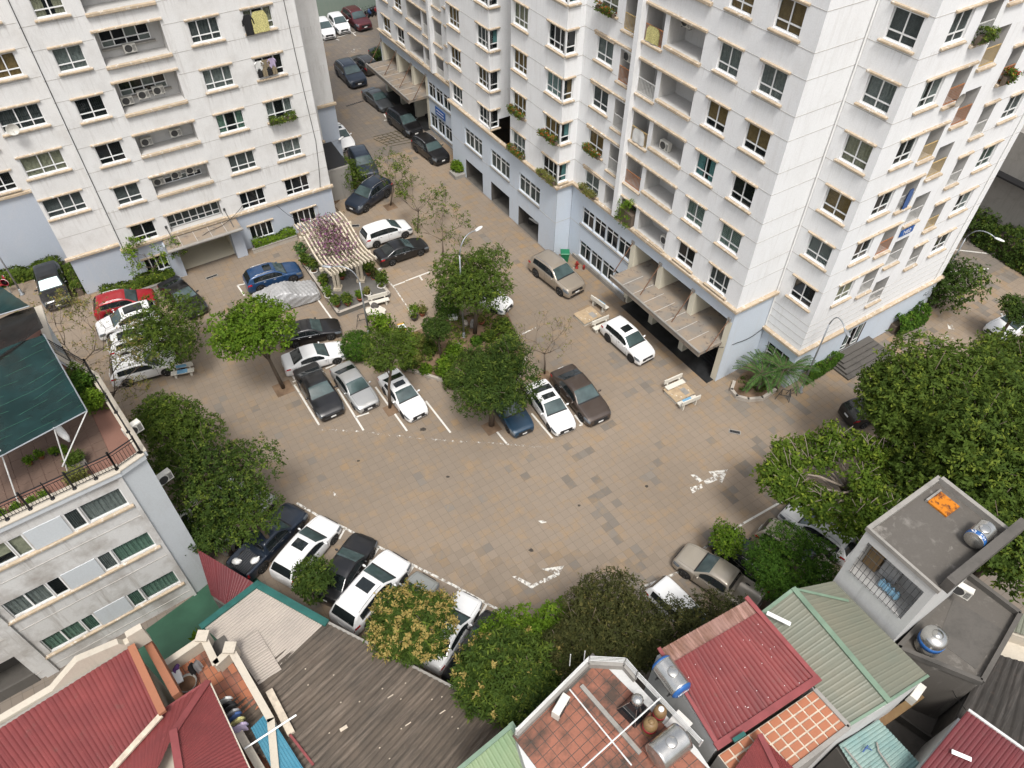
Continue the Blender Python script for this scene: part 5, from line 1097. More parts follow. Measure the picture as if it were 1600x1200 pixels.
# planters on the terrace
mt['soil'] = M_plain('soil', (.13, .075, .045), .95, 0, .1, .35, 2.5); mt['woodbox'] = M_plain('planter_box_pale', (.45, .38, .28), .8)
for i, (x, y, w, d) in enumerate(((-1.5, .75, .75, .5), (-2.9, .6, .35, .6), (-3.4, .6, .35, .6), (-3.95, .6, .4, .6), (-4.55, .6, .45, .6), (-6.4, .7, 1.3, .5), (-8.0, .7, 1.2, .5), (-1.35, 1.7, .7, .35))):
    t = thing('planter_box', ['planter of dry grass at the terrace corner', 'narrow planter of low green herbs nearest the furled parasol', 'narrow herb planter second from the furled parasol', 'narrow herb planter third from the furled parasol', 'narrow herb planter beside the white pillar', 'long planter of leafy shrubs left of the white pillar', 'leafy planter at the left edge of the terrace', 'grey planter behind the dry grass planter'][i], 'planter', lw(x, y, 10.525), ang, 'roof terrace planters')
    m = MB(); m.box(-w / 2, w / 2, -d / 2, -d / 2 + .04, 0, .35); m.box(-w / 2, w / 2, d / 2 - .04, d / 2, 0, .35); m.box(-w / 2, -w / 2 + .04, -d / 2 + .04, d / 2 - .04, 0, .349); m.box(w / 2 - .04, w / 2, -d / 2 + .04, d / 2 - .04, 0, .349); m.box(-w / 2 + .04, w / 2 - .04, -d / 2 + .04, d / 2 - .04, .02, .3); m.build('box', mt['woodbox' if i != 7 else 'concrete'], t)
    PLANTERS = globals().setdefault('PLANTERS', []); PLANTERS.append((t, w, d, i))
t = thing('white_pillar', 'white masonry pillar with a flowerpot on the roof terrace', 'pillar', lw(-5.35, .75, 10.525), ang); m = MB(); m.box(-.22, .22, -.3, .3, 0, 1.1); m.build('shaft', mt['whitep'], t); m = MB(); m.box(-.26, .26, -.34, .34, 1.1, 1.16); m.build('cap', mt['creamwall'], t); m = MB(); m.lathe([(.1, 1.16), (.14, 1.36), (.11, 1.36), (.09, 1.3)], 12, 'z', (0, .12, 0)); m.build('pot', mt['woodbox'], t)
for (px, py, z, rzz, lab) in ((210, 672, 10.5, -1.0, 'double air conditioner at the top corner of the garden roof building'), (258, 748, 7.2, -1.0, 'air conditioner halfway down the side of the garden roof building'), (290, 808, 3.8, -1.0, 'lowest air conditioner on the side of the garden roof building')):
    q = lw(F2.x * .75 + .12, F2.y * .75 + .1, z - .6 - (.0)); q = at(px, py, z + .2); sd_ = math.atan2(F2.y, F2.x) + ang; ac_unit((q.x, q.y, z - .1), sd_, lab, s=1.0)
# green court floor between the houses
cf = MB(); cf.prism([at(*p) for p in ((150, 1040), (307, 927), (337, 903), (375, 880), (420, 920), (420, 1060), (258, 1090))], -.008, .012); tag(cf.build('court_floor', mt['greencourt']), kind='structure')
# ---- red roofed house with a pediment
o = house('red_roofed_house', 'house with a broad red corrugated roof and cream pediment at the lower left', (120, 1120), 7)
A, B, C, D = at(204, 1011, 7.5), at(-60, 1176, 7.5), at(60, 1330, 6.9), at(252, 1118, 6.9)
sheets(o, A, B, C, D, .17, .035, 'r_red', 1.0); walls(o, [A, B, C, D], 0, 6.8, 'creamwall'); strip(o, A, B, .3, .3, 'concrete', 'gutter', -.35); strip(o, D, C, .22, .1, 'mortar', 'valley_gutter', -.02)
m = MB(); a, b_ = loc(o, at(232, 992, 7.3)), loc(o, at(-60, 1166, 7.3)); d = (b_ - a); L_ = d.length; d.normalize(); n_ = Vector((-d.y, d.x, 0)) * .14; prof = [(0, -.3), (0, .85), (.09 * L_, .85), (.095 * L_, .45), (.12 * L_, .45), (.14 * L_, .75), (.345 * L_, 1.15), (.5 * L_, .45), (.53 * L_, .3), (L_, .3), (L_, -.3)]
k = len(prof); m.add([a + d * s_ + Vector((0, 0, z)) - n_ for s_, z in prof] + [a + d * s_ + Vector((0, 0, z)) + n_ for s_, z in prof], [tuple(range(k)), tuple(range(k, 2 * k))[::-1]] + [(i, (i + 1) % k, k + (i + 1) % k, k + i) for i in range(k)]); m.build('pediment', mt['creamwall'], o)
for i, (p, q) in enumerate(((at(207, 1011, 7.5), at(256, 1116, 7.0)),)): strip(o, p, q, .28, .16, 'orangewall', 'verge', .03)
strip(o, at(232, 1004, 6.2), at(281, 1092, 6.2), .3, 1.0, 'orangewall', 'alley_parapet', -.5)
# ---- hipped red roof
o = house('hipped_red_house', 'house with a rose red hipped metal roof at the bottom left', (300, 1180), 7)
E0, R0, R1 = at(326, 1064, 6.6), at(272, 1145, 7.6), at(296, 1300, 7.9); EL, ER = at(90, 1220, 6.6), at(430, 1290, 6.6)
sheets(o, E0, EL, at(150, 1420, 7.0), R0, .3, .04, 'r_red2', 1.1); sheets(o, E0 + Vector((0, 0, .004)), ER, R1, R0 + Vector((0, 0, .004)), .14, .03, 'r_red2', 1.2); strip(o, E0, R0, .26, .06, 'redflash', 'hip_cap', .03); strip(o, R0, R1, .28, .06, 'redflash', 'ridge_cap', .04, .1); strip(o, E0, EL, .16, .12, 'redflash', 'gutter', -.1); strip(o, E0, ER, .1, .1, 'creamwall', 'fascia', -.1)
walls(o, [at(325, 1070, 6.5), at(95, 1225, 6.5), at(150, 1400, 6.5), at(425, 1285, 6.5)], 0, 6.4, 'creamwall')
# ---- laundry terrace
o = house('terrace_house', 'small house with a terracotta laundry terrace and cream parapets', (350, 1080), 4.6)
T = [at(*p, 4.6) for p in ((262, 1052), (326, 1008), (345, 1048), (368, 1026), (430, 1135), (440, 1240), (330, 1180))]; walls(o, T, 0, 4.56, 'creamwall')
tiles(o, at(262, 1052, 4.58), at(350, 992, 4.58), at(470, 1180, 4.58), at(370, 1240, 4.58), 9, 14, 'terracotta2', .012, .02, 'floor_tile', 'darkconc', 'terracotta', clip=T)
for p, q, hh in ((T[0], T[1], .75), (T[1], T[2], .75), (T[2], T[3], .75), (T[3], T[4], .75), (T[4], T[5], .75)):
    strip(o, p, q, .22, hh, 'creamwall', 'parapet'); strip(o, p, q, .3, .07, 'creamwall', 'coping', hh, .05)
for p in (T[1], T[3]):
    m = MB(); q = loc(o, p); m.box(q.x - .2, q.x + .2, q.y - .2, q.y + .2, 4.6, 5.5); m.box(q.x - .25, q.x + .25, q.y - .25, q.y + .25, 5.5, 5.6); m.build('gatepost', mt['creamwall'], o)
sheets(o, at(392, 1138, 5.3), at(418, 1112, 5.3), at(480, 1210, 5.2), at(450, 1250, 5.2), .1, .03, 'r_blue', 1.5); m = MB(); m.tube([loc(o, at(382, 1170, 5.6)), loc(o, at(463, 1117, 5.7))], .04, 8); m.build('plastic_pipe', mt['whitep'], o); strip(o, at(372, 1142, 5.3), at(430, 1240, 5.2), .3, .3, 'creamwall', 'edge_wall', -.2)
mt['cl_black'] = M_plain('cloth_black', (.012, .012, .013), .9); mt['cl_white'] = M_plain('cloth_white', (.6, .6, .58), .9); mt['cl_purple'] = M_plain('cloth_purple', (.12, .05, .2), .9); mt['cl_blue'] = M_plain('cloth_blue', (.05, .1, .25), .9); mt['cl_lilac'] = M_plain('cloth_lilac', (.36, .3, .42), .9); mt['cl_khaki'] = M_plain('cloth_khaki', (.2, .16, .1), .9); mt['cl_yel'] = M_plain('cloth_yellow_print', (.5, .46, .2), .9, 0, .2, .5, 18); mt['cl_red'] = M_plain('cloth_red', (.35, .03, .03), .9); mt['cl_grey'] = M_plain('cloth_grey', (.3, .3, .3), .9)
def cloth(name, p, w, h, rz, mat, label, group='drying laundry', sleeves=True):
    """a hanging garment: folded body, shoulders and sleeves"""
    t = thing(name, label, 'laundry', p, rz, group); m = MB(); ph = rng.random() * 6
    def P(i, j): s_ = i / 10; z = -h * j / 6; tw = w * (.62 + .38 * min(1, j / 1.5)); return ((s_ - .5) * tw, .03 * math.sin(s_ * 11 + ph) * (j / 6), z)
    m.grid(P, 10, 6); m.grid(lambda i, j: (P(i, j)[0], P(i, j)[1] + .05, P(i, j)[2]), 10, 6); m.build('body', mt[mat], t, True)
    if sleeves:
        for s_ in (-1, 1): m = MB(); m.tube([(s_ * w * .3, .02, -.03), (s_ * w * .55, .02, -h * .25), (s_ * w * .62, .02, -h * .5)], [.05, .06, .05], 7); m.build('sleeve', mt[mat], t, True)
    m = MB(); m.tube([(-w * .3, .02, 0), (0, .02, .05), (w * .3, .02, 0)], .008, 5); m.tube([(0, .02, .05), (0, .02, .12)], .006, 5); m.build('hanger', mt['bars'], t); return t
for i, (px, py, mm, lab) in enumerate(((346, 1094, 'cl_white', 'white shirt at the head of the terrace drying rail'), (350, 1101, 'cl_black', 'black garment second on the terrace drying rail'), (355, 1107, 'cl_black', 'black garment third on the terrace drying rail'), (358, 1114, 'cl_grey', 'grey garment fourth on the terrace drying rail'), (362, 1120, 'cl_blue', 'blue garment fifth on the terrace drying rail'), (366, 1127, 'cl_yel', 'yellow garment sixth on the terrace drying rail'), (370, 1134, 'cl_lilac', 'lilac garment at the foot of the terrace drying rail'))):
    cloth('garment', at(px, py, 6.0), .55, .8, .5 + rng.random() * .4, mm, lab)
for i, (px, py, mm, lab) in enumerate(((297, 1039, 'cl_black', 'black trousers on the terrace clothesline'), (305, 1035, 'cl_grey', 'striped grey cloth on the terrace clothesline'), (274, 1042, 'cl_purple', 'purple cloth on the terrace parapet'))): cloth('garment', at(px, py, 5.7), .35, .85 if i < 2 else .3, 1.2, mm, lab, sleeves=False)
t = thing('wash_tub', 'round tub of soil on the laundry terrace', 'tub', at(296, 1072, 4.62)); m = MB(); m.lathe([(.3, 0), (.4, .35), (.42, .36), (.38, .34), (.34, .28)], 20); m.build('tub', mt['concrete'], t, True); m = MB(); m.lathe([(.34, .28), (.02, .3)], 16); m.build('soil_fill', mt['soil'], t)
t = thing('storage_box', 'white lidded box beside the round tub on the terrace', 'box', at(279, 1064, 4.62), .6); m = MB(); m.bbox(-.22, .22, -.3, .3, 0, .35, .03); m.build('bin', mt['whitep'], t); m = MB(); m.bbox(-.24, .24, -.32, .32, .35, .4, .02); m.build('lid', mt['whitep'], t)
# ---- beige and brown sheds
o = house('market_shed', 'long low shed with beige and mossy brown corrugated roofs along the parking row', (560, 1060), 4.4)
A, B, C, D = at(317, 979, 4.5), at(402, 914, 4.5), at(508, 973, 4.4), at(412, 1064, 4.4)
sheets(o, A, D, C, B, .13, .03, 'r_beige', 1.05, 3); sheets(o, at(362, 1010, 4.56), at(404, 1070, 4.52), at(440, 1046, 4.5), at(402, 984, 4.56), .13, .03, 'r_beige', 1.0, 1)
strip(o, B, C, .34, .1, 'tealflash', 'eaves_flashing', .0, .12); strip(o, A, B, .3, .12, 'tealflash', 'verge_flashing', .0, .1)
A, B, C, D = at(500, 969, 4.2), at(900, 1177, 4.2), at(760, 1420, 5.4), at(318, 1120, 4.6)
sheets(o, A, B, C, D, .2, .07, 'r_brown', 1.1, 5); strip(o, A, B, .26, .1, 'concrete', 'gutter', -.06); strip(o, A, B, .06, .22, 'tealflash', 'eaves_flashing', -.3)
walls(o, [at(330, 976, 4.3), at(402, 920, 4.3), at(500, 975, 4.0), at(880, 1180, 4.0), at(760, 1380, 4.0), at(400, 1100, 4.0)], 0, 3.9, 'darkconc')
strip(o, at(420, 1078, 4.9), at(455, 1146, 4.9), .3, .3, 'mortar', 'edge_kerb', -.3); strip(o, at(453, 1148, 4.8), at(490, 1196, 4.8), .1, .2, 'r_dred' if 0 else 'redflash', 'red_edge', -.1)
for i in range(34):
    px, py = 450 + rng.random() * 270, 1000 + rng.random() * 190
    if py < 960 + (px - 500) * .52 + 30 or py > 1200: continue
    p = at(px, py, 4.62); L_ = rng.random(); m = MB(); m.box(-.03 - .22 * L_ * (L_ > .85), .03, -.02, .02, 0, .015); x = m.build('roof_litter', mt['mortar'], o, loc=loc(o, p + Vector((0, 0, .1))), rz=.6)
m = MB(); m.box(-.16, .16, -.07, .07, 0, .02); m.build('roof_litter', mt['mortar'], o, loc=loc(o, at(537, 1138, 4.85)), rz=.6)
# red lean-to between the shed and the garden building
o = house('red_lean_to', 'rusty red lean-to roof beside the green court', (340, 885), 3.0); A, B, C, D = at(308, 858, 3.6), at(420, 925, 3.0), at(376, 960, 2.7), at(330, 930, 2.9)
sheets(o, A, B, C, D, .16, .03, 'r_dred', 1.0); walls(o, [A, B, C, D], 0, 2.5, 'darkconc')
# ---- pale green roof at the bottom edge
o = house('pale_green_house', 'pale green metal roof at the bottom edge beside the terracotta terrace', (780, 1190), 8); A, B, C, D = at(800, 1134, 8.3), at(850, 1215, 8.0), at(760, 1290, 7.6), at(715, 1205, 8.0)
sheets(o, D, A, B, C, .2, .03, 'r_lgreen', 1.0); strip(o, A, B, .2, .1, 'greenflash', 'verge', .0, .1); strip(o, A, D, .16, .08, 'greenflash', 'ridge_cap', .02); walls(o, [A, B, C, D], 0, 7.5, 'greywall')
# ---- terracotta roof terrace with tanks
o = house('terracotta_terrace_house', 'house with a terracotta paved roof terrace, white rails and steel tanks', (920, 1120), 9)
TP = [at(*p, 9) for p in ((806, 1152), (918, 1040), (974, 1043), (992, 1064), (1090, 1170), (1130, 1230), (850, 1290))]; walls(o, TP, 0, 8.97, 'greywall')
tiles(o, at(800, 1150, 8.98), at(926, 1020, 8.98), at(1130, 1225, 8.98), at(960, 1360, 8.98), 11, 17, 'terracotta', .012, .02, 'floor_tile', 'darkconc', clip=TP)
for p, q in zip(TP[:3], TP[1:4]): strip(o, p, q, .18, .32, 'concrete', 'kerb_wall')
for p, q in zip(TP[:4], TP[1:5]):
    m = MB()
    for zz in (.5, .62, .74, .86): m.tube([loc(o, p) + Vector((0, 0, zz)), loc(o, q) + Vector((0, 0, zz))], .018, 6)
    r_ = m.build('railing', mt['rail_w'], o)
    for e in (p, q): m = MB(); m.tube([loc(o, e) + Vector((0, 0, .3)), loc(o, e) + Vector((0, 0, .9))], .03, 6); m.build('post', mt['rail_w'], r_)
strip(o, at(908, 1072, 9.02), at(1000, 1178, 9.02), .16, .1, 'concrete', 'low_kerb'); m = MB(); a, b_ = at(890, 1077, 9.7), at(987, 1196, 9.7); m.tube([loc(o, a), loc(o, b_)], .03, 8); a, b_ = at(1032, 1090, 9.8), at(905, 1205, 9.6); m.tube([loc(o, a), loc(o, b_)], .03, 8); m.build('pipe_frame', mt['rail_w'], o)
for p in ((890, 1040), (912, 1035)): m = MB(); q = loc(o, at(*p, 9.2)); m.tube([q, q + Vector((-.02, .05, .9))], .02, 6); m.build('flag_pole', mt['rail_w'], o)
ac_unit(at(881, 1112, 9.05), 1.0, 'white air conditioner standing on the terracotta terrace'); 
def lying_tank(px, py, z, rz, L, r, lab, blue=True, txt=None):
    t = thing('water_tank', lab, 'water tank', at(px, py, z), rz, 'stainless water tanks'); m = MB(); pr = [(.05, -L / 2 - .12), (r * .7, -L / 2 - .08), (r * .97, -L / 2)]
    n_ = 14
    for i in range(n_ + 1): pr.append((r * (1.0 if i % 2 else .985), -L / 2 + L * i / n_))
    pr += [(r * .97, L / 2), (r * .7, L / 2 + .08), (.05, L / 2 + .12)]; m.lathe(pr, 28, 'x', (0, 0, r + .25)); m.build('shell', mt['stainless'], t, True)
    if blue:
        for s_ in (-1, 1): m = MB(); m.lathe([(r * .99, s_ * (L / 2 - .02)), (r * 1.004, s_ * (L / 2 + .004)), (r * .8, s_ * (L / 2 + .085)), (r * .45, s_ * (L / 2 + .105))], 28, 'x', (0, 0, r + .25)); m.build('end_cap', mt['tankblue'], t, True)
    m = MB(); m.lathe([(.2, r * 2 + .2), (.2, r * 2 + .27), (.17, r * 2 + .29), (.03, r * 2 + .3)], 20); m.build('lid', mt['stainless'], t, True)
    for s_ in (-1, 1):
        m = MB(); m.box(s_ * L * .3 - .03, s_ * L * .3 + .03, -r * .8, r * .8, 0, .06); 
        for y in (-r * .7, r * .7): m.tube([(s_ * L * .3, y, .05), (s_ * L * .3, y * .9, r * .55 + .1)], .025, 6)
        m.build('stand', mt['bars'], t)
    if txt:
        k = len(txt)
        for i, ch in enumerate(txt):
            if ch == ' ': continue
            a = (i - (k - 1) / 2) * .24; rr_ = r * 1.01
            text_on(t, ch, .2, (-L / 2 + .1, rr_ * math.sin(a), r + .25 + rr_ * math.cos(a)), (0, 0, 0), mt['signwhite'])
            x = t.children[-1]; x.rotation_euler = (Matrix(((0, math.sin(a), 1), (0, 0, 0), (0, 0, 0))) and (Matrix.Rotation(-a, 3, 'X') @ Matrix.Rotation(-math.pi / 2, 3, 'Z'))).to_euler()
    return t
t = lying_tank(1044, 1068, 9.15, -1.02, 1.15, .42, 'steel water tank with blue ends beside the red roof'); text_on(t, 'SONHA', .15, (L_ if 0 else 1.15 / 2 + .12, 0, .67), (math.pi / 2, 0, math.pi / 2), mt['signwhite'])
t = lying_tank(1040, 1178, 9.1, .62, 1.25, .5, 'large brownish steel water tank at the bottom of the terrace', False); text_on(t, 'SONHA', .14, (.25, -.5, .55), (math.pi / 2, 0, 0), mt['bars'])
def upright_tank(px, py, z, r, h, lab, band=None, cap='stainless', grp='stainless water tanks', body='stainless'):
    t = thing('water_tank', lab, 'water tank', at(px, py, z), 0, grp); pr = [(r * .9, 0)]
    for i in range(13): pr.append((r * (1.0 if i % 2 else .985), .05 + (h - .1) * i / 12))
    pr += [(r * .9, h + .06), (r * .6, h + .14), (.05, h + .17)]; m = MB(); m.lathe(pr, 26); m.build('shell', mt[body], t, True); m = MB(); m.lathe([(r * .42, h + .12), (r * .42, h + .2), (.03, h + .22)], 20); m.build('lid', mt[cap], t, True)
    if band: m = MB(); m.lathe([(r * 1.0, h * .45), (r * 1.012, h * .45), (r * 1.012, h * .72), (r * 1.0, h * .72)], 26); m.build('band', mt[band], t, True)
    return t
mt['rusttan'] = M_metalroof('rusty_tan_metal', (.3, .2, .09), (.2, .11, .05), .5); mt['bandred'] = M_plain('red_band', (.3, .01, .03), .5)
upright_tank(1013, 1140, 9.0, .26, .62, 'rusty tan drum with a red band beside the glass lantern', 'bandred', 'rusttan', 'drums on the terrace', 'rusttan'); upright_tank(1028, 1120, 9.0, .24, .6, 'white lidded drum with a red band behind the rusty drum', 'bandred', 'whitep', 'drums on the terrace', 'rusttan')
t = thing('roof_ventilator', 'glass skylight lantern with a spinning chrome ventilator', 'ventilator', at(990, 1110, 9.0), .75); m = MB(); m.add([(-.45, -.45, 0), (.45, -.45, 0), (.45, .45, 0), (-.45, .45, 0), (-.17, -.17, .75), (.17, -.17, .75), (.17, .17, .75), (-.17, .17, .75)], [(0, 1, 5, 4), (1, 2, 6, 5), (2, 3, 7, 6), (3, 0, 4, 7), (4, 5, 6, 7)]); m.build('lantern', mt['gdark'], t); m = MB()
for a, b_ in (((-.45, -.45, 0), (-.17, -.17, .75)), ((.45, -.45, 0), (.17, -.17, .75)), ((.45, .45, 0), (.17, .17, .75)), ((-.45, .45, 0), (-.17, .17, .75)), ((0, -.45, 0), (0, -.17, .75)), ((-.31, -.31, .37), (.31, -.31, .37)), ((.31, -.31, .37), (.31, .31, .37)), ((-.31, .31, .37), (-.31, -.31, .37))): m.tube([a, b_], .015, 5)
m.build('glazing_bars', mt['stainless'], t); m = MB(); m.lathe([(.14, .75), (.14, .85), (.2, .92), (.22, 1.02), (.2, 1.12), (.1, 1.18), (.02, 1.19)], 22); m.build('ventilator', mt['stainless'], t, True)
for i in range(14): a = i * math.pi / 7; m = MB(); m.tube([(.2 * math.cos(a), .2 * math.sin(a), .9), (.23 * math.cos(a + .1), .23 * math.sin(a + .1), 1.02), (.19 * math.cos(a + .2), .19 * math.sin(a + .2), 1.13)], .01, 4); m.build('vane', mt['bars'], t)
t = thing('marble_slab', 'cracked white marble slab leaning by the terrace tanks', 'slab', at(1060, 1132, 9.03), .75); m = MB(); m.bbox(-.4, .4, -.33, .33, 0, .06, .01); m.build('slab', M_paint('marble', (.62, .6, .56), (.2, .18, .16), .6, .2), t)
# ---- red corrugated roof
o = house('red_corrugated_house', 'house with a red corrugated roof and rusty upper strip beside the tanks', (1150, 1050), 9.3)
A, B, C, D = at(1052, 1035, 9.75), at(1182, 958, 9.75), at(1276, 1062, 9.3), at(1121, 1166, 9.3); sheets(o, A, B, C, D, .16, .04, 'r_red', 1.0, 2)
A2, B2 = at(1030, 1015, 9.7), at(1168, 937, 9.7); sheets(o, A2, B2, B + Vector((0, 0, .0)), A + Vector((0, 0, .0)), .16, .035, 'r_rust', 1.0, lift=-.05)
strip(o, B2, C, .18, .08, 'redflash', 'verge', .02, .1); strip(o, C, D, .26, .1, 'redflash', 'gutter', .02, .1); strip(o, A2, D, .14, .07, 'redflash', 'verge', .02, .05)
walls(o, [A2, B2, C, D], 0, 9.15, 'greywall'); m = MB(); q = loc(o, at(1144, 1160, 9.4)); m.obox(q, q + Vector((.45, .25, 0)), .14, .1, .12); m.build('gutter_end', mt['tealflash'], o)
for i in range(26): s_, t_ = rng.random() * .9 + .05, rng.random() * .9 + .05; p = (A * (1 - s_) + B * s_) * (1 - t_) + (D * (1 - s_) + C * s_) * t_; m = MB(); m.lathe([(.014, 0), (.014, .02), (.004, .024)], 8); m.build('roof_screw', mt['whitep'], o, loc=loc(o, p) + Vector((0, 0, .04)))
# ---- tiled roof with pale mortar
o = house('tiled_roof_house', 'house with a flat roof of orange tiles set in pale mortar', (1220, 1140), 9)
A, B, C, D = at(1122, 1180, 9.0), at(1272, 1078, 9.0), at(1326, 1136, 9.0), at(1176, 1250, 9.0); tiles(o, A, B, C, D, 10, 5, 'terracotta2', .035, .03, 'roof_tile', 'mortar'); walls(o, [A, B, C, D], 0, 8.98, 'concrete'); strip(o, B, C, .16, .12, 'concrete', 'edge', -.02); strip(o, C, D, .16, .12, 'concrete', 'edge', -.02)
R_0, R_1 = at(1186, 1148, 9.5), at(1226, 1230, 9.6); sheets(o, R_0, at(1140, 1212, 9.25), at(1180, 1300, 9.25), R_1, .14, .03, 'r_red', 1.2); sheets(o, R_0, at(1246, 1206, 9.25), at(1280, 1290, 9.25), R_1, .14, .03, 'r_red', 1.2); strip(o, R_0, R_1, .2, .06, 'redflash', 'ridge_cap', .04)
# ---- grey green metal roof
o = house('green_roofed_house', 'house with a grey green metal roof and pale green ridge', (1320, 1020), 8.8)
RA, RB_ = at(1240, 921, 9.25), at(1388, 1096, 9.25); EL0, EL1, ER0, ER1 = at(1186, 962, 8.75), at(1322, 1136, 8.75), at(1303, 908, 8.85), at(1450, 1056, 8.85)
sheets(o, RA, RB_, EL1, EL0, .2, .011, 'r_green', 1.0, rib=True); sheets(o, RA, RB_, ER1, ER0, .2, .011, 'r_green', 1.0, rib=True); strip(o, RA, RB_, .22, .06, 'greenflash', 'ridge_cap', .03, .05); strip(o, RB_, ER1, .1, .05, 'greenflash', 'verge', .01); strip(o, RB_, EL1, .1, .05, 'greenflash', 'verge', .01); strip(o, RA, EL0, .14, .06, 'greenflash', 'verge', .0); strip(o, RA, at(1325, 940, 8.95), .1, .04, 'greenflash', 'flashing', .05)
walls(o, [EL0, RA, ER0, ER1, RB_, EL1], 0, 8.55, 'greywall'); m = MB(); m.obox(loc(o, at(1198, 958, 9.35)), loc(o, at(1235, 976, 9.35)), .16, .05); m.build('loose_flashing', mt['whitep'], o)
# ---- little concrete tower with barred opening
o = house('concrete_tower_house', 'narrow grey rendered house with flat roof, barred opening and a lying tank', (1420, 860), 12.5)
Q = [at(*p, 12.5) for p in ((1356, 826), (1466, 923), (1579, 832), (1480, 760))]; fx = (Q[1] - Q[0]); Lf = fx.length; fx.normalize(); inw2 = Vector((-fx.y, fx.x, 0)); dp = (Q[3] - Q[0]).dot(inw2); a2 = math.atan2(fx.y, fx.x)
o.location = (Q[0].x, Q[0].y, 0); o.rotation_euler = (0, 0, a2); TB = Loc(o)
if dp < 0: dp = -dp
m = MB(); inn = []; wallface(m, 'y', 0, 0, Lf, 0, 12.5, [(.28, Lf - .3, 9.7, 11.9, 1.2, True)], inn); m.box(-.001, .0, 0, dp, 0, 12.5); m.box(Lf, Lf + .001, 0, dp, 0, 12.5); m.box(0, Lf, dp, dp + .001, 0, 12.5); TB.part(m, 'wall', mt['greywall']); parts(TB, inn, 'laundry_recess', 'inner')
m = MB(); m.box(.001, Lf - .001, .001, dp - .001, 12.3, 12.45); TB.part(m, 'roof_slab', mt['roofconc'])
for (x0, x1, y0, y1, z1) in ((-.06, .12, -.06, dp + .06, 12.62), (.12, Lf + .06, dp - .12, dp + .06, 12.75), (.12, Lf + .06, -.06, .05, 12.6)): m = MB(); m.box(x0, x1, y0, y1, 12.4, z1); TB.part(m, 'parapet', mt['concrete'])
m = MB(); m.box(Lf - .1, Lf + .25, .2, dp + .5, 12.45, 13.1); TB.part(m, 'side_parapet', mt['darkconc'])
for i in range(13): x = .28 + (Lf - .58) * (i + .5) / 13; m = MB(); m.tube([(x, -.02, 9.7), (x, -.02, 11.9)], .012, 5); TB.part(m, 'bar', mt['bars'])
for i in range(5): z = 9.8 + i * .5; m = MB(); m.tube([(.28, -.035, z), (Lf - .3, -.035, z)], .012, 5); TB.part(m, 'bar', mt['bars'])
for (x0, x1, z0, z1, mm) in ((.3, .9, 9.75, 11.0, 'rusttan'), (1.0, 1.7, 10.0, 11.6, 'cl_grey')): m = MB(); m.box(x0, x1, .75, 1.1, z0, z1); TB.part(m, 'stored_goods', mt[mm])
gd = thing('water_bottles', 'row of pale blue water bottles behind the bars of the grey tower', 'bottles', Q[0] + fx * 1.75 + inw2 * .5 + Vector((0, 0, -2.7)), a2)
for i in range(4): m = MB(); m.lathe([(.11, 0), (.12, .05), (.12, .3), (.05, .4), (.04, .45)], 12, 'z', (i * .22 - .35, 0, 0)); m.build('bottle', M_plain('bottle_blue', (.25, .45, .6), .3) if i == 0 else bpy.data.materials['bottle_blue'], gd, True)
def M_rust():
    t = NT('rust_orange'); p = t.pos(); a = t.mix(t.ramp(t.noise(p, 1.8, 5, .65), .45, .58), (.5, .17, .015), (.12, .04, .02)); return t.set(t.mix(t.ramp(t.noise(p, 6, 4), .55, .7), a, (.07, .03, .02)), .85, 0, .2)
t = thing('rusty_hatch', 'square orange rusty roof hatch on the grey tower', 'hatch', Q[3] + Vector((0, 0, -.04)) + (Q[1] - Q[3]) * .17 + inw2 * -.15, a2); m = MB(); m.bbox(-.42, .42, -.42, .42, 0, .1, .02); m.build('sheet', M_rust(), t); m = MB(); m.box(-.5, -.42, -.45, .45, 0, .14); m.build('frame', mt['concrete'], t)
lying_tank(1520, 848, 12.3, a2 + math.pi / 2 + .05, .95, .36, 'steel water tank with blue lettered band on the grey tower', False, 'SON HA')
for x in col.objects:
    if x.name.startswith('water_tank') and x.get('label', '').endswith('grey tower'): m = MB(); m.lathe([(.363, -.45), (.369, -.45), (.369, -.26), (.363, -.26)], 28, 'x', (0, 0, .61)); m.build('blue_band', mt['tankblue'], x, True)
# ---- dark flat roof with an upright tank
o = house('dark_flat_roof_house', 'house with a dark stained flat concrete roof at the lower right', (1520, 990), 7.5)
FP = [at(*p, 7.5) for p in ((1508, 900), (1590, 962), (1530, 1068), (1400, 1015))]; walls(o, FP, 0, 7.5, 'roofconc')
for p, q in zip(FP, FP[1:] + FP[:1]): strip(o, p, q, .18, .3, 'darkconc', 'parapet', .0 if p != FP[3] else 0)
m = MB(); m.prism([loc(o, p) for p in (at(1490, 935, 7.53), at(1570, 985, 7.53), at(1525, 1045, 7.53), at(1465, 1000, 7.53))], 7.5, 7.51); m.build('cement_patch', mt['darkconc'], o)
upright_tank(1447, 1010, 7.6, .5, .95, 'upright steel water tank with a blue band beside the green roof', 'tankblue')
ac_unit(at(1496, 930, 8.4), a2 + .3, 'beige air conditioner on the wall above the dark flat roof'); ac_unit(at(1432, 1092, 6.2), .75, 'yellowed air conditioner in the dark alley under the green roof')
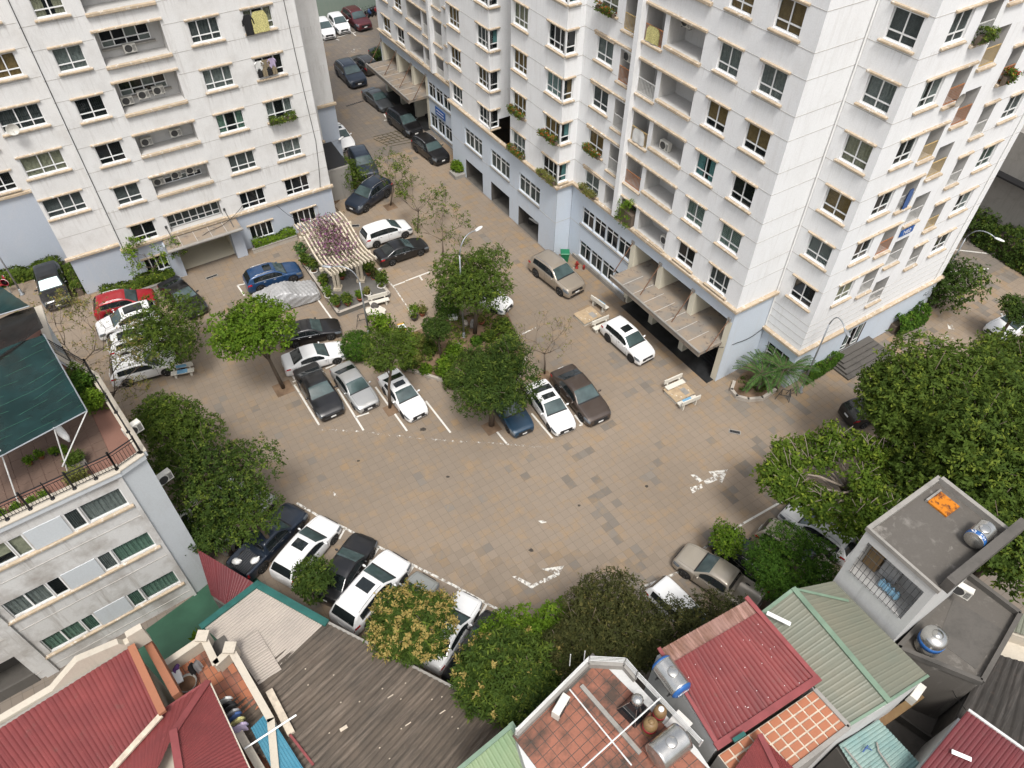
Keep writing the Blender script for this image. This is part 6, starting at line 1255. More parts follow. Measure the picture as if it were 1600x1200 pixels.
# ---- alley yard, teal roof, dark roof, red roof
o = house('alley_yard', 'dark concrete yard roof between the teal and dark red roofs', (1450, 1110), 3.5); YP = [at(*p, 3.5) for p in ((1330, 1150), (1480, 1010), (1580, 1080), (1440, 1260))]; walls(o, YP, 0, 3.5, 'darkconc'); strip(o, at(1395, 1120, 3.5), at(1452, 1160, 3.5), .12, .5, 'darkconc', 'kerb'); strip(o, at(1440, 1075, 4.5), at(1482, 1043, 4.5), .5, .3, 'darkconc', 'ledge', -.3); strip(o, at(1376, 1130, 5), at(1440, 1085, 5), .3, .3, 'rusttan', 'shelf', -.3)
o = house('teal_roofed_house', 'faded teal corrugated roof with loose pipes at the bottom right', (1370, 1170), 6); A, B, C, D = at(1310, 1164, 6.0), at(1372, 1124, 6.1), at(1442, 1198, 6.0), at(1370, 1262, 5.8); sheets(o, A, D, C, B, .14, .035, 'r_teal', 1.0, 2); walls(o, [A, B, C, D], 0, 5.7, 'darkconc')
for p, q in (((1320, 1168), (1350, 1205)), ((1370, 1160), (1373, 1174)), ((1373, 1174), (1395, 1205))): m = MB(); m.tube([loc(o, at(*p, 6.15)), loc(o, at(*q, 6.15))], .035, 7); m.build('pipe', mt['concrete'], o)
m = MB(); m.tube([loc(o, at(1348, 1175, 6.15)), loc(o, at(1356, 1165, 6.3)), loc(o, at(1362, 1172, 6.15)), loc(o, at(1352, 1168, 6.2))], .03, 6); m.build('pipe_tangle', mt['cl_blue'], o)
o = house('dark_corrugated_house', 'dark mossy corrugated roof at the right edge', (1570, 1100), 6.5); A, B, C, D = at(1548, 1020, 6.8), at(1680, 1060, 6.8), at(1680, 1260, 6.2), at(1490, 1130, 6.2); sheets(o, A, B, C, D, .24, .06, 'r_dark', 1.0, 3); walls(o, [A, B, C, D], 0, 6.0, 'darkconc'); walls(o, [at(1575, 985, 7), at(1680, 1000, 7), at(1680, 1060, 7), at(1555, 1025, 7)], 0, 6.2, 'creamwall', 'yellow_wall')
o = house('dark_red_roofed_house', 'dark red corrugated roof at the bottom right corner', (1520, 1170), 7); A, B, C, D = at(1512, 1110, 7.6), at(1680, 1230, 7.6), at(1600, 1340, 7.0), at(1420, 1222, 7.0); sheets(o, A, B, C, D, .15, .035, 'r_dred', 1.0, 2); strip(o, A, B, .1, .08, 'rail_w', 'edge_trim', .02); walls(o, [A, B, C, D], 0, 6.8, 'greywall'); m = MB(); m.obox(loc(o, at(1487, 1174, 7.5)), loc(o, at(1518, 1187, 7.5)), .17, .01); m.build('skylight_sheet', mt['whitep'], o)
o = house('corner_shed', 'low shed with a pale corrugated roof at the right edge', (1596, 970), 6); A, B, C, D = at(1588, 955, 7.2), at(1680, 990, 7.2), at(1680, 1020, 7.0), at(1578, 985, 7.0); sheets(o, A, B, C, D, .16, .04, 'r_green', 1.0); walls(o, [A, B, C, D], 0, 6.8, 'creamwall')
# ---------------------------------------------------------------- vegetation
def unit(a): return a / (np.linalg.norm(a, axis=-1, keepdims=True) + 1e-9)
def leaf_quads(tip, ax, per, ll, lw, seed, droop=.35, jit=.35):
    """whorls of `per` leaves round each twig tip -> vertices (n*4,3)"""
    r = np.random.default_rng(seed); n = len(tip); ax = unit(ax); ref = np.where(np.abs(ax[:, 2:3]) < .9, np.array([[0, 0, 1.]]), np.array([[1., 0, 0]]))
    e1 = unit(np.cross(ax, ref)); e2 = np.cross(ax, e1)
    T = np.repeat(tip, per, 0) + r.normal(0, ll * .25, (n * per, 3)); A = np.repeat(ax, per, 0); E1 = np.repeat(e1, per, 0); E2 = np.repeat(e2, per, 0)
    ph = (np.tile(np.arange(per), n) / per * 2 * np.pi + r.random(n * per) * 1.2)[:, None]
    l = unit(E1 * np.cos(ph) + E2 * np.sin(ph) + A * (r.random((n * per, 1)) * .9 - .05) + r.normal(0, jit * .4, (n * per, 3)) - np.array([[0, 0, droop]]) * r.random((n * per, 1)))
    s = unit(np.cross(l, A + r.normal(0, jit, (n * per, 3)))); k = (.7 + .6 * r.random((n * per, 1))); L = ll * k; W = lw * k * .5
    V = np.stack([T, T + l * L * .45 + s * W, T + l * L, T + l * L * .45 - s * W], 1)
    return V.reshape(-1, 3)
def shells(lobes, n, seed, up=.25, inner=.3):
    r = np.random.default_rng(seed); C = np.array([q[:3] for q in lobes]); Rr = np.array([(q[3:6] if len(q) > 4 else (q[3],) * 3) for q in lobes]); w = (Rr ** 2).sum(1); k = r.choice(len(lobes), n, p=w / w.sum())
    d = r.normal(0, 1, (n, 3)); d[:, 2] += up; d = unit(d); rad = np.where(r.random((n, 1)) < inner, .35 + .5 * r.random((n, 1)), .82 + .24 * r.random((n, 1))); rad = np.where(r.random((n, 1)) < .09, 1.05 + .22 * r.random((n, 1)), rad)
    return C[k] + d * Rr[k] * rad, d, k, rad[:, 0]
def leaf_obj(name, V, tint, mat, parent, tint2=None):
    n = len(V) // 4; F = np.arange(n * 4).reshape(-1, 4); a = np.ones((n * 4, 4)); a[:, 0] = np.repeat(np.clip(tint, 0, 1), 4); a[:, 1] = 0 if tint2 is None else np.repeat(tint2, 4)
    return link(name, np_mesh(name, V, F, mat, a), parent)
mt['bark'] = M_paint('bark', (.13, .1, .075), (.05, .045, .04), .7, .6); mt['barkpale'] = M_paint('bark_pale', (.24, .2, .16), (.1, .08, .07), .6, .6)
LM = {'mid': M_leaf('leaf_mid', (.026, .05, .008), (.09, .135, .018), (.18, .22, .028)), 'bright': M_leaf('leaf_bright', (.035, .075, .006), (.12, .2, .014), (.22, .29, .03)), 'dark': M_leaf('leaf_dark', (.017, .036, .007), (.058, .095, .015), (.14, .18, .026)), 'olive': M_leaf('leaf_olive', (.026, .03, .01), (.072, .078, .022), (.14, .12, .036)),
      'flower': M_leaf('leaf_mango', (.022, .046, .008), (.078, .12, .018), (.15, .2, .026)), 'deep': M_leaf('leaf_deep', (.018, .05, .006), (.062, .13, .012), (.12, .19, .02)), 'blossom': M_leaf('mango_blossom', (.27, .2, .055), (.4, .32, .11), (.46, .38, .16)), 'dry': M_leaf('leaf_dry', (.08, .085, .02), (.19, .2, .05), (.3, .2, .07)), 'bougain': M_leaf('bougainvillea', (.17, .06, .14), (.31, .12, .26), (.2, .15, .09)), 'term': M_leaf('leaf_almond', (.03, .062, .007), (.1, .155, .015), (.21, .26, .03)), 'palm': M_leaf('palm_leaf', (.03, .07, .02), (.09, .16, .04), (.2, .22, .06)), 'red': M_leaf('flower_red', (.4, .05, .03), (.55, .16, .05), (.5, .05, .12))}
def solve_z(c, b, lo=.8, hi=12):
    best = None
    for i in range(120):
        z = lo + (hi - lo) * i / 119; p = at(*c, z); d = (p.x - b.x) ** 2 + (p.y - b.y) ** 2
        if best is None or d < best[0]: best = (d, z)
    return best[1]
treeid = [0]
def tree(label, c, r, mat, base=None, z=None, n=900, per=7, ll=.2, lw=.09, trunk=.12, lobes=7, flat=.85, cat='tree', name='tree', group=None, lobe_r=.44, flower=0, inner=.3, droop=.35, up=.25, barkm='bark', light=.12, branchy=0, spread=.7):
    treeid[0] += 1; lobes += 3; sd = treeid[0] * 101 + 5; r_ = random.Random(sd); rn = np.random.default_rng(sd)
    if base is not None: b = at(*base); z = z or solve_z(c, b)
    cc = at(*c, z); 
    if base is None: b = Vector((cc.x + .2, cc.y + .2, 0))
    sc = math.sqrt(cc.x ** 2 + cc.y ** 2 + (HC - z) ** 2) / FPX; rx, ry = r[0] * sc * .86, r[1] * sc * .86; ll *= .86; lw *= .86; n = int(n * 1.35)
    t = thing(name, label, cat, b, 0, group); cl = cc - b; lb = []
    for i in range(lobes):
        a = 2 * math.pi * (i + r_.random() * .6) / lobes; q = spread * math.sqrt(.35 + .65 * r_.random()) if i else 0; k = lobe_r * (.8 + .4 * r_.random()); rr = (rx + ry) / 2
        lb.append((cl.x + math.cos(a) * q * rx, cl.y + math.sin(a) * q * ry, cl.z + (r_.random() - .45) * .55 * ry * flat, k * rr, k * rr, k * rr * flat))
    tip, d, k, rad = shells(lb, n, sd, up, inner); ax = d * .8 + np.array([0, 0, .5]) + rn.normal(0, .3, (n, 3)); V = leaf_quads(tip, ax, per, ll, lw, sd, droop)
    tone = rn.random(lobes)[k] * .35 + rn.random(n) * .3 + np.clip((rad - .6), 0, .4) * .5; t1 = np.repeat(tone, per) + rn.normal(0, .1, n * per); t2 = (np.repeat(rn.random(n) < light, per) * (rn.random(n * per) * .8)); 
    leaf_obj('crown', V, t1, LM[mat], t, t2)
    if flower:
        tipf = tip[(rad > .9) & (d[:, 2] > -.1)][:flower]; m_ = len(tipf)
        if m_:
            dd = unit(tipf - np.array([cl.x, cl.y, cl.z - ry * .5])); P = np.repeat(tipf, 5, 0) + np.repeat(dd, 5, 0) * (np.tile(np.arange(5), m_)[:, None] * .06); VF = leaf_quads(P, np.repeat(dd, 5, 0), 4, .15, .07, sd + 1, 0, .5)
            leaf_obj('blossom', VF, rn.random(m_ * 20), LM['blossom'], t)
    m = MB(); h = max(.3, cl.z - ry * .35 * flat); jx, jy = (r_.random() - .5) * .15, (r_.random() - .5) * .15
    m.tube([(0, 0, -.05), (cl.x * .3 + jx, cl.y * .3 + jy, h * .4), (cl.x * .75, cl.y * .75, h * .8), (cl.x, cl.y, h)], [trunk * 1.25, trunk, trunk * .8, trunk * .62], 9); m.build('trunk', mt[barkm], t, True)
    for i, q in enumerate(lb):
        m = MB(); s0 = .55 + .4 * r_.random(); p0 = Vector((cl.x * s0, cl.y * s0, h * s0)); p1 = Vector(q[:3]); mid = (p0 + p1) / 2 + Vector((0, 0, .12 * ry)); m.tube([p0, mid, p1], [trunk * .5, trunk * .32, trunk * .14], 7)
        for j in range(3 + branchy): e = p1 + Vector((r_.random() - .5, r_.random() - .5, r_.random() - .3)) * q[3] * 1.7; f = mid.lerp(p1, .3 + .7 * r_.random()); m.tube([f, (f + e) / 2 + Vector((0, 0, .05)), e], [trunk * .16, trunk * .11, .012], 5)
        m.build('limb', mt[barkm], t, True)
    return t
def bare_tree(label, c, r, base, mat='dry', z=None, leaves=500, trunk=.07, depth=5, ll=.12, lw=.05, group=None, barkm='bark', seed=3, per=3):
    treeid[0] += 1; sd = treeid[0] * 77 + seed; r_ = random.Random(sd); b = at(*base); z = z or solve_z(c, b); cc = at(*c, z); sc = math.sqrt(cc.x ** 2 + cc.y ** 2 + (HC - z) ** 2) / FPX; rx = r[0] * sc; ry = r[1] * sc
    t = thing('tree', label, 'tree', b, 0, group); cl = cc - b; ends = []; m = MB(); fork = Vector((cl.x * .5, cl.y * .5, cl.z * .5)); m.tube([(0, 0, -.05), fork * .5 + Vector((.03, .02, 0)), fork], [trunk * 1.2, trunk, trunk * .8], 8); m.build('trunk', mt[barkm], t, True)
    m = MB(); cvec = Vector(cl)
    def grow(p, d, L, rad, k):
        q = p + d * L; m.tube([p, (p + q) / 2 + Vector((r_.random() - .5, r_.random() - .5, r_.random() - .5)) * L * .16, q], [rad, rad * .8, rad * .6], 6 if k > 2 else 4)
        if k <= 2: ends.append((q, d)); ends.append(((p + q) / 2, d))
        if k == 0: return
        for _ in range(3 if k > 2 else r_.choice((2, 3))):
            nd = (d + Vector((r_.gauss(0, .6), r_.gauss(0, .6), r_.gauss(.08, .4)))).normalized(); off = q - cvec; lim = (off.x / rx) ** 2 + (off.y / rx) ** 2 + (off.z / ry) ** 2
            if lim > .9: nd = (nd - off.normalized() * .6).normalized()
            grow(q, nd, L * (.62 + .25 * r_.random()), max(.006, rad * .62), k - 1)
    for i in range(4): a = i * 1.57 + r_.random(); grow(fork, Vector((math.cos(a) * .8, math.sin(a) * .8, .55 + .3 * r_.random())).normalized(), (rx + ry) * .27, trunk * .5, depth - 1)
    m.build('branches', mt[barkm], t, True)
    pts = np.array([tuple(e[0]) for e in ends]); dd = np.array([tuple(e[1]) for e in ends]); rn = np.random.default_rng(sd); ix = rn.choice(len(pts), min(leaves, len(pts)), replace=False)
    leaf_obj('crown', leaf_quads(pts[ix], dd[ix] + np.array([0, 0, .3]), per, ll, lw, sd), rn.random(len(ix) * per), LM[mat], t, (rn.random(len(ix) * per) < .2) * .8); return t
def shrub(label, px, py, rpx, mat, z=None, n=300, per=6, ll=.1, lw=.06, cat='shrub', name='shrub', h=1.0, group=None, ball=False, r_m=None, loc_=None, inner=.25, t2=.1):
    """low bush standing on the ground"""
    treeid[0] += 1; sd = treeid[0] * 57 + 1; rn = np.random.default_rng(sd); b = loc_ if loc_ is not None else at(px, py, 0)
    sc = math.sqrt(b.x ** 2 + b.y ** 2 + (HC - b.z) ** 2) / FPX; R_ = r_m or rpx * sc; t = thing(name, label, cat, b, 0, group); rn2 = random.Random(sd)
    lb = [(0, 0, R_ * h * (1 if ball else .9), R_, R_, R_ * h)] if ball else [((rn2.random() - .5) * R_ * .9, (rn2.random() - .5) * R_ * .9, R_ * h * (.55 + .5 * rn2.random()), R_ * .62, R_ * .62, R_ * h * .62) for _ in range(6)]
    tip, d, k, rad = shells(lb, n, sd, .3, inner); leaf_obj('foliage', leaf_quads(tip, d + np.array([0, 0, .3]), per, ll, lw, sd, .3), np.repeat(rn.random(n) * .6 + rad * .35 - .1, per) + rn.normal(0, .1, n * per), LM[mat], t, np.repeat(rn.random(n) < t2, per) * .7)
    m = MB()
    for i in range(5): a = i * 1.26; m.tube([(0, 0, 0), (math.cos(a) * R_ * .2, math.sin(a) * R_ * .2, R_ * h * .5), (math.cos(a) * R_ * .5, math.sin(a) * R_ * .5, R_ * h)], [.03, .02, .01], 5)
    m.build('stems', mt['bark'], t, True); return t
def hedge(label, p, q, w, h, mat, z=0.0, n_per_m=70, ll=.09, lw=.055, cat='hedge', flowers=None, name='hedge', group=None):
    treeid[0] += 1; sd = treeid[0] * 31; rn = np.random.default_rng(sd); p, q = Vector(p), Vector(q); t = thing(name, label, cat, p, 0, group); d = q - p; L = d.length; dx = d / L; ny = Vector((-dx.y, dx.x, 0)); n = int(L * n_per_m * (1 + h))
    s = rn.random(n) * L; y = (rn.random(n) - .5) * w; zz = rn.random(n) * h; f = rn.integers(0, 3, n); zz = np.where(f == 0, h * (.9 + .15 * rn.random(n)), zz); y = np.where(f == 1, -w / 2 * (.9 + .2 * rn.random(n)), np.where(f == 2, w / 2 * (.9 + .2 * rn.random(n)), y)); hump = 1 + .16 * np.sin(s * 2.3 + sd) + .1 * np.sin(s * 5.1)
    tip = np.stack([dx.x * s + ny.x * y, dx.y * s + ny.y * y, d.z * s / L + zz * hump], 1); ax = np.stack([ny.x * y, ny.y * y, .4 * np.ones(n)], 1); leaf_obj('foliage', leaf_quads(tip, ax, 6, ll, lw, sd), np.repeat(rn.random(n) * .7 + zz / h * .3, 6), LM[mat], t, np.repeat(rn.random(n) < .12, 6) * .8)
    if flowers: k = rn.random(n) < .35; leaf_obj('flowers', leaf_quads(tip[k] + np.array([0, 0, .04]), ax[k], 5, .07, .06, sd + 2), rn.random(k.sum() * 5), LM[flowers], t)
    m = MB(); m.obox((0, 0, 0), d, w * .55, h * .6); m.build('stems', mt['bark'], t); return t
def frond_plant(label, base, n, L, mat='palm', cat='palm', name='palm', h=1.2, leaflets=18, w=.05, loc_=None, up=1.0, group=None, ll=.34):
    treeid[0] += 1; sd = treeid[0] * 13; rn = random.Random(sd); b = loc_ if loc_ is not None else at(*base); t = thing(name, label, cat, b, 0, group); m = MB(); V = []; k = 0
    for i in range(n):
        a = 2 * math.pi * i / n * 2.4 + rn.random() * .5; e = up * (.35 + .9 * rn.random()); pts = []; lean = .12 * rn.random()
        for j in range(7): s_ = j / 6; rr = L * s_ * math.cos(e * (1 - .75 * s_) * .9); zz = h + L * (math.sin(e) * s_ - .62 * s_ * s_); pts.append(Vector((math.cos(a) * (rr + lean), math.sin(a) * (rr + lean), zz)))
        m.tube(pts, [.022, .02, .018, .015, .012, .01, .005], 5)
        for j in range(leaflets):
            s_ = .12 + .88 * j / leaflets; x = s_ * 6; i0 = min(5, int(x)); p = pts[i0].lerp(pts[i0 + 1], x - i0); dr = (pts[i0 + 1] - pts[i0]).normalized(); sd_ = dr.cross(Vector((0, 0, 1))).normalized()
            for sg_ in (-1, 1): tipv = p + (sd_ * sg_ * .8 + dr * .7 + Vector((0, 0, .12))).normalized() * ll * L / 1.6 * (1.1 - .5 * s_) + Vector((0, 0, -.06)); mm = (p + tipv) / 2; wv = dr * w; V += [tuple(p), tuple(mm + wv), tuple(tipv), tuple(mm - wv)]
    leaf_obj('fronds', np.array(V), np.random.default_rng(sd).random(len(V) // 4), LM[mat], t); m.tube([(0, 0, 0), (.02, .02, h * .5), (0, 0, h)], [.13, .1, .09], 9); m.build('trunk', mt['bark'], t, True); return t
# ---- trees in and round the plaza
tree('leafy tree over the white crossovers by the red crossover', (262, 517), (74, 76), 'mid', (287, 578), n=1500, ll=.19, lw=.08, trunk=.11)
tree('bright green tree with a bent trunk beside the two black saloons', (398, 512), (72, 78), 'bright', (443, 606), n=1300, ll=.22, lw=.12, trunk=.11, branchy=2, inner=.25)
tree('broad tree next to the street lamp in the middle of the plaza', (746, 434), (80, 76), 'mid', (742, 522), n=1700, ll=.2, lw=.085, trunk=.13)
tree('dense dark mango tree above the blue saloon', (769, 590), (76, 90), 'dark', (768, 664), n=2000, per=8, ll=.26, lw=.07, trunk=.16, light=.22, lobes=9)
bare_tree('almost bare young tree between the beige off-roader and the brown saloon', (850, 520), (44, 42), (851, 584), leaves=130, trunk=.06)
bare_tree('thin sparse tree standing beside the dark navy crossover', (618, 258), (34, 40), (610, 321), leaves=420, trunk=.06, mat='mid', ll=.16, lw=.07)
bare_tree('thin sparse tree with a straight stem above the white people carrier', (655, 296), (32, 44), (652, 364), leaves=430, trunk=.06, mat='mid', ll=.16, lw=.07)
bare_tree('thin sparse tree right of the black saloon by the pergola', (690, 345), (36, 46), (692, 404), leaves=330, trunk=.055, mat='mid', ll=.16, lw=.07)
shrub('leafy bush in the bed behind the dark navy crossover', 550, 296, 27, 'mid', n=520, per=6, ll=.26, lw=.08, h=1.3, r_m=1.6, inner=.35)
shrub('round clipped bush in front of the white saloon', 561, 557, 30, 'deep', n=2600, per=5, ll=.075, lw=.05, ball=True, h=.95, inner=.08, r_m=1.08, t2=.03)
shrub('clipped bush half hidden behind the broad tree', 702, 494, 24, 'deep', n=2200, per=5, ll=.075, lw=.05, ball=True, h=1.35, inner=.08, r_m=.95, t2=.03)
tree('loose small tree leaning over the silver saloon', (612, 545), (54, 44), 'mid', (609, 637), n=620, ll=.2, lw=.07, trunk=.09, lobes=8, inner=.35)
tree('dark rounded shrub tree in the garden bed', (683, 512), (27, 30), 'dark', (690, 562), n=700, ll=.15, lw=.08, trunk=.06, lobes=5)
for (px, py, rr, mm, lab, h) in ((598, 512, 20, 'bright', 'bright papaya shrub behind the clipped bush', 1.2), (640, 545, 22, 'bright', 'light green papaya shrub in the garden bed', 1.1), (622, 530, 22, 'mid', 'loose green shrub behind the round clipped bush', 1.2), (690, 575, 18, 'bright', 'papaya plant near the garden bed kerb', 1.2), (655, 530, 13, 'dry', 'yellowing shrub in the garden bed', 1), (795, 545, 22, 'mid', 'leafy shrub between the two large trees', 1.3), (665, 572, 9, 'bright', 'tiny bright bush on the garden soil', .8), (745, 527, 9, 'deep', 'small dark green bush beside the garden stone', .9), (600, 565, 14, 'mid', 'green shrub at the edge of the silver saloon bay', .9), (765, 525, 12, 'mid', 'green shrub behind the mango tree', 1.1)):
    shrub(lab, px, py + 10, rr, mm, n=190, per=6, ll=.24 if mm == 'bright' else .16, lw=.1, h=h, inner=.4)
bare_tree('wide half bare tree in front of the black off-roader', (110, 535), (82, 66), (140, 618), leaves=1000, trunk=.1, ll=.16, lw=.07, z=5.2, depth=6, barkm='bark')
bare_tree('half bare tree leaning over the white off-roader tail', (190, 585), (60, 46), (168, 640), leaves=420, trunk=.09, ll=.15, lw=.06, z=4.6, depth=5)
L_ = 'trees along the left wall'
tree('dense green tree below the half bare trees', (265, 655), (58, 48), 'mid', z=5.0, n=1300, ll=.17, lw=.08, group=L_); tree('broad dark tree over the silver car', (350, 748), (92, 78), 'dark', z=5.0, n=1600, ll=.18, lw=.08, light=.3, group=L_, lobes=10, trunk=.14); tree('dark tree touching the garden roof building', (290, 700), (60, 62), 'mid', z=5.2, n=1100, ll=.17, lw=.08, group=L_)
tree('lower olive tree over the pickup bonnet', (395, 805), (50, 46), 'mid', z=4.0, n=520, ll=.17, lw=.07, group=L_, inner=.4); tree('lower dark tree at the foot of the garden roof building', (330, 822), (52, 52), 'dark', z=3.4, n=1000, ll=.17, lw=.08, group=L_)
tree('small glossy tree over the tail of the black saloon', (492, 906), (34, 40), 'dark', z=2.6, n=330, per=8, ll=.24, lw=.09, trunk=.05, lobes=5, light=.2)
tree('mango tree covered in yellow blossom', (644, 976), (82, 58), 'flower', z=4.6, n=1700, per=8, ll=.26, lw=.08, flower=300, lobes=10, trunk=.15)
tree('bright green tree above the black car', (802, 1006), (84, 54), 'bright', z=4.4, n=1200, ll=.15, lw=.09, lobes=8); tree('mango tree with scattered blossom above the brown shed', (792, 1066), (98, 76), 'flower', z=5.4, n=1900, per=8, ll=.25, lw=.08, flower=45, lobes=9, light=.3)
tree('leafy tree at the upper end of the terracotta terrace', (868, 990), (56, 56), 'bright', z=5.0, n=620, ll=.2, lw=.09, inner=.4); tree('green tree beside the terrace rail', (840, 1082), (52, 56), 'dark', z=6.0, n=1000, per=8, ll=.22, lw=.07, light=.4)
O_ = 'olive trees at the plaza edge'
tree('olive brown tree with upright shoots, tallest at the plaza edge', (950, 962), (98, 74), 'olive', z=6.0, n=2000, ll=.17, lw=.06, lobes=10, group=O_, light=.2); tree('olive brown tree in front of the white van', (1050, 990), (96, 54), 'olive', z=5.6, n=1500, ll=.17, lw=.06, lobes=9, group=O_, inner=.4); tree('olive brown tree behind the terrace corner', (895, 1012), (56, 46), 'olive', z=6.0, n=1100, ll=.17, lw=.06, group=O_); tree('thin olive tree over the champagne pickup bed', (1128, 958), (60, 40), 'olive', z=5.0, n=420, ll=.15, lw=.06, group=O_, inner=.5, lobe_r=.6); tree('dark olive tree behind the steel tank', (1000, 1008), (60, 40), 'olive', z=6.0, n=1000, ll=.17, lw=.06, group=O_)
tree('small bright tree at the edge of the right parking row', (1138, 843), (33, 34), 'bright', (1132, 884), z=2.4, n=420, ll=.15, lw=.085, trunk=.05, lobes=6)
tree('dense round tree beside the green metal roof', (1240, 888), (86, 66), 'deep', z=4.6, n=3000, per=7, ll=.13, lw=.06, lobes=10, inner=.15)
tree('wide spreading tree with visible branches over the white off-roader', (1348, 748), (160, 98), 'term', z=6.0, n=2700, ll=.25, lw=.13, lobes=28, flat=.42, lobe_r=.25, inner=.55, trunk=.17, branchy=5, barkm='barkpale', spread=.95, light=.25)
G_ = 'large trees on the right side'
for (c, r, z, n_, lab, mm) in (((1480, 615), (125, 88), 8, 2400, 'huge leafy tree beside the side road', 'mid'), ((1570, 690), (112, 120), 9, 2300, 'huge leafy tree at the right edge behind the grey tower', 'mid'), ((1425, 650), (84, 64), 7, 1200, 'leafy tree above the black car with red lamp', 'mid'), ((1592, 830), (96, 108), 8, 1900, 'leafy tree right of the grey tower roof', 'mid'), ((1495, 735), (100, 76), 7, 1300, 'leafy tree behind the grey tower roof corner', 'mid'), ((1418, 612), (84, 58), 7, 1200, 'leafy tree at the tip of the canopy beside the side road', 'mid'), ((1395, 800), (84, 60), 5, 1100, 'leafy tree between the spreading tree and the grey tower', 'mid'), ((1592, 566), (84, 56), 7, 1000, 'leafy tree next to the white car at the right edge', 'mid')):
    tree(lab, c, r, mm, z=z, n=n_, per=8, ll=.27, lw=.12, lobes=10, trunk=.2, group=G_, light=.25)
tree('dark tree at the right edge beyond the side road', (1592, 482), (24, 32), 'dark', z=3.5, n=600, ll=.16, lw=.09); shrub('dark green bush behind the white block corner', 1515, 372, 18, 'dark', n=300, ll=.2, lw=.12, r_m=1.8, inner=.3)
hedge('dark mixed hedge along the far side of the side road', at(1530, 372), at(1640, 440), 2.2, 2.2, 'dark', n_per_m=60, ll=.22, lw=.12)
shrub('tall dark evergreen shrub at the far corner of the white block', 1462, 482, 44, 'dark', n=1100, per=6, ll=.2, lw=.11, r_m=2.4, h=1.15, inner=.2, t2=.05); hedge('low leafy hedge at the foot of the side facade', at(1388, 518), at(1432, 498), 1.3, 1.2, 'deep', n_per_m=130, ll=.16, lw=.1); hedge('clipped box hedge beside the side entrance steps', at(1247, 594), at(1300, 561), 1.2, 1.0, 'deep', n_per_m=260, ll=.09, lw=.06)
hedge('clipped hedge under the ground floor windows of the weathered block', at(398, 391), at(462, 369), .7, .75, 'bright', n_per_m=170, ll=.09, lw=.06); hedge('leafy hedge behind the red crossover', at(165, 471), at(275, 434), .9, .9, 'mid', n_per_m=110, ll=.15, lw=.1); hedge('narrow hedge along the side of the weathered block', at(112, 425), at(128, 462), .7, .8, 'mid', n_per_m=120, ll=.12, lw=.08); hedge('leafy hedge behind the black off-roader', at(0, 446), at(100, 418), .8, .9, 'mid', n_per_m=90, ll=.16, lw=.1)
bare_tree('small pale tree in front of the entrance canopy', (240, 393), (34, 36), (238, 445), mat='bright', leaves=520, ll=.16, lw=.08, trunk=.045, z=3.4)
shrub('round bright bush in a box by the garage openings', 716, 270, 14, 'bright', n=700, per=6, ll=.12, lw=.08, r_m=.75, h=1.0, inner=.2); shrub('dark potted shrub beside the far canopy', 593, 97, 10, 'dark', n=200, ll=.2, lw=.1, r_m=1.0); shrub('green weed on the court floor', 311, 1000, 8, 'bright', n=14, per=7, ll=.4, lw=.14, r_m=.35, h=.5)
for (b_, n_, L_2, hh, lab) in (((1182, 612), 17, 1.9, 1.6, 'feathery palm nearest the lobby wall'), ((1212, 610), 19, 2.1, 1.9, 'larger feathery palm next to the lamp post')): frond_plant(lab, b_, n_, L_2, h=hh)
rn = np.random.default_rng(9); gs = []
sx = [p.x for p in SOIL]; sy = [p.y for p in SOIL]
while len(gs) < 900:
    x, y = min(sx) + rn.random() * (max(sx) - min(sx)), min(sy) + rn.random() * (max(sy) - min(sy))
    if inpoly(np.array([x]), np.array([y]), SOIL)[0] and vnoise(np.array([x]), np.array([y]), 1.3, 8)[0] > .45: gs.append((x, y, .1 + rn.random() * .18))
gs = np.array(gs); tag(leaf_obj('groundcover', leaf_quads(gs, np.tile([[0, 0, 1.]], (900, 1)), 6, .17, .06, 4), rn.random(5400), LM['mid'], None, (rn.random(5400) < .25) * .9), 'low weeds and herbs covering the garden soil', 'groundcover', None, 'stuff')
for i, (px, py, rr, mm, lab, h) in enumerate(((640, 572, 14, 'mid', 'leafy plant at the garden kerb corner', 1.0), (700, 598, 15, 'mid', 'leafy plant at the kerb beside the mango tree', 1.1), (712, 560, 16, 'bright', 'papaya sapling in the middle of the garden', 1.5), (672, 545, 15, 'mid', 'green bush left of the papaya sapling', 1.0), (735, 585, 16, 'mid', 'green bush touching the mango tree', 1.0), (785, 512, 16, 'mid', 'green bush under the broad plaza tree', 1.1), (650, 558, 11, 'dry', 'yellow leaved bush near the garden kerb', 1.0), (805, 575, 14, 'mid', 'green bush right of the mango tree', 1.0))): shrub(lab, px, py + 6, rr, mm, n=170, per=6, ll=.22 if mm == 'bright' else .16, lw=.09, h=h, inner=.4)
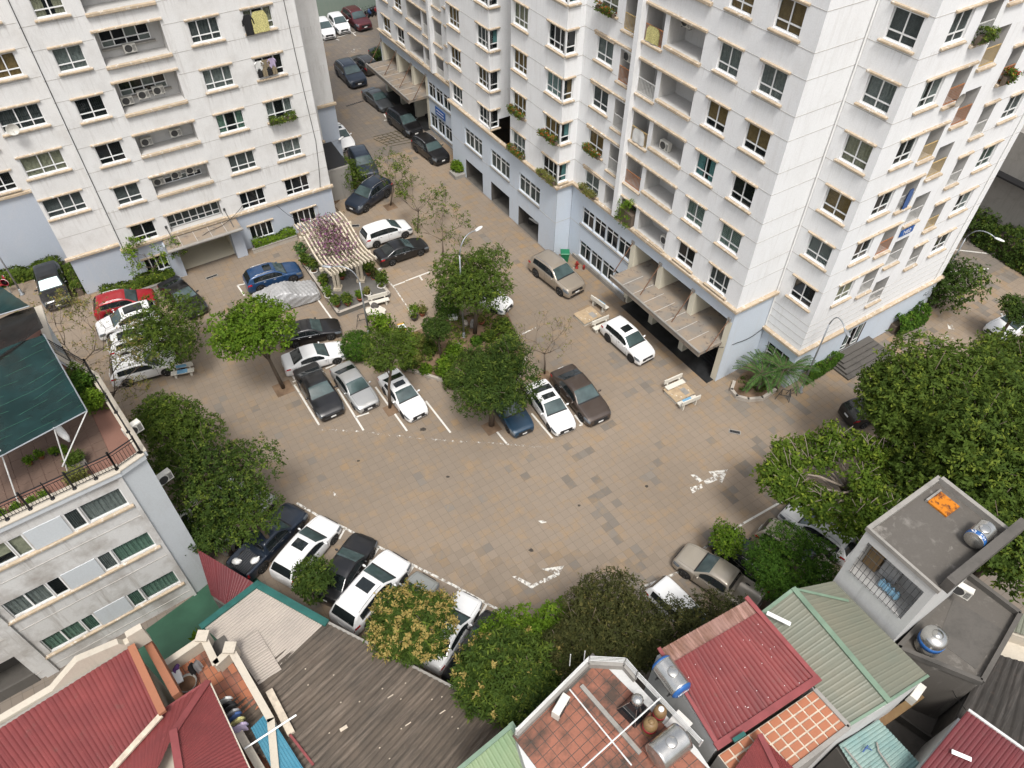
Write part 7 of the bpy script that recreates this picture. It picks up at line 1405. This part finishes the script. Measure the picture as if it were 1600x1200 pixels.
# window boxes, balcony plants and creepers
def wbox(face, c, a, b_, z, lab, flowers='red', mat='mid', h=.4, w=.35):
    p, q = (gxy(a, c - .25, z), gxy(b_, c - .25, z)) if face == 'x' else (gxy(c - .25, a, z), gxy(c - .25, b_, z)); hedge(lab, p, q, w, h, mat, n_per_m=60, ll=.13, lw=.06, cat='flower box', flowers=flowers, name='flower_box', group='flower boxes on the facades')
wbox('x', AB, 38.9, 41.0, sills[1] - .1, 'red flower box under a corner window, second storey above the podium'); wbox('x', AB, 38.9, 41.0, sills[0] - .15, 'dry plants under the lowest corner window of the bay', None, 'dry'); wbox('x', A0, 35.8, 37.5, sills[1] - .1, 'orange flower box beside the bay on the second storey'); wbox('x', A0, 35.8, 37.5, sills[0] - .15, 'grassy window box just above the podium ledge', None, 'dry'); wbox('x', AB, 43.2, 45.2, sills[1] - .1, 'red flower box next to the light well'); wbox('x', AB, 43.2, 45.2, sills[0] - .15, 'pink flower box hanging over the podium ledge'); wbox('x', A0, 35.8, 37.5, sills[4] - .1, 'orange flower box at the upper edge'); wbox('y', L0, 12.7, 14.7, sl[2] - .15, 'green window box on the weathered block', None, 'mid', .45, .5); wbox('y', BU, 42.7, 43.8, sills[4] - .3, 'red flowering plants on a side balcony', 'red', 'mid', .7); wbox('y', BU, 38.1, 39.4, sills[5] - .35, 'green plants on an upper side balcony', None, 'mid', .6)
wbox('x', AB + 1.6, 45.5, 46.3, 6.5, 'dark shrub on the low roof of the light well', None, 'dark', 1.3, .8); wbox('x', A0 + .3, 31.7, 33.1, sills[0] - .3, 'thick yellow green creeper filling a balcony', None, 'bright', 1.7, 1.0); wbox('x', A0 + .3, 33.75, 35.0, sills[5] - .2, 'dark creeper on an upper narrow balcony', None, 'dark', 1.5, .7)
for (px, py, zz, mm, nn, lab) in ((154, 640, 10.6, 'bright', 420, 'tall yellow green shrub on the roof terrace'), (135, 612, 10.6, 'deep', 350, 'dark conifer on the roof terrace'), (122, 600, 10.6, 'mid', 200, 'leafy bush behind the roof terrace conifer')):
    shrub(lab, 0, 0, 10, mm, loc_=at(px, py, zz), r_m=.55, h=1.4, n=nn, ll=.12, lw=.06)
for (t_, w, d, i) in PLANTERS:
    rn = np.random.default_rng(i + 400); n_ = int(90 * w * 2); tip = np.stack([(rn.random(n_) - .5) * w * .9, (rn.random(n_) - .5) * d * .85, .32 + rn.random(n_) * (.1 if 1 <= i <= 4 else .4)], 1); V = leaf_quads(tip, np.tile([[0, 0, 1.]], (n_, 1)), 6, .1 if 1 <= i <= 4 else .2, .04, i); o_ = leaf_obj('plants', V, rn.random(n_ * 6), LM['dry' if i == 0 else 'bright' if i < 5 else 'mid'], t_)
for i, (px, py, lab) in enumerate(((88, 711, 'small potted herb nearest the parasol'), (102, 708, 'potted herb right of the first herb pot'), (66, 716, 'hanging basket left of the herb pots'), (48, 725, 'larger hanging basket by the pillar'))):
    p = at(px, py, 10.53); t = thing('flowerpot', lab + ' on the roof terrace', 'flowerpot', p, 0, 'pots on the roof terrace'); m = MB(); m.lathe([(.09, 0), (.13, .2), (.145, .21), (.12, .19)], 14); m.build('pot', mt['bars' if i < 2 else 'terracotta2'], t, True); rn = np.random.default_rng(i); tip = rn.normal(0, .07, (40, 3)) + np.array([0, 0, .28]); leaf_obj('plant', leaf_quads(tip, np.tile([[0, 0, 1.]], (40, 1)), 6, .12, .06, i), rn.random(240), LM['bright'], t)
# ---------------------------------------------------------------- plaza furniture and garden
mt['lampwhite'] = M_plain('lamp_head', (.7, .7, .68), .4); mt['sandstone'] = M_paint('pergola_cream', (.58, .51, .4), (.2, .17, .13), .6, .6); mt['slate'] = M_paint('slate_platform', (.13, .125, .115), (.28, .2, .12), .6, .2); mt['potwhite'] = M_plain('pot_white', (.62, .6, .56), .5); mt['pottc'] = M_plain('pot_terracotta', (.34, .1, .055), .7); mt['cardboard'] = M_plain('cardboard', (.37, .28, .18), .85, 0, .2, .2, 3); mt['benchwhite'] = M_paint('bench_cast_stone', (.6, .57, .5), (.3, .27, .23), .5, .4); mt['benchblue'] = M_plain('bench_blue', (.16, .33, .48), .5); mt['kerb'] = M_paint('kerb_stone', (.4, .36, .31), (.18, .15, .12), .6, .4)
def lamp(label, base, top, head, r=.07, hc='lampwhite', bz=0.0):
    b = at(*base, bz); z = solve_z(top, b, 2, 14); p = at(*top, z); hd = None; best = 1e9
    for i in range(40):
        zz = z - .6 + 1.6 * i / 39; q = at(*head, zz); d = abs((q - p).length - 1.9)
        if d < best: best, hd = d, q
    t = thing('street_lamp', label, 'street lamp', b, 0, 'street lamps'); up = Vector((0, 0, p.z - bz)); e = hd - b; m = MB(); m.lathe([(r * 2.6, 0), (r * 2.6, .05), (r * 1.5, .12), (r * 1.4, .5), (r, .55)], 12); m.tube([(0, 0, .3), (0, 0, up.z * .6), (0, 0, up.z)], [r, r * .8, r * .65], 10); m.build('pole', mt['steel'], t, True)
    m = MB(); pts = []
    for i in range(9): s_ = i / 8; pts.append(up * 1.0 * (1 - s_) ** 2 + (up + Vector((e.x * .15, e.y * .15, (e.z - up.z) + .55))) * 2 * s_ * (1 - s_) + Vector(e) * s_ * s_)
    m.tube(pts, r * .55, 8); m.build('arm', mt['steel'], t, True); d = Vector((e.x, e.y, 0)).normalized(); a = math.atan2(d.y, d.x)
    m = MB(); m.blob((0, 0, 0), (.38, .13, .075), 14, 8); h_ = m.build('lamp_head', mt[hc], t, True, loc=e + d * .25, rz=a); m = MB(); m.blob((.05, 0, -.045), (.24, .1, .05), 12, 6); m.build('lens', mt['gdark'], h_, True); return t
lamp('street lamp rising behind the broad plaza tree', (725, 528), (717, 398), (744, 360)); lamp('street lamp standing beside the pergola platform', (577, 524), (564, 440), (516, 417), hc='steel'); lamp('street lamp at the corner by the palms', (1250, 612), (1293, 506), (1321, 516), hc='steel'); lamp('street lamp on the side road beyond the white block', (1470, 442), (1510, 374), (1556, 372)); lamp('slanting street lamp cut by the left picture edge', (35, 460), (-20, 360), (-50, 350)); lamp('curved lamp on the corner of the weathered block', (519, 280), (509, 236), (530, 218), r=.045)
# pergola on its slate platform
pg = thing('pergola', 'cream concrete pergola with wavy slats and purple bougainvillea', 'pergola', at(535, 430)); pl = thing('pergola_platform', 'dark slate platform with potted plants under the pergola', 'platform', at(535, 440))
C4 = [at(470, 408), at(530, 494), at(609, 464), at(548, 386)]
m = MB(); m.prism([loc(pl, p) for p in C4], 0, .3); m.build('plinth', mt['slate'], pl)
for a, b_ in zip(C4, C4[1:] + C4[:1]): strip(pl, a, b_, .16, .36, 'slate', 'kerb'); strip(pl, a, b_, .22, .03, 'kerb', 'coping', .36)
Q4 = lambda a, b: (loc(pl, C4[0]) * (1 - a) + loc(pl, C4[3]) * a) * (1 - b) + (loc(pl, C4[1]) * (1 - a) + loc(pl, C4[2]) * a) * b
for i in range(7):
    for j in range(9):
        q = [Q4((i + e) / 7 + (.004 if e == 0 else -.004), (j + f) / 9 + (.003 if f == 0 else -.003)) for e, f in ((0, 0), (1, 0), (1, 1), (0, 1))]; h = .305 + rng.random() * .008; m = MB(); m.add([(p.x, p.y, .3) for p in q] + [(p.x, p.y, h) for p in q], [(4, 5, 6, 7), (0, 1, 5, 4), (1, 2, 6, 5), (2, 3, 7, 6), (3, 0, 4, 7)]); m.build('slab', mt['slate'], pl)
strip(pl, at(498, 440, .3), at(575, 415, .3), .2, .18, 'slate', 'inner_kerb')
NS = 14
def slat(i, s_):
    a = i / (NS - 1); p = at(461 + 70 * a, 356 - 20 * a, 3.0); q = at(519 + 69 * a, 434 - 26 * a, 3.0); w = p.lerp(q, s_); return loc(pg, w) + Vector((0, 0, .32 * math.sin(2 * math.pi * s_ + .5)))
for i in range(NS):
    m = MB(); pts = [slat(i, j / 14) for j in range(15)]; d = (pts[-1] - pts[0]).normalized(); n_ = Vector((-d.y, d.x, 0)) * .055; vs = []
    for p in pts: vs += [p - n_, p + n_, p + n_ + Vector((0, 0, .2)), p - n_ + Vector((0, 0, .2))]
    fs = [(k * 4 + a, k * 4 + (a + 1) % 4, k * 4 + 4 + (a + 1) % 4, k * 4 + 4 + a) for k in range(14) for a in range(4)] + [(0, 3, 2, 1), (56, 57, 58, 59)]; m.add(vs, fs); m.build('slat', mt['sandstone'], pg)
for s_ in (.24, .74):
    a, b_ = slat(-1, s_), slat(NS, s_); m = MB(); m.obox(a, b_, .22, .26, -.28); m.build('beam', mt['sandstone'], pg)
    for i in ((3, NS - 4) if s_ > .5 else (3, NS - 4)):
        p = slat(i, s_); b0 = Vector((p.x, p.y, .3)); m = MB(); m.box(p.x - .3, p.x + .3, p.y - .3, p.y + .3, .3, .5); m.box(p.x - .24, p.x - .04, p.y - .14, p.y + .14, .5, p.z - .27); m.box(p.x + .04, p.x + .24, p.y - .14, p.y + .14, .5, p.z - .272); m.build('column', mt['sandstone'], pg)
rn = np.random.default_rng(77); pts = []
for i in range(900): a, b_ = rn.normal(.48, .2), rn.normal(.42, .2); p = slat(np.clip(a, 0, 1) * (NS - 1), float(np.clip(b_, .05, .9))); pts.append((p.x + rn.normal(0, .12), p.y + rn.normal(0, .12), p.z + .2 + abs(rn.normal(0, .17))))
pts = np.array(pts); bg = thing('bougainvillea', 'purple bougainvillea spread over the pergola slats', 'creeper', pg.location); fl = rn.random(900) < .4
leaf_obj('flowers', leaf_quads(pts[fl], np.tile([[0, 0, 1.]], (fl.sum(), 1)), 6, .1, .075, 5), rn.random(fl.sum() * 6), LM['bougain'], bg, (rn.random(fl.sum() * 6) < .3) * .8); leaf_obj('foliage', leaf_quads(pts[~fl] - np.array([0, 0, .1]), np.tile([[0, 0, 1.]], ((~fl).sum(), 1)), 5, .14, .05, 6), rn.random((~fl).sum() * 5), LM['olive'], bg); m = MB()
for i in range(150): p = Vector(pts[i * 6]); q = p + Vector((rn.normal(0, .5), rn.normal(0, .5), rn.normal(-.05, .12))); m.tube([p, (p + q) / 2 + Vector((0, 0, .08)), q], .012, 4)
m.build('stems', mt['barkpale'], bg, True)
def potted(px, py, r, label, pot='potwhite', mat='mid', h=.9, z=0.0, n=70, kind='shrub', leaf=.18):
    p = at(px, py, z); t = thing('potted_plant', label, 'potted plant', p, 0, 'potted plants'); m = MB(); k = r / .3; m.lathe([(.17 * k, 0), (.25 * k, .3 * k), (.29 * k, .34 * k), (.29 * k, .38 * k), (.24 * k, .38 * k), (.22 * k, .3 * k)], 16); m.build('pot', mt[pot], t, True); m = MB(); m.lathe([(.24 * k, .3 * k), (.02, .33 * k)], 14); m.build('soil', mt['soil'], t); rn = np.random.default_rng(int(px * 7 + py)); R_ = h * .5
    lb = [((rn.random() - .5) * R_ * .6, (rn.random() - .5) * R_ * .6, .38 * k + h * (.3 + .5 * rn.random()), R_ * .6, R_ * .6, R_ * .6) for _ in range(5)]; tip, d, kk, rad = shells(lb, n, int(px), .3, .35); leaf_obj('foliage', leaf_quads(tip, d + np.array([0, 0, .5]), 6, leaf, leaf * .4, int(py)), rn.random(n * 6), LM[mat], t, (rn.random(n * 6) < .12) * .8); m = MB()
    for i in range(4): e = Vector(lb[i][:3]); m.tube([(0, 0, .3 * k), e * .55, e], [.02, .014, .008], 5)
    m.build('stem', mt['bark'], t, True); return t
PT = [(473, 405, .3, 'potwhite', 'palm', 1.1, 'palm in a white pot at the upper corner of the platform', 0), (492, 429, .34, 'potwhite', 'mid', 1.1, 'full green plant in a white pot beside the covered car', 0), (506, 449, .28, 'pottc', 'mid', .9, 'plant in a brown pot below the covered car', 0), (515, 468, .34, 'potwhite', 'bright', .9, 'bushy plant in a white bowl on the platform', .32), (527, 479, .26, 'pottc', 'mid', .8, 'upright plant in a clay pot at the platform corner', .32), (544, 477, .26, 'pottc', 'mid', .75, 'small plant in a clay pot at the platform front', .32), (563, 470, .24, 'pottc', 'bright', .6, 'small plant in a clay pot next to the column', .32), (575, 464, .3, 'potwhite', 'dry', .5, 'low plant in a wide bowl near the bench', .32), (597, 453, .36, 'potwhite', 'mid', 1.2, 'dark leafy plant in a white pot right of the pergola', 0), (577, 430, .28, 'pottc', 'mid', 1.0, 'plant in a clay pot under the pergola edge', .32), (586, 439, .28, 'pottc', 'olive', .9, 'reddish plant in a clay pot behind the white pot', 0), (478, 414, .26, 'pottc', 'mid', .7, 'low plant in a clay pot at the platform edge', .3), (648, 500, .3, 'bars', 'bright', 1.1, 'plant in a black pot left of the garden bed', 0), (660, 493, .26, 'pottc', 'dry', .9, 'thin plant in a clay pot behind the black pot', 0), (752, 507, .26, 'pottc', 'dry', .4, 'clay pot with a dry plant by the garden stone', 0), (535, 436, .25, 'pottc', 'mid', .7, 'plant in a clay pot under the middle of the pergola', .32)]
for (px, py, r_, pot, mm, hh, lab, zz) in PT: potted(px, py, r_, lab, pot, mm, hh, zz, leaf=.24 if mm in ('palm', 'mid') else .16)
# benches
def bench(label, px, py, rz, blue=False):
    t = thing('bench', label, 'bench', at(px, py), rz, 'cast stone benches'); w = .75
    for y0, y1, z0, z1, nm in ((-.28, .1, .38, .45, 'seat'), (.16, .24, .55, .9, 'backrest')): m = MB(); m.bbox(-w, w, y0, y1, z0, z1, .02); m.build(nm, mt['benchwhite'], t)
    if blue:
        for (y0, y1, z0, z1, nm) in ((-.283, .103, .452, .456, 'seat_panel'), (.152, .159, .6, .85, 'back_panel')): m = MB(); m.box(-w * .45, w * .45, y0, y1, z0, z1); m.build(nm, mt['benchblue'], t)
    for x in (-.5, .5): m = MB(); m.box(x - .06, x + .06, -.22, .06, 0, .38); m.box(x - .05, x + .05, .1, .2, 0, .56); m.box(x - .05, x + .05, .06, .1, .2, .38); m.build('leg', mt['benchwhite'], t)
    return t
bench('white stone bench at the corner of the pergola platform', 593, 476, .42); bench('white and blue bench behind the cardboard by the white crossover', 936, 481, -.87 + math.pi, True); bench('white bench in front of the cardboard by the white crossover', 939, 514, .55, False); bench('white bench facing the blue bench on the open paving', 1052, 606, .52, False); bench('blue and white bench in the open plaza', 1074, 634, .5 + math.pi, True); bench('blue and white bench under the tree by the white off-roader', 288, 586, .3, True)
for (px, py, rz, lab) in ((918, 497, .6, 'tan cardboard sheet on a low slab by the white crossover'), (1060, 616, .55, 'tan cardboard sheet on a low slab in the open plaza')):
    t = thing('slab_table', lab, 'table', at(px, py), rz); m = MB(); m.box(-.75, .75, -.6, .6, 0, .3); m.build('base', mt['benchwhite'], t); m = MB(); m.grid(lambda i, j: (-.82 + 1.64 * i / 8, -.68 + 1.36 * j / 6, .31 + .012 * math.sin(i * 1.3 + j)), 8, 6); m.build('cardboard', mt['cardboard'], t); m = MB(); m.box(.1, .5, -.5, .1, .325, .33); m.build('patch', mt['concrete'], t)
# garden bed
mt['soilbed'] = M_plain('garden_soil', (.17, .115, .075), .95, 0, .1, .4, 1.2); gb = MB(); gb.prism(SOIL, -.02, .1); tag(gb.build('garden_soil', mt['soilbed']), kind='structure'); gb = MB(); gb.prism(SOIL2, -.02, .08); tag(gb.build('planting_bed', mt['soilbed']), kind='structure')
for i, (a, b_) in enumerate(zip(SOIL, SOIL[1:] + SOIL[:1])):
    if i in (3, 4, 5, 6): m = MB(); m.obox(a, b_, .18, .22, 0, .05); o_ = m.build('kerb', mt['kerb']); tag(o_, kind='structure')
for px, py, s_ in ((852, 590, 1.0), (443, 607, 1.2), (610, 323, 1.0), (768, 668, 1.0), (612, 640, .9), (1132, 888, .8)):
    m = MB(); m.box(-s_ / 2, s_ / 2, -s_ / 2, s_ / 2, -.01, .014); o_ = m.build('tree_pit', mt['soilbed'], ground, loc=at(px, py), rz=AL)
def rock(label, px, py, r, mat='concrete', sq=.6, z=0):
    t = thing('garden_stone', label, 'stone', at(px, py, z), rng.random() * 3, 'garden stones'); m = MB(); m.blob((0, 0, r * sq * .7), (r, r * .75, r * sq), 12, 8, .35); m.build('stone', mt[mat], t); m = MB(); m.blob((r * .5, -r * .3, r * .2), (r * .45, r * .35, r * .3), 9, 6, .35); m.build('chip', mt[mat], t)
rock('pale rockery mound with holes beside the bench', 588, 489, .75, 'benchwhite', .35); rock('upright grey stone slab in the garden', 740, 512, .3, 'concrete', 1.6); rock('tan boulder behind the garden stone', 727, 508, .3, 'kerb', .8); rock('small grey boulder on the garden soil', 716, 540, .22); rock('dark carved stone on the rockery mound', 586, 481, .28, 'darkconc', 1.0, .3)
t = thing('crate', 'yellow and white plastic crate on rubble by the garden', 'crate', at(628, 514), .4); m = MB(); m.box(-.25, .25, -.3, .3, 0, .3); m.build('tub', M_plain('crate_yellow', (.55, .3, .02), .5), t); m = MB(); m.bbox(-.27, .27, -.32, .05, .3, .42, .02); m.build('lid', mt['whitep'], t)
t = thing('foam_box', 'white foam box under the broad plaza tree', 'box', at(708, 500), .2); m = MB(); m.bbox(-.3, .3, -.22, .22, 0, .35, .02); m.build('bin', mt['whitep'], t); m = MB(); m.bbox(-.32, .32, -.24, .24, .35, .42, .02); m.build('lid', mt['whitep'], t)
def frame_stand(label, px, py, rz, s=1.0):
    t = thing('metal_trestle', label, 'trestle', at(px, py), rz)
    for k, (a, b_) in enumerate((((-.5, -.3, 0), (-.2, 0, .9)), ((-.1, .3, 0), (-.2, 0, .9)), ((.5, -.3, 0), (.4, 0, .9)), ((.6, .3, 0), (.4, 0, .9)), ((-.2, 0, .9), (.4, 0, .9)), ((-.35, -.15, .45), (.45, -.15, .45)))): m = MB(); m.tube([Vector(a) * s, Vector(b_) * s], .022, 6); m.build('bar', mt['bars'], t)
frame_stand('black metal trestle left standing by the pergola lamp', 566, 505, .4); frame_stand('black metal trestle in front of the palms', 1222, 622, -.3, .9); frame_stand('second black trestle nearer the lamp post', 1234, 618, .5, .8)
# curved planter kerb round the palms
kp = [at(*p) for p in ((1146, 600), (1142, 612), (1150, 622), (1168, 627), (1190, 625), (1210, 612))]; pb = thing('palm_bed', 'rounded planting bed with a stone kerb at the foot of the palms', 'planter', at(1180, 610)); m = MB()
for i, (a, b_) in enumerate(zip(kp[:-1], kp[1:])): k_ = MB(); k_.obox(loc(pb, a), loc(pb, b_), .2, .28, 0, .06); k_.build('kerb', mt['kerb'], pb)
m.prism([loc(pb, p) for p in kp] + [loc(pb, at(*p)) for p in ((1235, 585), (1190, 572), (1160, 585))], 0, .14); m.build('soil', mt['soilbed'], pb); rn = np.random.default_rng(3); tip = np.array([tuple(loc(pb, at(1155 + rn.random() * 60, 590 + rn.random() * 26)) + Vector((0, 0, .16 + rn.random() * .1))) for _ in range(160)]); leaf_obj('groundcover', leaf_quads(tip, np.tile([[0, 0, 1.]], (160, 1)), 6, .14, .06, 2), rn.random(960), LM['mid'], pb)
for (a, b_, hh, lab) in (((396, 396), (465, 373), .35, 'stained low planter wall under the hedge of the weathered block'), ((163, 482), (285, 441), .5, 'low planter wall behind the red crossover')): o_ = thing('planter_wall', lab, 'wall', at(*a)); m = MB(); m.obox((0, 0, 0), loc(o_, at(*b_)), .2, hh); m.build('wall', mt['kerb'], o_); m = MB(); m.obox((0, 0, hh), loc(o_, at(*b_)) + Vector((0, 0, hh)), .26, .05); m.build('coping', mt['concrete'], o_)
# bin, hydrant, box planter
t = thing('wheelie_bin', 'green plastic rubbish bin against the pale blue wall', 'bin', at(882, 407)); m = MB(); m.add([(-.25, -.25, 0), (.25, -.25, 0), (.25, .25, 0), (-.25, .25, 0), (-.33, -.33, .8), (.33, -.33, .8), (.33, .33, .8), (-.33, .33, .8)], [(0, 1, 5, 4), (1, 2, 6, 5), (2, 3, 7, 6), (3, 0, 4, 7), (4, 5, 6, 7)]); mt['bingreen'] = M_plain('bin_green', (.01, .16, .07), .45); m.build('tub', mt['bingreen'], t); m = MB(); m.bbox(-.36, .36, -.36, .36, .8, .9, .05); m.build('lid', mt['bingreen'], t)
t = thing('fire_hydrant', 'red fire hydrant beside the ground floor windows', 'hydrant', at(901, 419)); m = MB(); m.lathe([(.14, 0), (.14, .05), (.09, .07), (.09, .5), (.12, .52), (.12, .58), (.08, .66), (.02, .7)], 14); mt['hydrant'] = M_plain('hydrant_red', (.25, .02, .015), .5); m.build('barrel', mt['hydrant'], t, True); m = MB(); m.lathe([(.05, -.18), (.06, -.18), (.06, .18), (.05, .18)], 10, 'x', (0, 0, .4)); m.build('outlets', mt['hydrant'], t, True); m = MB(); m.lathe([(.1, 0), (.1, .35), (.03, .4)], 10, 'z', (.55, -.1, 0)); m.build('side_valve', mt['hydrant'], t, True)
t = thing('box_planter', 'grey box planter under the round bright bush', 'planter', at(716, 274), AL); m = MB(); m.box(-.6, .6, -.6, .6, 0, .35); m.build('box', mt['concrete'], t)
# motorbikes
def motorbike(label, px=None, py=None, rz=0, bodyc='cl_red', p=None):
    t = thing('motorbike', label, 'motorbike', p if p is not None else at(px, py), rz, 'parked motorbikes')
    for x in (-.6, .62): m = MB(); m.lathe([(.2, -.045), (.27, -.045), (.29, 0), (.27, .045), (.2, .045)], 18, 'y', (x, 0, .29)); w_ = m.build('wheel', mt['tyre'], t, True); m = MB(); m.lathe([(.2, -.03), (.03, -.04), (.03, .04), (.2, .03)], 14, 'y', (x, 0, .29)); m.build('rim', mt['rim'], w_)
    m = MB(); m.tube([(.6, 0, .35), (.45, 0, .95)], .05, 8); m.blob((.48, 0, .75), (.14, .17, .3), 10, 8); m.build('front_shield', mt[bodyc], t, True); m = MB(); m.tube([(.35, 0, .4), (-.05, 0, .38), (-.3, 0, .55), (-.75, 0, .68)], [.12, .13, .16, .1], 10); m.build('body', mt[bodyc], t, True); m = MB(); m.tube([(.02, 0, .74), (-.3, 0, .77), (-.75, 0, .8)], [.09, .13, .09], 9); m.build('seat', mt['black'], t, True); m = MB(); m.tube([(.36, -.36, 1.0), (.44, -.1, 1.02), (.44, .1, 1.02), (.36, .36, 1.0)], .02, 6); m.build('handlebar', mt['bars'], t); m = MB()
    for s_ in (-1, 1): m.tube([(.4, s_ * .3, 1.0), (.42, s_ * .34, 1.18)], .01, 5); m.blob((.42, s_ * .36, 1.22), (.02, .06, .045), 8, 5)
    m.build('mirrors', mt['black'], t); m = MB(); m.blob((.56, 0, .95), (.06, .1, .08), 8, 6); m.build('headlight', mt['lampw'], t, True)
for i, (px, py, c_, lab) in enumerate(((575, 27, 'cl_black', 'black motorbike next to the maroon off-roader'), (579.5, 25, 'cl_blue', 'blue motorbike second from the maroon off-roader'), (584, 23.5, 'cl_black', 'black motorbike third from the maroon off-roader'), (588.5, 22, 'cl_red', 'red motorbike nearest the block end'))): motorbike(lab, px, py, -1.9 + i * .1, c_)
motorbike('white and black motorbike inside the nearest garage opening', rz=AL - 1.0, bodyc='cl_white', p=gxy(42.9, AB + 1.2)); motorbike('dark motorbike deeper inside the nearest garage opening', rz=AL - .8, bodyc='cl_black', p=gxy(41.9, AB + 1.9)); motorbike('scooter at the left picture edge by the round sign', 3, 452, .8, 'cl_red')
# odds and ends at the left edge
t = thing('round_sign', 'round white traffic sign reading 15 at the left edge', 'sign', at(18, 458)); m = MB(); m.tube([(0, 0, 0), (0, 0, 1.0)], .03, 8); m.build('post', mt['steel'], t); m = MB(); m.lathe([(.3, -.015), (.3, .015)], 24, 'y', (0, -.02, 1.05)); m.build('disc', mt['signwhite'], t); m = MB(); m.lathe([(.3, -.022), (.3, -.016), (.25, -.016), (.25, -.022)], 24, 'y', (0, -.02, 1.05)); m.build('ring', mt['bandred'], t); text_on(t, '15', .26, (0, -.045, 1.05), (math.pi / 2, 0, 0), mt['bars'])
for px, py, c_, lab in ((62, 412, 'bandred', 'maroon storage crate behind the black off-roader'), (81, 403, 'rusttan', 'small tan box beside the maroon crate'), (25, 417, 'cl_blue', 'blue box against the left wall'), (31, 416, 'bandred', 'dark red box beside the blue box')):
    t = thing('crate', lab, 'crate', at(px, py), AL); k = .9 if px == 62 else .35; m = MB(); m.bbox(-k, k, -.35, .35, 0, .55 if px != 62 else .7, .03); m.build('bin', mt[c_], t); m = MB(); m.bbox(-k - .02, k + .02, -.37, .37, .55 if px != 62 else .7, .62 if px != 62 else .78, .02); m.build('lid', mt[c_], t)
# laundry on the blocks
cloth('garment', gxy(L0 - .25, 13.7, hl[4] - .1), 1.1, 1.35, AL, 'cl_yel', 'yellow printed sheet hung outside a window of the weathered block', sleeves=False); cloth('garment', gxy(L0 - .25, 12.9, hl[4] - .2), .6, 1.3, AL, 'cl_black', 'dark jacket hung beside the yellow sheet')
for i, (mm, lab) in enumerate((('cl_white', 'white shirt'), ('cl_khaki', 'khaki shirt'), ('cl_lilac', 'lilac shirt'))): cloth('garment', gxy(L0 - .2, 12.95 + i * .45, hl[3] - .1), .5, .65, AL, mm, lab + ' on the upper line at a window of the weathered block'); 
for i, (mm, lab) in enumerate((('cl_black', 'dark trousers first'), ('cl_khaki', 'khaki trousers second'), ('cl_black', 'dark trousers third'), ('cl_khaki', 'khaki trousers fourth'))): cloth('garment', gxy(L0 - .22, 12.9 + i * .35, sl[3] + .75), .32, .6, AL, mm, lab + ' on the lower line at a window of the weathered block', sleeves=False)
for i, (mm, k_, lab) in enumerate((('cl_white', 2, 'white patterned cloth drying on a balcony of the long block'), ('cl_yel', 4, 'yellow towel hung over a balcony railing of the long block'))): cloth('garment', gxy(32.4, A0 - .05, sills[k_] + .45), 1.1, .9, AL - math.pi / 2, mm, lab, sleeves=False)
cloth('garment', gxy(BU - .1, 38.8, sills[2] + .9), .5, 1.3, AL, 'cl_blue', 'blue towel hanging from a side balcony', sleeves=False); sd = thing('satellite_dish', 'grey satellite dish on a side balcony of the white block', 'dish', gxy(BU - .2, 38.6, sills[4] - .3), AL); m = MB(); m.lathe([(.02, .1), (.2, .07), (.34, 0.0), (.36, .0), (.2, .09), (.02, .12)], 20, 'y', (0, -.3, .3)); m.build('reflector', mt['concrete'], sd); m = MB(); m.tube([(0, -.2, .3), (0, .1, .2)], .02); m.build('mount', mt['bars'], sd)
# cables
def cable(label, pts, r=.02, name='cable'):
    t = thing(name, label, 'cable', Vector((pts[0].x, pts[0].y, 0))); m = MB(); out = []
    for a, b_ in zip(pts[:-1], pts[1:]):
        for i in range(8): s_ = i / 8; p = a.lerp(b_, s_); p.z -= .5 * math.sin(math.pi * s_) * min(1, (b_ - a).length / 5); out.append(p - t.location)
    out.append(pts[-1] - t.location); m.tube(out, r, 5); m.build('wire', mt['black'], t)
cable('black cable looped from the entrance canopy to the side wall', [gxy(21.8, A0 - .8, 3.4), gxy(21.4, A0 + 1.0, 3.2), gxy(21.4, A1 - .1, 3.4)]); cable('pale cable running down to the pergola from the weathered block', [gxy(L0 - .05, 11.6, 3.3), Vector(slat(4, .05) + pg.location)], .018); cable('thin wire over the dark corrugated roof', [at(1480, 1040, 5.5), at(1510, 1110, 7.6)], .015)
cable('black cables hanging down the corner of the weathered block', [gxy(L0 - .04, 15.6, 22), gxy(L0 - .04, 15.7, 14), gxy(L0 - .04, 15.9, 7.5), gxy(L0 - .04, 15.5, 3.5)], .022); cable('dark drain cable along the joint of the weathered block', [gxy(L0 - .03, .02, 24), gxy(L0 - .03, .0, 12), gxy(L0 - .03, .02, 3.4)], .025)
cable('grey cable strung over the weathered block canopy', [gxy(L0 - .05, 9.2, 4.0), gxy(L0 - 1.0, 6.0, 3.3), gxy(L0 - 1.2, 3.4, 3.3)], .02)
